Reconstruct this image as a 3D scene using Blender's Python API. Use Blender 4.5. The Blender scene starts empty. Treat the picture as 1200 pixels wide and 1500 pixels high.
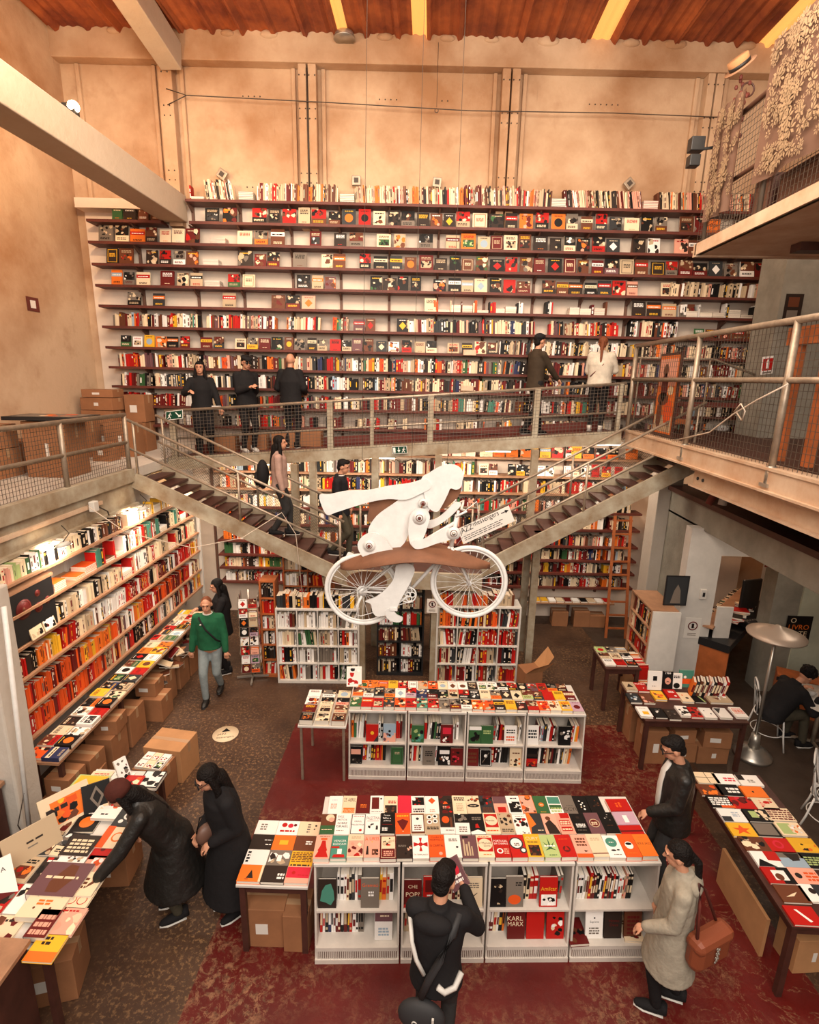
import bpy, math, random
from mathutils import Matrix, Vector
R_ = random.Random(7)
scene = bpy.context.scene
COL = scene.collection
PI = math.pi
# ---------------- camera (image taken as 1200x1500) ----------------
CAMH, FPX = 5.0, 785.0
def _n(v): return v.normalized()
_d = _n(Vector((32, 195, -FPX)))
_nd = _n(Vector((-65, -3150, -FPX)))
_nd = _n(_nd - _d * _nd.dot(_d))
_up = -_nd
_x = _d.cross(_up)
RW = Matrix((_x, _d, _up))            # rows: world axes seen in camera space
cam = bpy.data.cameras.new('camera'); camo = bpy.data.objects.new('camera', cam); COL.objects.link(camo)
cam.sensor_fit = 'HORIZONTAL'; cam.sensor_width = 36; cam.lens = FPX / 1200 * 36; cam.clip_end = 200
camo.matrix_world = Matrix.Translation((0, 0, CAMH)) @ RW.to_4x4()
scene.camera = camo
def ray(px, py): return RW @ Vector((px - 600, 750 - py, -FPX))
def atz(px, py, z): r = ray(px, py); t = (z - CAMH) / r.z; return Vector((r.x * t, r.y * t, z))
def aty(px, py, y): r = ray(px, py); t = y / r.y; return Vector((r.x * t, y, r.z * t + CAMH))
def atx(px, py, x): r = ray(px, py); t = x / r.x; return Vector((x, r.y * t, r.z * t + CAMH))
# ---------------- view, world, lights ----------------
vs = scene.view_settings
vs.view_transform = 'Standard'; vs.look = 'None'; vs.gamma = 1; vs.use_curve_mapping = False
vs.exposure = 0.40
w = bpy.data.worlds.new('world'); scene.world = w; w.use_nodes = True
w.node_tree.nodes['Background'].inputs[0].default_value = (1.0, .84, .70, 1)
w.node_tree.nodes['Background'].inputs[1].default_value = 0.24
def light(name, typ, loc, energy, color, size=1, size_y=None, target=None, rad=.1, angle=None):
    l = bpy.data.lights.new(name, typ); l.energy = energy; l.color = color
    o = bpy.data.objects.new(name, l); COL.objects.link(o); o.location = loc
    if typ == 'AREA':
        l.shape = 'RECTANGLE'; l.size = size; l.size_y = size_y or size
    else: l.shadow_soft_size = rad
    if angle: l.spot_size = angle; l.spot_blend = .8
    if target is not None:
        o.rotation_euler = (Vector(target) - Vector(loc)).to_track_quat('-Z', 'Y').to_euler()
    return o
WARM = (1, .70, .44); SOFT = (1, .82, .64)
light('roof_daylight', 'AREA', (0, 5.2, 10.2), 400, (1, .80, .60), 9, 7, (0, 5.3, 0))
light('front_fill', 'AREA', (0.5, -1.5, 7.5), 660, (1, .88, .77), 7, 4, (0, 6, 1.2))  # unseen fill lamp behind the camera, added to brighten the lower floor
light('wall_wash', 'AREA', (0, 5.6, 8.6), 330, SOFT, 9, 1.2, (0, 10.8, 5.6))  # unseen area lamp added to brighten the back wall shelves
# ---------------- colours ----------------
def lin(c): return tuple(((v / 255) / 12.92 if v / 255 <= .04045 else ((v / 255 + .055) / 1.055) ** 2.4) for v in c)
RGB = dict(k=(17, 15, 15), w=(236, 232, 226), c=(226, 205, 172), r=(178, 26, 20), d=(98, 24, 22), o=(222, 112, 38), y=(226, 172, 44),
           g=(52, 92, 54), t=(70, 130, 112), b=(44, 50, 84), l=(150, 170, 186), p=(222, 160, 138), n=(100, 56, 36), s=(116, 106, 96),
           a=(186, 164, 134), m=(104, 70, 74), u=(180, 150, 166), e=(166, 184, 120), f=(44, 33, 28), x=(200, 40, 60), z=(48, 50, 52), q=(218, 84, 30))
NAMES = dict(k='black', w='white', c='cream', r='red', d='dark red', o='orange', y='yellow', g='green', t='teal', b='navy blue', l='pale blue',
             p='peach', n='brown', s='grey', a='tan', m='plum brown', u='lilac', e='light green', f='dark brown', x='crimson', z='slate grey', q='red-orange')
LC = {k: lin(v) for k, v in RGB.items()}
def C_(c, j=0):
    v = LC[c] if isinstance(c, str) else c
    if j: f = 1 + R_.uniform(-j, j); v = tuple(max(0, min(1, a * f)) for a in v)
    return v
# ---------------- materials ----------------
def mat(name, col=None, rough=.6, metal=0, noise=0, nscale=6, bump=0, bscale=40, attr=False, emit=None, estr=1, c2=None, spec=.5):
    m = bpy.data.materials.new(name); m.use_nodes = True
    nt = m.node_tree; b = nt.nodes['Principled BSDF']
    b.inputs['Roughness'].default_value = rough; b.inputs['Metallic'].default_value = metal
    b.inputs['Specular IOR Level'].default_value = spec
    tc = nt.nodes.new('ShaderNodeTexCoord')
    src = None
    if attr:
        a = nt.nodes.new('ShaderNodeVertexColor'); a.layer_name = 'Col'; src = a.outputs[0]
        nt.links.new(src, b.inputs['Base Color'])
    elif col is not None:
        b.inputs['Base Color'].default_value = (*col, 1)
        if noise:
            n = nt.nodes.new('ShaderNodeTexNoise'); n.inputs['Scale'].default_value = nscale; n.inputs['Detail'].default_value = 6
            n.inputs['Roughness'].default_value = .65
            nt.links.new(tc.outputs['Object'], n.inputs['Vector'])
            r = nt.nodes.new('ShaderNodeValToRGB')
            r.color_ramp.elements[0].position = .35; r.color_ramp.elements[1].position = .68
            lo = c2 or tuple(v * (1 - noise) for v in col)
            r.color_ramp.elements[0].color = (*lo, 1); r.color_ramp.elements[1].color = (*col, 1)
            nt.links.new(n.outputs[0], r.inputs[0]); nt.links.new(r.outputs[0], b.inputs['Base Color'])
    if bump:
        n2 = nt.nodes.new('ShaderNodeTexNoise'); n2.inputs['Scale'].default_value = bscale; n2.inputs['Detail'].default_value = 5
        nt.links.new(tc.outputs['Object'], n2.inputs['Vector'])
        bp = nt.nodes.new('ShaderNodeBump'); bp.inputs['Strength'].default_value = bump; bp.inputs['Distance'].default_value = .02
        nt.links.new(n2.outputs[0], bp.inputs['Height']); nt.links.new(bp.outputs[0], b.inputs['Normal'])
    if emit:
        b.inputs['Emission Color'].default_value = (*emit, 1); b.inputs['Emission Strength'].default_value = estr
    return m
def plaster(name, base, stain, dark, sc=.35):
    m = bpy.data.materials.new(name); m.use_nodes = True; nt = m.node_tree; b = nt.nodes['Principled BSDF']
    b.inputs['Roughness'].default_value = .9; b.inputs['Specular IOR Level'].default_value = .2
    tc = nt.nodes.new('ShaderNodeTexCoord')
    def noise(s, d=8, r=.6, vec=None):
        n = nt.nodes.new('ShaderNodeTexNoise'); n.inputs['Scale'].default_value = s; n.inputs['Detail'].default_value = d; n.inputs['Roughness'].default_value = r
        nt.links.new(vec or tc.outputs['Object'], n.inputs['Vector']); return n.outputs[0]
    def ramp(f, a, c, ca, cc):
        r = nt.nodes.new('ShaderNodeValToRGB'); r.color_ramp.elements[0].position = a; r.color_ramp.elements[1].position = c
        r.color_ramp.elements[0].color = ca; r.color_ramp.elements[1].color = cc; nt.links.new(f, r.inputs[0]); return r.outputs[0]
    def mix(f, a, c):
        x = nt.nodes.new('ShaderNodeMix'); x.data_type = 'RGBA'; nt.links.new(f, x.inputs['Factor'])
        for s, v in ((x.inputs['A'], a), (x.inputs['B'], c)):
            if isinstance(v, tuple): s.default_value = (*v, 1)
            else: nt.links.new(v, s)
        return x.outputs['Result']
    K, W_ = (0, 0, 0, 1), (1, 1, 1, 1)
    c = mix(ramp(noise(sc), .40, .62, K, W_), base, stain)
    c = mix(ramp(noise(2.2), .56, .78, K, (.6, .6, .6, 1)), c, stain)
    mp = nt.nodes.new('ShaderNodeMapping'); mp.inputs['Scale'].default_value = (5, 5, .5); nt.links.new(tc.outputs['Object'], mp.inputs[0])
    c = mix(ramp(noise(1.5, 5, .7, mp.outputs[0]), .66, .84, K, (.7, .7, .7, 1)), c, dark)
    nt.links.new(c, b.inputs['Base Color'])
    bp = nt.nodes.new('ShaderNodeBump'); bp.inputs['Strength'].default_value = .35; bp.inputs['Distance'].default_value = .02
    nt.links.new(noise(14), bp.inputs['Height']); nt.links.new(bp.outputs[0], b.inputs['Normal'])
    return m
M = {}
M['print'] = mat('printed_card', attr=True, rough=.5, spec=.25)
M['paint'] = mat('painted_surface', attr=True, rough=.7)
M['wall'] = plaster('old_plaster', (.60, .425, .28), (.34, .18, .09), (.12, .06, .03))
M['beam'] = plaster('pale_beam_plaster', (.47, .375, .28), (.38, .28, .19), (.24, .16, .1))
M['wall_low'] = plaster('pale_plaster', (.62, .58, .52), (.5, .44, .37), (.3, .22, .16))
M['wall_shelf'] = mat('whitewashed_wall', (.84, .70, .57), .85, noise=.15, nscale=1.5)
M['teal_wall'] = mat('greenish_wall', (.50, .53, .42), .8, noise=.2, nscale=3)
M['grey_beam'] = mat('grey_concrete', (.30, .28, .23), .85, noise=.3, nscale=2.5, bump=.3, bscale=14)
M['steel_green'] = mat('painted_steel_greygreen', (.42, .38, .29), .6, noise=.35, nscale=3, c2=(.24, .17, .10))
M['steel_cream'] = mat('cream_painted_steel', (.66, .51, .37), .6, noise=.5, nscale=2.2, c2=(.50, .31, .19))
M['rail'] = mat('galvanised_tube', (.45, .36, .27), .42, .5, noise=.35, nscale=9)
M['wire'] = mat('dark_wire', (.11, .085, .065), .5, .4)
M['shelfwood'] = mat('red_brown_shelf', (.13, .026, .015), .6, noise=.3, nscale=5)
M['shelfpale'] = mat('pale_pine_shelf', (.42, .22, .12), .6, noise=.3, nscale=5)
M['bracket'] = mat('shelf_upright', (.15, .07, .045), .6)
M['darkwood'] = mat('dark_wood', (.075, .024, .016), .5, noise=.4, nscale=6)
M['orangewood'] = mat('orange_wood', (.48, .13, .035), .5, noise=.35, nscale=5)
M['oxide'] = mat('oxide_red_deck', (.15, .026, .016), .65, noise=.4, nscale=4)
M['white'] = mat('white_lacquer', (.66, .63, .58), .5, noise=.12, nscale=5)
M['beigeunit'] = mat('ivory_display_unit', (.68, .62, .55), .5, noise=.15, nscale=5)
M['rust_leather'] = mat('rust_leather', (.22, .055, .022), .5)
M['card'] = mat('cardboard', (.34, .145, .06), .8, noise=.22, nscale=3)
M['cardlt'] = mat('pale_cardboard', (.52, .26, .11), .8, noise=.2, nscale=3)
M['tape'] = mat('packing_tape', (.40, .24, .13), .3)
M['paper'] = mat('paper', (.72, .68, .62), .8)
M['skin'] = mat('skin', (.52, .25, .15), .55, bump=.05, bscale=60)
M['black_cloth'] = mat('black_cloth', (.010, .009, .010), .85, bump=.6, bscale=9, spec=.25)
M['leather'] = mat('black_leather', (.009, .008, .007), .48, bump=.9, bscale=10)
M['hair'] = mat('dark_hair', (.006, .004, .0035), .6, bump=.8, bscale=60, spec=.2)
M['blackmetal'] = mat('black_metal', (.012, .012, .013), .45)
M['bikewhite'] = mat('white_paint', (.74, .73, .70), .45, noise=.12, nscale=12)
M['kraft'] = mat('brown_kraft_board', (.21, .085, .04), .75, noise=.3, nscale=5)
M['roof'] = mat('rusty_roof', (.46, .12, .030), .7, noise=.55, nscale=1.3, c2=(.16, .028, .010))
M['skylight'] = mat('amber_roof_panel', (.6, .3, .08), .5, emit=(1, .42, .10), estr=.75)
M['bulb'] = mat('lit_bulb', (1, .9, .7), .5, emit=(1, .72, .42), estr=26)
M['strip'] = mat('lit_strip', (1, .9, .7), .5, emit=(1, .78, .5), estr=7)
M['chrome'] = mat('brushed_metal', (.45, .42, .37), .35, .8)
M['lampshade'] = mat('enamel_shade', (.42, .33, .26), .4, .2)
M['cable'] = mat('thin_cable', (.05, .035, .025), .6)
M['whitecable'] = mat('pale_rope', (.6, .5, .4), .7)
# ---------------- mesh builder ----------------
TMP = bpy.data.scenes.new('tmp')
class MB:
    def __init__(s): s.v = []; s.f = []; s.c = []; s.sm = []
    def add(s, vs_, fs, col=(.5, .5, .5), T=None, sm=False):
        o = len(s.v)
        s.v += [tuple(T @ Vector(p)) for p in vs_] if T is not None else [tuple(p) for p in vs_]
        for f in fs: s.f.append([i + o for i in f])
        s.c += [col] * len(fs); s.sm += [sm] * len(fs)
        return s
    def box(s, a, b, col=(.5, .5, .5), T=None):
        x0, y0, z0 = a; x1, y1, z1 = b
        return s.add([(x0, y0, z0), (x1, y0, z0), (x1, y1, z0), (x0, y1, z0), (x0, y0, z1), (x1, y0, z1), (x1, y1, z1), (x0, y1, z1)],
                     [(0, 3, 2, 1), (4, 5, 6, 7), (0, 1, 5, 4), (1, 2, 6, 5), (2, 3, 7, 6), (3, 0, 4, 7)], col, T)
    def bar(s, p, q, w, h=None, col=(.5, .5, .5), T=None, up=(0, 0, 1)):   # rectangular bar from p to q
        p, q = Vector(p), Vector(q); d = (q - p); L = d.length; d.normalize(); h = h or w
        u = Vector(up)
        if abs(d.dot(u)) > .98: u = Vector((0, 1, 0))
        sx = d.cross(u).normalized(); uz = sx.cross(d)
        A = Matrix((sx, d, uz)).transposed().to_4x4(); A.translation = p
        return s.box((-w / 2, 0, -h / 2), (w / 2, L, h / 2), col, (T @ A) if T is not None else A)
    def tube(s, p, q, r0, r1=None, n=8, col=(.5, .5, .5), T=None, caps=True):
        r1 = r0 if r1 is None else r1
        return s.loft([(p, r0, r0), (q, r1, r1)], n, col, T, caps)
    def loft(s, rings, n=12, col=(.5, .5, .5), T=None, caps=True, side=None):
        # rings: (centre, ra, rb); orientation from path; side = preferred ra axis
        P = [Vector(r[0]) for r in rings]; vs_ = []
        for i, (c, ra, rb) in enumerate(rings):
            d = (P[min(i + 1, len(P) - 1)] - P[max(i - 1, 0)])
            d = d.normalized() if d.length > 1e-9 else Vector((0, 0, 1))
            u = Vector(side) if side else (Vector((0, 0, 1)) if abs(d.z) < .9 else Vector((1, 0, 0)))
            u = (u - d * u.dot(d))
            u = u.normalized() if u.length > 1e-6 else Vector((1, 0, 0))
            v = d.cross(u)
            for k in range(n):
                a = 2 * PI * k / n
                vs_.append(P[i] + u * (ra * math.cos(a)) + v * (rb * math.sin(a)))
        fs = []
        for i in range(len(P) - 1):
            for k in range(n):
                fs.append((i * n + k, i * n + (k + 1) % n, (i + 1) * n + (k + 1) % n, (i + 1) * n + k))
        if caps: fs += [tuple(range(n - 1, -1, -1)), tuple((len(P) - 1) * n + k for k in range(n))]
        return s.add(vs_, fs, col, T, True)
    def path(s, pts, r, n=6, col=(.5, .5, .5), T=None, closed=False):
        pts = [Vector(p) for p in pts]
        if closed: pts = pts + [pts[0]]
        return s.loft([(p, r, r) for p in pts], n, col, T, not closed)
    def ell(s, c, r, col=(.5, .5, .5), T=None, nu=14, nv=9, A=None):
        c = Vector(c); vs_ = []
        for j in range(nv + 1):
            t = PI * j / nv
            for i in range(nu):
                a = 2 * PI * i / nu
                p = Vector((r[0] * math.sin(t) * math.cos(a), r[1] * math.sin(t) * math.sin(a), -r[2] * math.cos(t)))
                if A is not None: p = A @ p
                vs_.append(c + p)
        fs = [(j * nu + i, j * nu + (i + 1) % nu, (j + 1) * nu + (i + 1) % nu, (j + 1) * nu + i) for j in range(nv) for i in range(nu)]
        return s.add(vs_, fs, col, T, True)
    def cap(s, p, q, r0, r1=None, col=(.5, .5, .5), T=None, n=10, asp=1, side=None):
        r1 = r0 if r1 is None else r1; p, q = Vector(p), Vector(q); d = (q - p)
        d = d.normalized() if d.length > 1e-9 else Vector((0, 0, 1))
        R = []
        for t in (-88, -60, -30, 0): a = math.radians(t); R.append((p + d * r0 * math.sin(a), r0 * math.cos(a), r0 * math.cos(a) * asp))
        for t in (0, 30, 60, 88): a = math.radians(t); R.append((q + d * r1 * math.sin(a), r1 * math.cos(a), r1 * math.cos(a) * asp))
        return s.loft(R, n, col, T, True, side)
    def prism(s, pts, th, col=(.5, .5, .5), T=None):    # 2D outline (x,z) -> plate of thickness th in y
        n = len(pts)
        vs_ = [(x, -th / 2, z) for x, z in pts] + [(x, th / 2, z) for x, z in pts]
        fs = [tuple(range(n)), tuple(range(2 * n - 1, n - 1, -1))] + [(i, (i + 1) % n + 0, (i + 1) % n + n, i + n)[::-1] for i in range(n)]
        return s.add(vs_, fs, col, T)
    def disc(s, c, r, th, axis='y', n=24, col=(.5, .5, .5), T=None):
        a = {'x': (1, 0, 0), 'y': (0, 1, 0), 'z': (0, 0, 1)}[axis]; a = Vector(a); c = Vector(c)
        return s.loft([(c - a * th / 2, r, r), (c + a * th / 2, r, r)], n, col, T)
    def ring(s, c, r, rt, axis='y', n=32, m=6, col=(.5, .5, .5), T=None):
        c = Vector(c); vs_ = []
        for i in range(n):
            a = 2 * PI * i / n; e = {'y': Vector((math.cos(a), 0, math.sin(a))), 'z': Vector((math.cos(a), math.sin(a), 0)), 'x': Vector((0, math.cos(a), math.sin(a)))}[axis]
            ax = {'y': Vector((0, 1, 0)), 'z': Vector((0, 0, 1)), 'x': Vector((1, 0, 0))}[axis]
            for k in range(m):
                b = 2 * PI * k / m; vs_.append(c + e * (r + rt * math.cos(b)) + ax * rt * math.sin(b))
        fs = [(i * m + k, i * m + (k + 1) % m, ((i + 1) % n) * m + (k + 1) % m, ((i + 1) % n) * m + k) for i in range(n) for k in range(m)]
        return s.add(vs_, fs, col, T, True)
    def mesh(s, name, material=None, colors=True):
        me = bpy.data.meshes.new(name); me.from_pydata(s.v, [], s.f)
        if colors:
            ca = me.color_attributes.new('Col', 'FLOAT_COLOR', 'CORNER'); buf = []
            for f, c in zip(s.f, s.c): buf += [c[0], c[1], c[2], 1.0] * len(f)
            ca.data.foreach_set('color', buf)
        if any(s.sm): me.polygons.foreach_set('use_smooth', s.sm)
        if material: me.materials.append(material)
        me.update(); return me
    def build(s, name, material, parent=None, Tm=None, bevel=0, colors=None):
        me = s.mesh(name, material, colors if colors is not None else material in (M['print'], M['paint']))
        o = bpy.data.objects.new(name, me); COL.objects.link(o)
        if parent: o.parent = parent
        if Tm is not None: o.matrix_world = Tm if not parent else parent.matrix_world.inverted() @ Tm
        if bevel:
            b = o.modifiers.new('bevel', 'BEVEL'); b.width = bevel; b.segments = 2; b.limit_method = 'ANGLE'
        return o
def tag(o, label=None, cat=None, group=None, kind=None):
    if label: o['label'] = label
    if cat: o['category'] = cat
    if group: o['group'] = group
    if kind: o['kind'] = kind
    return o
def thing(name, label, cat, Tm=None, group=None):
    o = bpy.data.objects.new(name, None); COL.objects.link(o); o.empty_display_size = .1
    if Tm is not None: o.matrix_world = Tm
    return tag(o, label, cat, group)
def part(mb, name, m, par, bevel=0):      # part whose mesh is in the parent's local frame
    return mb.build(name, m, par, bevel=bevel)
def struct(mb, name, m, **k): return tag(mb.build(name, m, **k), kind='structure')
def TR(x=0, y=0, z=0, rz=0, rx=0, ry=0): return Matrix.Translation((x, y, z)) @ Matrix.Rotation(rz, 4, 'Z') @ Matrix.Rotation(rx, 4, 'X') @ Matrix.Rotation(ry, 4, 'Y')
_tx = {}
def text_geo(t):
    if t not in _tx:
        cu = bpy.data.curves.new('t', 'FONT'); cu.body = t; cu.size = 1; cu.resolution_u = 2; cu.align_x = 'LEFT'
        o = bpy.data.objects.new('t', cu); TMP.collection.objects.link(o); TMP.view_layers[0].update()
        dg = TMP.view_layers[0].depsgraph; me = o.evaluated_get(dg).to_mesh()
        v = [tuple(p.co) for p in me.vertices]; f = [tuple(p.vertices) for p in me.polygons]
        xs = [p[0] for p in v] or [0]; x0, x1 = min(xs), max(xs); ys = [p[1] for p in v] or [0]; y0, y1 = min(ys), max(ys)
        v = [((p[0] - x0), (p[1] - y0), 0) for p in v]
        _tx[t] = (v, f, x1 - x0, max(y1 - y0, .01)); bpy.data.objects.remove(o)
    return _tx[t]
def put_text(mb, t, x, y, h, col, T=None, z=0, maxw=None, centre=True, wide=None):
    v, f, W_, H_ = text_geo(t); sy = h / H_; sx = sy
    if wide: sx = wide / W_
    elif maxw and W_ * sx > maxw: sx = maxw / W_
    ox = x - W_ * sx / 2 if centre else x
    mb.add([(ox + p[0] * sx, y + p[1] * sy, z) for p in v], f, col, T)
def remesh(mb, vox, name, smooth=3):
    me = mb.mesh('r', None, False); o = bpy.data.objects.new('r', me); TMP.collection.objects.link(o)
    m = o.modifiers.new('a', 'REMESH'); m.mode = 'VOXEL'; m.voxel_size = vox; m.use_smooth_shade = True
    s = o.modifiers.new('b', 'SMOOTH'); s.iterations = smooth; s.factor = .5
    TMP.view_layers[0].update(); dg = TMP.view_layers[0].depsgraph
    me2 = bpy.data.meshes.new_from_object(o.evaluated_get(dg)); me2.name = name
    bpy.data.objects.remove(o); bpy.data.meshes.remove(me)
    me2.polygons.foreach_set('use_smooth', [True] * len(me2.polygons))
    return me2
def meshobj(me, name, material, parent, T=None):
    me.materials.clear(); me.materials.append(material)
    o = bpy.data.objects.new(name, me); COL.objects.link(o); o.parent = parent
    if T is not None: o.matrix_local = T
    return o
SK = .04                                   # the back wall stands about 2.3 degrees off square
WALL = TR(0, 10.81, 0, math.atan(SK))      # local x along the wall, -y into the room
# ================= THE ROOM =================
def floor_material():
    m = bpy.data.materials.new('worn_painted_concrete'); m.use_nodes = True; nt = m.node_tree; b = nt.nodes['Principled BSDF']
    L = nt.links.new; N = nt.nodes.new
    tc = N('ShaderNodeTexCoord'); O = tc.outputs['Object']
    def noise(s, d=8, r=.65, v=O, dist=0):
        n = N('ShaderNodeTexNoise'); n.inputs['Scale'].default_value = s; n.inputs['Detail'].default_value = d
        n.inputs['Roughness'].default_value = r; n.inputs['Distortion'].default_value = dist; L(v, n.inputs['Vector']); return n.outputs[0]
    def ramp(f, a, c, lo=0, hi=1):
        r = N('ShaderNodeMapRange'); r.inputs[1].default_value = a; r.inputs[2].default_value = c; r.inputs[3].default_value = lo; r.inputs[4].default_value = hi; L(f, r.inputs[0]); return r.outputs[0]
    def mth(op, a, c=None):
        x = N('ShaderNodeMath'); x.operation = op
        for i, v in enumerate((a, c)):
            if v is None: continue
            if isinstance(v, (int, float)): x.inputs[i].default_value = v
            else: L(v, x.inputs[i])
        return x.outputs[0]
    def mix(f, a, c):
        x = N('ShaderNodeMix'); x.data_type = 'RGBA'; L(f, x.inputs['Factor'])
        for s, v in ((x.inputs['A'], a), (x.inputs['B'], c)):
            if isinstance(v, tuple): s.default_value = (*v, 1)
            else: L(v, s)
        return x.outputs['Result']
    sep = N('ShaderNodeSeparateXYZ'); L(O, sep.inputs[0]); X, Y = sep.outputs[0], sep.outputs[1]
    # concrete
    c = mix(ramp(noise(.9), .38, .62), (.042, .021, .013), (.085, .045, .026))
    c = mix(mth('MULTIPLY', ramp(noise(26, 4, .7), .52, .62, 0, .8), ramp(noise(.6, 3, .5), .40, .60, .15, 1)), c, (.27, .15, .07))
    # the darker tiled strip to the right
    dk = mth('MULTIPLY', mth('GREATER_THAN', mth('ADD', X, mth('MULTIPLY', Y, .10)), 4.35), 1.0)
    c = mix(dk, c, mix(ramp(noise(3), .3, .7), (.040, .026, .019), (.062, .042, .030)))
    # red paint
    jit = mth('MULTIPLY', mth('SUBTRACT', noise(7, 6, .7), .5), .05)
    Yj = mth('ADD', Y, jit); Xj = mth('ADD', X, jit)
    inY = mth('LESS_THAN', mth('SUBTRACT', Yj, mth('MULTIPLY', X, .058)), 7.0)
    inL = mth('GREATER_THAN', Xj, -1.86); inR = mth('LESS_THAN', mth('ADD', Xj, mth('MULTIPLY', Y, .05)), 3.62)
    red = mth('MULTIPLY', mth('MULTIPLY', inY, inL), inR)
    wearA = ramp(noise(11, 10, .8, dist=.5), .485, .54)
    region = mth('MAXIMUM', ramp(noise(.75, 3, .5), .47, .62), mth('MULTIPLY', ramp(Y, 3.4, 3.0, 0, 1), ramp(X, -.9, .0, 0, 1)))
    mus = noise(1.6, 6, .6, dist=2.0)
    vein = mth('MULTIPLY', ramp(mth('ABSOLUTE', mth('SUBTRACT', mus, .5)), .0, .012, 1, 0), ramp(X, 1.6, 2.6, 0, 1))
    wear = mth('MAXIMUM', mth('MULTIPLY', wearA, region), mth('MULTIPLY', vein, .7))
    rc = mix(ramp(noise(1.7), .3, .7), (.070, .005, .004), (.118, .008, .006))
    rc = mix(mth('MULTIPLY', wear, .8), rc, mix(ramp(noise(20, 5, .7), .4, .6), (.10, .05, .028), (.30, .15, .08)))
    c = mix(red, c, rc)
    L(c, b.inputs['Base Color'])
    L(ramp(noise(5), .3, .7, .32, .62), b.inputs['Roughness']); b.inputs['Specular IOR Level'].default_value = .35
    bp = N('ShaderNodeBump'); bp.inputs['Strength'].default_value = .25; bp.inputs['Distance'].default_value = .01
    L(noise(30, 5, .7), bp.inputs['Height']); L(bp.outputs[0], b.inputs['Normal'])
    return m
mb = MB().box((-7.2, -1.5, -.15), (8.5, 11.8, 0)); struct(mb, 'floor', floor_material())
# back wall: upper plaster with recessed bays, beams and pilasters
mb = MB().box((-7.4, .10, -.1), (8.4, .40, 11.2)); struct(mb, 'wall_back', M['wall'], Tm=WALL)
mb = MB().box((-6.45, .075, 0), (6.75, .12, 8.0)); struct(mb, 'wall_back_shelving', M['wall_shelf'], Tm=WALL)
mb = MB().box((-7.0, -.13, 10.17), (8.2, .1, 10.62)); struct(mb, 'trim_1', M['wall'], Tm=WALL, bevel=.012)
n = 2
for xs in ((-4.84, -4.60), (-2.44, -2.30), (-2.27, -2.13), (1.07, 1.21), (1.24, 1.38), (4.60, 4.72), (4.75, 4.88)):
    mb = MB().box((xs[0], -.10, 7.6), (xs[1], .1, 10.17)); struct(mb, 'trim_%d' % n, M['wall'], Tm=WALL, bevel=.01); n += 1
for x0, x1 in ((-6.3, -4.95), (-4.5, -2.53), (-2.04, .98), (1.47, 4.5), (4.97, 7.3)):   # frame of each wall bay
    mb = MB()
    mb.box((x0 - .02, .03, 8.0), (x0 + .05, .1, 10.16)); mb.box((x1 - .05, .03, 8.0), (x1 + .02, .1, 10.16))
    struct(mb, 'trim_%d' % n, M['wall'], Tm=WALL, bevel=.012); n += 1
mb = MB().box((-6.95, -1.5, 3.3), (-6.6, 11.2, 11.2)); struct(mb, 'wall_left_upper', M['wall'])
mb = MB().box((-4.95, -1.5, 0), (-4.82, 10.65, 3.3)); struct(mb, 'wall_left', M['wall_low'])
mb = MB().box((7.9, -1.5, 0), (8.1, 11.2, 11.2)); struct(mb, 'wall_right', M['wall'])
# roof of corrugated sheet with amber translucent sheets
def corr(x0, x1, mname, name, kind):
    mb = MB(); xs = []; x = x0
    while x < x1 - 1e-6: xs.append(x); x += .031
    xs.append(x1)
    def z(x, y):
        t = ((x + 20) % .52) / .52
        zz = .07 if t < .13 else (.07 * (1 - (t - .13) / .05) if t < .18 else (0 if t < .95 else .07 * (t - .95) / .05))
        return 10.60 - zz + .012 * math.sin(x * 40) + (10.9 - y) * .012
    ys = (11.1, 8, 4, 0, -1.5)
    vs_ = [(x, y, z(x, y)) for y in ys for x in xs]; m_ = len(xs)
    mb.add(vs_, [(j * m_ + i, (j + 1) * m_ + i, (j + 1) * m_ + i + 1, j * m_ + i + 1) for j in range(len(ys) - 1) for i in range(m_ - 1)])
    o = mb.build(name, M[mname]); tag(o, kind=kind); return o
edges = [-7.0, -1.72, -1.56, -.48, -.24, 2.52, 2.84, 5.35, 5.72, 8.1]
for i in range(len(edges) - 1):
    corr(edges[i], edges[i + 1], 'skylight' if i % 2 else 'roof', 'ceiling' if i % 2 == 0 else 'window_%d' % (i // 2 + 1), 'structure')
# concrete tie beam and rafter that meet the column at the shelves
mb = MB().box((-4.95, -1.5, 7.66), (-4.5, 10.55, 8.10)); struct(mb, 'trim_30', M['beam'], bevel=.015)
mb = MB(); mb.bar((-4.56, 10.5, 10.2), (-4.62, 0, 11.7), .36, .42); struct(mb, 'trim_31', M['beam'], bevel=.015)
mb = MB().box((-6.45, -.22, 7.84), (-4.93, .1, 8.0)); struct(mb, 'trim_32', M['wall_shelf'], Tm=WALL)
# mortar lumps and shells where wall and roof meet
for x, r, k in ((-1.42, .12, 's'), (-2.9, .1, 'n'), (-.95, .09, 'n'), (.0, .1, 's'), (.75, .09, 'c'), (1.75, .13, 's'), (3.1, .12, 'n'), (3.9, .15, 's'), (5.1, .12, 'n'), (-5.5, .1, 'n')):
    pass
mb = MB()
for x, r in ((-2.9, .12), (-3.6, .09), (-.95, .11), (.1, .1), (.85, .1), (1.8, .15), (3.2, .12), (3.95, .15), (5.15, .13), (-5.5, .1)):
    mb.ell((x, -.12, 10.56), (r * 1.3, .06, r * .55))
tag(mb.build('mortar_filling', M['wall'], Tm=WALL), 'lumpy mortar filling between wall top and corrugated roof', 'mortar', kind='stuff')
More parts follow.
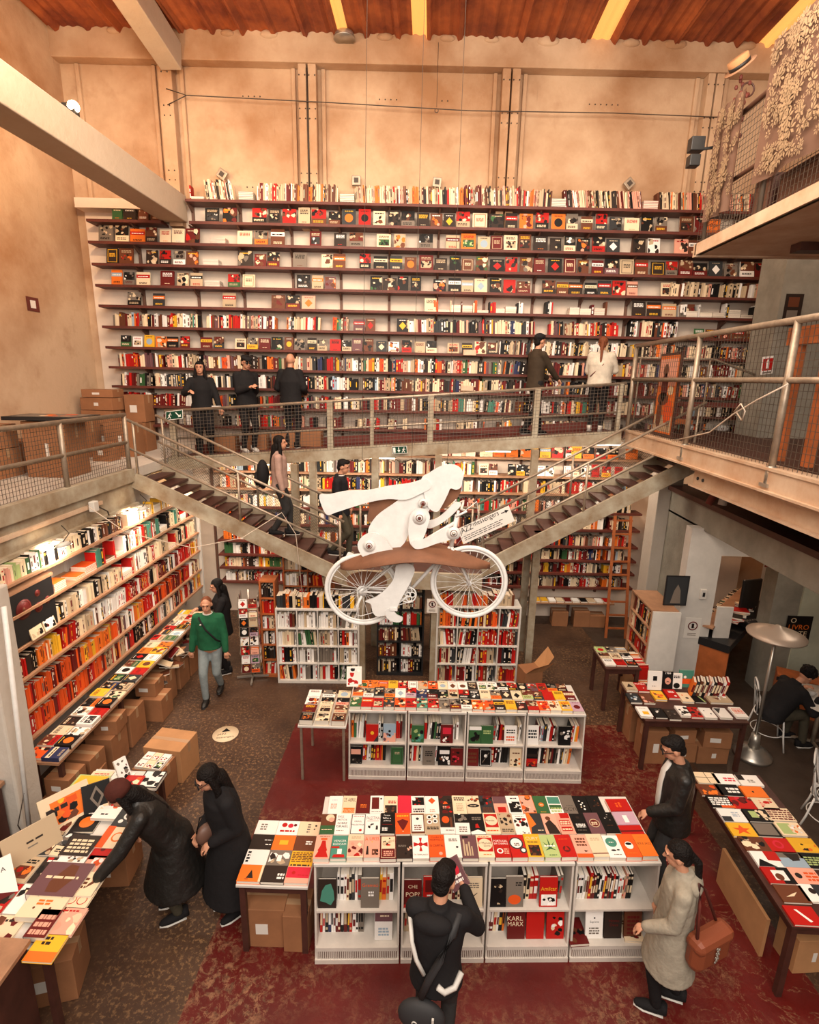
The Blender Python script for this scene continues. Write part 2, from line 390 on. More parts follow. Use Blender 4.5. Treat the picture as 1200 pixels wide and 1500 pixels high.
# ---- left mezzanine ----
mb = MB().box((-6.6, -1.5, 3.38), (-4.65, 10.6, 3.54)); struct(mb, 'floor_mezzanine_left', M['wall_low'])
mb = MB().box((-4.66, -1.5, 3.36), (-4.56, 8.05, 3.56)); struct(mb, 'trim_33', M['steel_green'])
mb = MB().box((-4.80, -1.5, 3.0), (-4.62, 8.1, 3.36)); mb.box((-4.84, -1.5, 2.98), (-4.56, 8.1, 3.02)); struct(mb, 'trim_34', M['steel_green'])
mb = MB().box((-4.62, -1.5, 3.19), (-4.585, 7.2, 3.24)); struct(mb, 'trim_35', M['steel_cream'])
# ---- right mezzanine (a little higher) ----
mb = MB().box((3.62, -1.5, 3.98), (7.9, 10.9, 4.13)); struct(mb, 'floor_mezzanine_right', M['darkwood'])
mb = MB().box((3.52, -1.5, 3.93), (3.62, 9.85, 4.15)); mb.box((3.48, -1.5, 3.92), (3.66, 9.85, 3.945)); mb.box((3.50, -1.5, 4.15), (3.72, 9.85, 4.18)); struct(mb, 'trim_36', M['steel_cream'])
mb = MB().box((3.66, -1.5, 3.66), (3.74, 7.45, 3.86)); mb.box((3.60, -1.5, 3.64), (3.82, 7.45, 3.665)); mb.box((3.60, -1.5, 3.86), (3.82, 7.45, 3.88))
struct(mb, 'trim_37', M['steel_cream'])
mb = MB()
for y in (7.32, 7.18): mb.disc((3.655, y, 3.76), .022, .02, 'x', 10)
tag(mb.build('beam_bolts', M['blackmetal']), kind='structure')
# concrete column behind the right mezzanine
mb = MB().box((5.62, 9.5, 4.1), (6.45, 10.2, 7.4)); struct(mb, 'wall_column_right', M['grey_beam'])
# lower right: white column, white wall pieces, grey beam
mb = MB().box((4.14, 9.6, 0), (4.56, 10.0, 3.42)); struct(mb, 'wall_column_lower', M['wall_low'], bevel=.01)
mb = MB().box((4.36, -1.5, 2.76), (4.62, 9.7, 3.16)); struct(mb, 'trim_38', M['grey_beam'], bevel=.008)
mb = MB().box((4.30, -1.5, 3.16), (7.9, 9.75, 3.24)); struct(mb, 'ceiling_under_mezzanine', M['darkwood'])
mb = MB().box((4.18, 8.3, 0), (4.70, 8.5, 2.80)); mb.box((4.70, 8.3, 2.36), (7.9, 8.5, 3.16)); struct(mb, 'wall_right_partition', M['white'])
mb = MB().box((4.36, 8.5, 0), (4.42, 9.7, 2.8)); struct(mb, 'wall_right_recess', M['grey_beam'])
mb = MB().box((5.62, 8.28, 0), (6.05, 8.6, 2.4)); struct(mb, 'wall_right_pier', M['grey_beam'])
mb = MB().box((6.05, 8.25, 0), (6.75, 8.5, 2.4)); struct(mb, 'wall_right_green', M['teal_wall'])
mb = MB().box((6.75, 8.25, 0), (7.9, 8.5, 2.4)); struct(mb, 'wall_right_brown', M['orangewood'])
mb = MB().box((4.4, 11.2, 0), (7.9, 11.4, 3.2)); struct(mb, 'wall_back_room', M['wall_low'])
mb = MB().box((3.42, 10.45, .0), (4.2, 10.8, 0.01)); 
# left foreground column
mb = MB().bar((-4.27, 4.60, -.02), (-4.25, 4.60, 2.98), .34, .32, up=(0, 1, 0)); struct(mb, 'wall_column_left', M['wall_low'], bevel=.02)

# ================= WALL SHELVING =================
ROWS = [8.005, 7.648, 7.29, 6.925, 6.565, 6.211, 5.844, 5.477, 5.116, 4.762, 4.394, 4.028]
LOW = [3.522, 3.153, 2.806, 2.425, 2.066, 1.709, 1.405, 1.121, .809]
sh = thing('wall_bookshelf', 'floor to roof red-brown shelving fixed along the whole back wall', 'bookshelf', WALL)
for i, z in enumerate(ROWS):
    mb = MB(); segs = [(-4.46, 5.9)] if i == 0 else ([(-6.25, -4.92), (-4.42, 6.6)] if i == 1 else [(-6.3 + .02 * i, 6.65)])
    for a, b in segs: mb.box((a, -.27, z - .045), (b, .07, z))
    part(mb, 'shelf', M['shelfwood'], sh)
for i, z in enumerate(LOW):
    mb = MB().box((-4.3, -.27, z - .04), (4.35, .07, z)); part(mb, 'shelf', M['shelfpale' if i < 3 else 'shelfwood'], sh)
for x in (-5.49, -4.45, -3.58, -2.65, -1.75, -.84, .06, .96, 1.88, 2.78, 3.67, 4.6, 5.5):
    mb = MB().box((x - .022, -.20 if 0 else .02, 3.7 if x < -4.5 or x > 4.4 else .6), (x + .022, .075, 8.0 if x > -4.5 and x < 5.6 else 7.6))
    for z in ROWS:
        if z == 8.005 and (x < -4.5 or x > 5.6): continue
        mb.add([(x - .015, .03, z - .045), (x + .015, .03, z - .045), (x + .015, -.2, z - .045), (x - .015, -.2, z - .045), (x + .015, .03, z - .16), (x - .015, .03, z - .16)],
               [(0, 1, 2, 3), (3, 2, 4, 5), (0, 3, 5), (1, 4, 2), (0, 5, 4, 1)])
    part(mb, 'upright', M['bracket'], sh)

# ================= RAILINGS =================
def wire_grid(mb, P, U, V, nu, nv, r=.0035):      # bilinear grid of wires on a panel P, P+U, P+V
    P, U, V = Vector(P), Vector(U), Vector(V)
    for i in range(nu + 1): mb.bar(P + U * (i / nu), P + U * (i / nu) + V, r * 2)
    for j in range(nv + 1): mb.bar(P + V * (j / nv), P + V * (j / nv) + U, r * 2, up=(0, .1, 1))
def diag_grid(mb, P, U, V, n_, asp, r=.003):
    P, U, V = Vector(P), Vector(U), Vector(V)
    k = -n_
    while k < n_ * asp:
        for sgn in (0, 1):
            # line u = k/n + v/asp
            a, b = k / (n_ * asp), (k + n_) / (n_ * asp); v0, v1 = 0, 1
            if a < 0: v0 = -a / (b - a); a0 = 0
            else: a0 = a
            if b > 1: v1 = (1 - a) / (b - a); b0 = 1
            else: b0 = b
            if v1 > v0:
                if sgn == 0: mb.bar(P + U * a0 + V * v0, P + U * b0 + V * v1, r * 2)
                else: mb.bar(P + U * a0 + V * (1 - v0), P + U * b0 + V * (1 - v1), r * 2)
        k += 1
# left mezzanine railing
t = thing('railing', 'pale tube railing with wire mesh along the left gallery edge', 'railing', TR(-4.62, 0, 3.55))
ys = [-1, .2, 1.4, 2.6, 3.9, 5.2, 6.57, 8.02]
for y in ys: part(MB().tube((0, y, -.0), (0, y, .83), .032), 'post', M['rail'], t)
part(MB().tube((0, -1.4, .83), (0, 8.04, .83), .032), 'top_rail', M['rail'], t)
part(MB().tube((0, -1.4, .42), (0, 8.04, .42), .026), 'middle_rail', M['rail'], t)
mb = MB(); wire_grid(mb, (-.03, 3.0, .02), (0, 5.0, 0), (0, 0, .78), 100, 15, .002); part(mb, 'wire_mesh', M['wire'], t)
# footbridge along the shelves, climbing gently to the right
bd = Vector((7.98, .32, .63)); bp0 = Vector((-4.62, 9.32, 3.50))
def BP(s, dy=0, dz=0): return bp0 + bd * s + Vector((0, dy, dz))
t = thing('footbridge', 'long grey steel footbridge sloping up in front of the back shelves', 'footbridge', TR(*bp0)); off = -bp0
mb = MB(); mb.bar(BP(0, 0, -.06) + off, BP(1, 0, -.06) + off, .1, .22); part(mb, 'edge_beam', M['steel_green'], t)
mb = MB(); vs_ = []
for s_ in (0, 1):
    for dy, dz in ((.05, .0), (1.12, .0), (1.12, -.08), (.05, -.08)): vs_.append(BP(s_, dy, dz) + off)
mb.add(vs_, [(0, 1, 5, 4), (3, 7, 6, 2), (0, 4, 7, 3), (1, 2, 6, 5), (0, 3, 2, 1), (4, 5, 6, 7)]); part(mb, 'deck', M['oxide'], t)
mb = MB(); mb.bar(BP(0, 1.1, .07) + off, BP(1, 1.1, .07) + off, .03, .14); part(mb, 'kickboard', M['oxide'], t)
for s_ in (.32, .46, .60, .81):
    pz = BP(s_).z; part(MB().box((bd.x * s_ - .06, .02, -3.5), (bd.x * s_ + .06, .14, bd.z * s_ - .17)), 'support_post', M['steel_green'], t)
t = thing('railing', 'galvanised railing with square wire mesh along the footbridge', 'railing', TR(*bp0))
for i, s_ in enumerate((.015, .36, .452, .58, .81, .99)):
    part(MB().box((bd.x * s_ - (.05 if i in (0, 1, 3, 4) else .03), bd.y * s_ - .05, bd.z * s_ - .15), (bd.x * s_ + (.05 if i in (0, 1, 3, 4) else .03), bd.y * s_ + .03, bd.z * s_ + .86)), 'post', M['rail' if 0 else 'steel_green'], t)
part(MB().tube(BP(0, -.02, .86) + off, BP(1, -.02, .86) + off, .026), 'top_rail', M['rail'], t)
part(MB().tube(BP(0, -.02, .38) + off, BP(1, -.02, .38) + off, .020), 'middle_rail', M['rail'], t)
mb = MB(); wire_grid(mb, BP(0, -.05, .02) + off, bd, (0, 0, .82), 130, 14, .0025); part(mb, 'wire_mesh', M['wire'], t)
# right mezzanine railing
t = thing('railing', 'tall galvanised railing with wire mesh along the right gallery edge', 'railing', TR(3.56, 0, 4.13))
for y in (9.9, 7.62, 5.66, 3.9): 
    part(MB().tube((0, y, -.1), (0, y, 1.5), .036, n=12), 'post', M['rail'], t)
    part(MB().tube((0, y, -.12), (0, y, .06), .05, n=12), 'post_socket', M['chrome'], t)
    part(MB().box((-.06, y - .07, -.16), (.02, y + .07, -.12)), 'bracket', M['chrome'], t)
part(MB().tube((0, 3, 1.5), (0, 9.95, 1.5), .036, n=12), 'top_rail', M['rail'], t)
part(MB().tube((0, 3, .93), (0, 9.95, .93), .030, n=12), 'middle_rail', M['rail'], t)
mb = MB(); wire_grid(mb, (.03, 3.5, -.12), (0, 6.4, 0), (0, 0, 1.60), 92, 22, .0022); part(mb, 'wire_mesh', M['wire'], t)
# second, inner railing seen through the first
t = thing('railing', 'thin inner tube railing beside the shelves on the right gallery', 'railing', TR(3.6, 9.9, 4.13))
part(MB().path([(0, 0, 1.3), (1.3, 0, 1.3), (2.0, -.1, 1.05)], .02), 'top_rail', M['rail'], t)
for x in (.05, 1.25): part(MB().tube((x, 0, 0), (x, 0, 1.3), .018), 'post', M['rail'], t)

# ================= STAIRS =================
def stair(name_label, p_top, p_bot, y0, y1, n_, rail_h, mirror, landing=None):
    pt, pb = Vector(p_top), Vector(p_bot)
    t = thing('staircase', name_label, 'staircase', TR(pt.x, y0, pt.z)); o = Vector((pt.x, y0, pt.z))
    def P(s_, y, dz=0): return Vector((pt.x + (pb.x - pt.x) * s_, y, pt.z + (pb.z - pt.z) * s_ + dz)) - o
    for y in (y0, y1): part(MB().bar(P(0, y, -.12), P(1, y, -.12), .05, .24), 'stringer', M['steel_green'], t)
    for k in range(n_):
        s_ = (k + .5) / n_; q = P(s_, 0)
        part(MB().box((q.x - .13, .03, q.z - .13), (q.x + .13, y1 - y0 - .03, q.z - .09)), 'tread', M['darkwood'], t)
    for y in (y0, y1):
        part(MB().tube(P(-.01, y, rail_h), P(1, y, rail_h), .022), 'handrail', M['rail'], t)
        part(MB().tube(P(-.01, y, rail_h * .45), P(1, y, rail_h * .45), .020), 'middle_rail', M['rail'], t)
        for s_ in ((0.02, .5, .98)): part(MB().tube(P(s_, y, -.1), P(s_, y, rail_h), .02), 'baluster', M['rail'], t)
    mb = MB(); U = P(1, y1, .05) - P(0, y1, .05); diag_grid(mb, P(0, y1, .05), U, (0, 0, rail_h * .4), 6, 9, .002); part(mb, 'wire_mesh', M['wire'], t)
    return t
stair('left steel stair with dark open treads descending to the middle landing', (-4.58, 0, 3.50), (-1.30, 0, 2.0), 8.05, 8.95, 15, .80, 1)
stair('right steel stair with dark open treads descending to the middle landing', (4.15, 0, 3.92), (.85, 0, 2.02), 8.45, 9.35, 15, .80, -1)
t = thing('stair_landing', 'grey steel landing between the two stairs above the dark bookcase', 'landing', TR(-.2, 8.1, 2.0))
part(MB().box((-1.15, 0, -.06), (1.1, 1.2, 0)), 'deck', M['darkwood'], t)
part(MB().box((-1.15, -.06, -.28), (1.1, .0, .0)), 'edge_beam', M['steel_green'], t)
for x, y in ((-.85, 0), (.38, 0)): part(MB().box((x - .07, y, -2.0), (x + .07, y + .14, -.06)), 'support_post', M['steel_green'], t)
part(MB().tube((-1.1, 1.15, .8), (1.1, 1.15, .8), .022), 'handrail', M['rail'], t)
for x in (-1.0, .0, 1.0): part(MB().tube((x, 1.15, 0), (x, 1.15, .8), .02), 'baluster', M['rail'], t)
for x, y in ((-2.36, 9.25), (1.9, 8.9)):
    tag(MB().box((x - .06, y - .06, 0), (x + .06, y + .06, 3.5 if x < 0 else 2.5)).build('steel_post', M['steel_green']), 'slim green-grey post under the %s' % ('left end of the footbridge' if x < 0 else 'right stair'), 'post')
# ---- upper right gallery ----
t = thing('upper_gallery', 'cream steel gallery with mesh railing jutting out high on the right', 'gallery', TR(3.70, 8.4, 6.77))
part(MB().box((0, -9, 0), (4.1, 0, .03)), 'deck', M['steel_cream'], t)
part(MB().box((-.03, -9, .0), (.05, 0, .15)), 'edge_beam', M['steel_cream'], t)
part(MB().box((-.03, -.03, -.02), (4.1, .05, .15)), 'end_beam', M['steel_cream'], t)
part(MB().box((.9, -1.6, -.16), (4.1, -1.5, 0)), 'cross_beam', M['steel_cream'], t)
part(MB().box((.9, -.85, -.10), (4.1, -.65, 0)), 'cross_beam', M['darkwood'], t)
for y in (-.15, -1.45, -2.9): part(MB().tube((0, y, 0), (0, y, 1.45), .03), 'post', M['wire'], t)
part(MB().tube((0, -6, 1.45), (0, -.1, 1.45), .03), 'top_rail', M['bracket'], t)
part(MB().tube((0, -6, .72), (0, -.1, .72), .026), 'middle_rail', M['bracket'], t)
mb = MB(); wire_grid(mb, (.02, -6, .0), (0, 6, 0), (0, 0, 1.42), 90, 21, .002); part(mb, 'wire_mesh', M['wire'], t)
mb = MB(); wire_grid(mb, (0, .03, .0), (1.6, 0, 0), (0, 0, .8), 24, 12, .002); part(mb, 'wire_mesh', M['wire'], t)
# ================= BOOK TOOLS =================
def blotches(mb, box, cols, n, T, z):
    x0, y0, x1, y1 = box
    for i in range(n):
        cx, cy = R_.uniform(x0, x1), R_.uniform(y0, y1); r = R_.uniform(.10, .26) * min(x1 - x0, y1 - y0); k = R_.randint(5, 8); a0 = R_.uniform(0, 6)
        P = []
        for j in range(k):
            a = a0 + 2 * PI * j / k; q = r * R_.uniform(.6, 1.3)
            P.append((max(x0, min(x1, cx + q * math.cos(a))), max(y0, min(y1, cy + q * math.sin(a))), z + .00012 * i))
        mb.add(P, [tuple(range(k))], C_(R_.choice(cols), .15), T)
def design(mb, spec, w, h, T, z):
    # spec: 'r:u0,v0,u1,v1,c|c:u,v,r,c|t:TEXT,u,v,h,c|b:n,u0,v0,u1,v1,c|i:u0,v0,u1,v1,cols|p:c,u,v,u,v,...'
    X = lambda u: (float(u) - .5) * w
    Y = lambda v: (float(v) - .5) * h
    for k, it in enumerate(spec.split('|')):
        if not it: continue
        op, a = it.split(':', 1); a = a.split(','); zz = z + .0004 + .0004 * k
        if op == 'r':
            mb.add([(X(a[0]), Y(a[1]), zz), (X(a[2]), Y(a[1]), zz), (X(a[2]), Y(a[3]), zz), (X(a[0]), Y(a[3]), zz)], [(0, 1, 2, 3)], C_(a[4]), T)
        elif op == 'c':
            r = float(a[2]) * w; asp = float(a[4]) if len(a) > 4 else 1
            mb.add([(X(a[0]) + r * math.cos(PI * j / 10), Y(a[1]) + r * asp * math.sin(PI * j / 10), zz) for j in range(20)], [tuple(range(20))], C_(a[3]), T)
        elif op == 't':
            put_text(mb, a[0], X(a[1]), Y(a[2]), float(a[3]) * h, C_(a[4]), T, zz, maxw=w * .9)
        elif op == 'b':
            n_ = int(a[0]); u0, v0, u1, v1 = map(float, a[1:5]); dv = (v1 - v0) / n_
            for j in range(n_):
                v = v0 + dv * j; x = u0; 
                while x < u1 - .02:
                    wd = R_.uniform(.08, .22); xe = min(u1, x + wd)
                    mb.add([(X(x), Y(v), zz), (X(xe), Y(v), zz), (X(xe), Y(v + dv * .62), zz), (X(x), Y(v + dv * .62), zz)], [(0, 1, 2, 3)], C_(a[5]), T); x = xe + .035
        elif op == 'i':
            u0, v0, u1, v1 = map(float, a[:4]); cols = a[4]
            b = (X(u0), Y(v0), X(u1), Y(v1))
            mb.add([(b[0], b[1], zz - .0001), (b[2], b[1], zz - .0001), (b[2], b[3], zz - .0001), (b[0], b[3], zz - .0001)], [(0, 1, 2, 3)], C_(cols[0]), T)
            blotches(mb, b, cols[1:] or cols, 9, T, zz)
        elif op == 'p':
            P = [(X(a[i]), Y(a[i + 1]), zz) for i in range(1, len(a) - 1, 2)]; mb.add(P, [tuple(range(len(P)))], C_(a[0]), T)
def auto_design(c, light=None):
    """a cover design for base colour c -> (spec, words)"""
    dark = c in 'kdbmfngz'
    ink = R_.choice('wcya' if dark else 'kkrdf'); ink2 = R_.choice('wcroy' if dark else 'rkdonl')
    while ink2 == c: ink2 = R_.choice('wcroykd')
    k = R_.choice([0, 0, 1, 1, 2, 3, 3, 3, 4, 4, 4, 4, 5, 5, 6, 7])
    if k == 0: return 'b:2,.15,.72,.85,.9,%s|i:.12,.15,.88,.62,%s' % (ink, R_.choice(['kfnac', 'zskwf', 'nrdok', 'acknf', 'fnakd', 'gekfa'])), 'picture under title'
    if k == 1: return 'b:3,.15,.62,.85,.9,%s|b:1,.3,.12,.7,.18,%s' % (ink, ink2), '%s title lines' % NAMES[ink]
    if k == 2: return 'c:.5,.45,.3,%s|b:1,.2,.84,.8,.92,%s' % (ink2, ink), 'round %s motif' % NAMES[ink2]
    if k == 3: return 'i:0,.4,1,1,%s|b:2,.12,.14,.8,.3,%s' % (R_.choice(['nadkc', 'kzswf', 'rdnkc', 'kfnac', 'sfkac']), ink), 'photo on upper half'
    if k == 4: return 'i:.02,.02,.98,.98,%s|b:1,.15,.8,.85,.92,%s' % (c + R_.choice(['nack', 'rnkc', 'kasf', 'dnpo', 'fgck']), ink), 'full cover picture'
    if k == 5: return 'r:0,.55,1,.8,%s|b:1,.1,.62,.9,.74,%s|b:2,.2,.1,.8,.25,%s' % (ink2, 'k' if ink2 in 'wcy' else 'w', ink), 'broad %s band' % NAMES[ink2]
    if k == 6: return 'r:.1,.08,.9,.92,%s|r:.14,.11,.86,.89,%s|b:3,.25,.45,.75,.7,%s' % (ink, c, ink), 'thin %s frame' % NAMES[ink]
    return 'p:%s,.5,.75,.8,.45,.5,.15,.2,.45|b:1,.2,.84,.8,.91,%s' % (ink2, ink), '%s diamond motif' % NAMES[ink2]
PAGE = lin((226, 216, 200))
def make_book(T, w, h, t, c, spec, label, group, name='book', cat='book', pages=True, spine='', pagecol=None):
    """lying on its back: x spine to fore-edge, y foot to head, z thickness; T places it"""
    col = C_(c, .08); mb = MB(); b = .0022
    mb.box((-w / 2, -h / 2, 0), (w / 2, h / 2, b), col); mb.box((-w / 2, -h / 2, t - b), (w / 2, h / 2, t), col)
    mb.box((-w / 2 - b, -h / 2, 0), (-w / 2, h / 2, t), col)
    if spec: design(mb, spec, w, h, None, t)
    if spine:   # label bands on the spine
        for (v0, v1, cc) in spine:
            x = -w / 2 - b - .0005
            mb.add([(x, (v0 - .5) * h, .12 * t), (x, (v0 - .5) * h, .88 * t), (x, (v1 - .5) * h, .88 * t), (x, (v1 - .5) * h, .12 * t)], [(0, 1, 2, 3)], C_(cc))
    o = mb.build(name, M['print'], Tm=T); tag(o, label, cat, group)
    if pages:
        pb = MB().box((-w / 2 + .0005, -h / 2 + .003, b), (w / 2 - .004, h / 2 - .003, t - b), pagecol or PAGE)
        part(pb, 'pages', M['print'], o)
    return o
FACE = lambda lean: Matrix.Rotation(math.radians(lean), 4, 'X')                       # stands face out
SPINE = Matrix(((0, 0, 1, 0), (1, 0, 0, 0), (0, 1, 0, 0), (0, 0, 0, 1)))               # stands spine out towards -y
# colour sets weighted as on the shelves
POP = 'w' * 17 + 'c' * 15 + 'k' * 13 + 'd' * 9 + 'r' * 8 + 'n' * 5 + 'o' * 3 + 'y' * 2 + 'f' * 6 + 'a' * 8 + 's' * 4 + 'z' * 3 + 'g' * 2 + 't' * 1 + 'b' * 2 + 'l' * 1 + 'm' * 3 + 'p' * 4 + 'q' * 2
DARKP = 'k' * 10 + 'f' * 10 + 'n' * 9 + 'd' * 8 + 'a' * 6 + 'c' * 7 + 'w' * 2 + 'r' * 3 + 'z' * 4 + 's' * 4 + 'o' * 3 + 'g' * 3 + 'm' * 3 + 'p' * 2 + 'y'
TANP = 'c' * 10 + 'a' * 10 + 'p' * 5 + 'n' * 5 + 'w' * 6 + 'f' * 5 + 'k' * 4 + 'd' * 4 + 'o' * 2 + 'r' * 2
class Mass:                       # the shelved books beyond the ones modelled one by one
    def __init__(s): s.mb = MB()
    def spine_book(s, T, x, h, t, dep, c, lean=0):
        col = C_(c, .18); A = T @ TR(x, 0, 0) @ Matrix.Rotation(lean, 4, 'Y')
        m = s.mb; pg = lin((214, 198, 176)) if R_.random() < .8 else col
        x1 = t * .94
        V = [(0, 0, 0), (x1, 0, 0), (x1, dep, 0), (0, dep, 0), (0, 0, h), (x1, 0, h), (x1, dep, h), (0, dep, h)]
        o = len(m.v); m.v += [tuple(A @ Vector(p)) for p in V]
        for f, cc in (((4, 5, 6, 7), pg), ((0, 1, 5, 4), col), ((1, 2, 6, 5), col), ((3, 0, 4, 7), col)):
            m.f.append([i + o for i in f]); m.c.append(cc); m.sm.append(False)
        k = R_.random()
        if k < .42:
            dark = c in 'kdbmfngzr'; ink = C_(R_.choice('wcya') if dark else R_.choice('kdrsf'))
            for (a, b) in R_.choice([((.25, .7),), ((.1, .18), (.4, .82)), ((.06, .14), (.3, .6), (.8, .9)), ((.7, .85),), ((.15, .45), (.55, .75))]):
                q0, q1 = x1 * .22, x1 * .78
                m.add([(q0, -.0008, a * h), (q1, -.0008, a * h), (q1, -.0008, b * h), (q0, -.0008, b * h)], [(0, 1, 2, 3)], ink, A)
    def row(s, T, x0, x1, hm=.22, pop=POP, lean=0, dep=.16, tm=.03, gaps=0, flat=0, maxh=.30):
        """fills x0..x1 of a shelf whose local frame has x along, -y to the front, z up"""
        x = x0; c = R_.choice(pop)
        while x < x1 - .012:
            if gaps and R_.random() < gaps: x += R_.uniform(.1, .35); continue
            if flat and R_.random() < flat:
                wd = R_.uniform(.16, .24)
                if x + wd > x1: break
                z = 0
                for k in range(R_.randint(2, 6)):
                    t = R_.uniform(.014, .03); s.flat_book(T @ TR(x + wd / 2, .09, z), wd, .2, t, R_.choice(pop)); z += t
                x += wd + .01; continue
            t = R_.uniform(.45, 1.6) * tm
            if x + t > x1: break
            if R_.random() < .6: c = R_.choice(pop)
            h = min(maxh, hm * R_.uniform(.84, 1.12)); d = dep * R_.uniform(.85, 1.05)
            ln = lean * R_.uniform(.6, 1.3)
            s.spine_book(T @ TR(0, R_.uniform(0, .012), 0), x, h, t, d, c, ln); x += t / max(.7, math.cos(ln)) + .001
    def flat_book(s, T, w, h, t, c, spec=None):
        col = C_(c, .12); m = s.mb
        m.box((-w / 2, -h / 2, 0), (w / 2, h / 2, .002), col, T); m.box((-w / 2 + .002, -h / 2 + .002, .002), (w / 2 - .002, h / 2 - .002, t - .002), PAGE, T); m.box((-w / 2, -h / 2, t - .002), (w / 2, h / 2, t), col, T)
        if spec: design(m, spec, w, h, T, t)
    def face(s, T, w, h, t, c, spec): s.flat_book(T @ FACE(80) @ TR(0, h / 2, 0), w, h, t, c, spec)
MS = Mass()
ORD = ['first', 'second', 'third', 'fourth', 'fifth', 'sixth', 'seventh', 'eighth', 'ninth', 'tenth', 'eleventh', 'twelfth', '13th', '14th', '15th', '16th', '17th', '18th', '19th', '20th', '21st', '22nd', '23rd',
       '24th', '25th', '26th', '27th', '28th', '29th', '30th', '31st', '32nd', '33rd', '34th', '35th', '36th', '37th', '38th', '39th', '40th'] + ['%dth' % i for i in range(41, 99)]
# ================= BACK WALL BOOKS =================
def S_(z): return WALL @ TR(0, -.20, z)
MS.row(S_(8.005), -4.40, -4.1, .24, TANP, flat=.9); MS.row(S_(8.005), -4.1, -3.6, .33, TANP, lean=-.12, tm=.02, maxh=.34)
MS.row(S_(8.005), -3.2, -1.75, .29, TANP, tm=.022, lean=.04); MS.row(S_(8.005), -1.45, .5, .29, TANP, tm=.020, lean=-.06); MS.row(S_(8.005), .5, 1.5, .31, TANP, tm=.024, lean=-.1, maxh=.36)
MS.row(S_(8.005), 1.5, 2.05, .28, TANP, tm=.018); MS.row(S_(8.005), 2.3, 3.7, .32, TANP, tm=.019, lean=-.2); MS.row(S_(8.005), 3.95, 5.8, .30, TANP, tm=.02, lean=-.14)
for x, c in ((-3.4, 'f'), (-1.6, 'g'), (2.17, 'z'), (3.82, 'r')):
    for k in range(6): MS.flat_book(S_(8.005) @ TR(x, .1, k * .026), .26, .2, .024, c)
# face-out display books, one object each (the clearest rows of the wall)
DN = ['second', 'third', 'fourth', 'fifth', 'sixth', 'seventh', 'eighth']
def display_row(ri, z, x0, x1, wm, hm, keep, skip=(), pop=DARKP, fill=.92):
    x = x0; n = 0
    while x < x1:
        wd = wm * R_.uniform(.86, 1.15)
        if any(a < x + wd / 2 < b for a, b in skip) or R_.random() > fill: x += wd * .9; continue
        h = hm * R_.uniform(.86, 1.08); c = R_.choice(pop); sp, words = auto_design(c); t = R_.uniform(.012, .03)
        T = S_(z) @ TR(x + wd / 2, .02, 0)
        if keep:
            n += 1
            make_book(T @ FACE(78) @ TR(0, h / 2, 0), wd, h, t, c, sp, '%s display book, %s, %s from left, %s shelf row' % (NAMES[c], words.replace('its ', '').replace('the ', ''), ORD[n - 1], DN[ri - 1]),
                      'display books on the %s shelf row' % DN[ri - 1], 'display_book', 'display book', pages=False)
        else: MS.face(T, wd, h, t, c, sp)
        x += wd + R_.uniform(.015, .06)
    return n
display_row(1, 7.648, -6.0, -5.05, .2, .26, True, fill=.95)
nd = display_row(1, 7.648, -4.15, 5.7, .23, .27, False, fill=.93)
display_row(2, 7.29, -6.1, 5.8, .23, .27, True, skip=((-4.2, -3.6), (-2.6, -2.3), (-.05, .2), (.6, .85)), fill=.94)
display_row(3, 6.925, -6.0, 6.3, .23, .26, True, skip=((-4.3, -3.7), (-2.4, -2.1), (-1.7, -1.4)), fill=.92)
display_row(4, 6.565, -5.95, 4.3, .22, .25, True, skip=((-4.3, -3.8), (-2.9, -2.5), (-1.7, -1.2)), fill=.90)
for z, xs in ((7.29, (-3.95,)), (6.925, (-4.1,)), (6.565, (-4.1,))):
    for x in xs:
        for k in range(5): MS.flat_book(S_(z) @ TR(x, .1, k * .022), .28, .2, .02, R_.choice('crwas'))
MS.row(S_(6.565), 4.35, 6.3, .24, 'cawp' * 4 + 'nkf', lean=.02)
display_row(5, 6.211, -5.9, -.1, .22, .25, True, skip=((-4.6, -4.0), (-3.5, -3.0), (-1.9, -1.7)), fill=.72)
MS.row(S_(6.211), .0, 1.7, .2, 'qqprcwkn', flat=.35); MS.row(S_(6.211), 1.75, 3.6, .22, POP, flat=.3, gaps=.03); display_row(5, 6.211, 3.7, 4.6, .25, .26, False); MS.row(S_(6.211), 4.6, 6.35, .25, 'cawfkd', flat=.4)
MS.row(S_(5.844), -6.0, -1.6, .23, POP, gaps=.02, lean=.05); display_row(6, 5.844, -1.5, -.6, .2, .25, False, fill=.7); MS.row(S_(5.844), -.5, 3.5, .23, POP, gaps=.03, lean=-.05)
MS.row(S_(5.844), 3.7, 4.6, .27, POP, tm=.035); display_row(6, 5.844, 4.7, 6.3, .22, .18, False)
display_row(7, 5.477, -5.9, 1.15, .19, .22, True, fill=.93, pop=DARKP + 'wwwcccyor')
MS.row(S_(5.477), 1.2, 3.7, .24, 'kkszwcadfn', tm=.024, lean=.03); MS.row(S_(5.477), 3.75, 6.4, .22, DARKP)
for z, h in ((5.116, .23), (4.762, .225), (4.394, .225), (4.028, .20)):
    x = -5.98
    while x < 6.2:
        L_ = R_.uniform(.6, 1.5); MS.row(S_(z), x, min(x + L_, 6.3), h, POP if R_.random() < .75 else R_.choice([DARKP, 'kkwwzs' + 'c', TANP, 'rrdddwk']), tm=.032, gaps=.0 if z > 4.1 else .05, lean=0 if R_.random() < .85 else .08)
        x += L_ + (.02 if z > 4.1 else .1)
LOWP = POP + 'yo' * 3
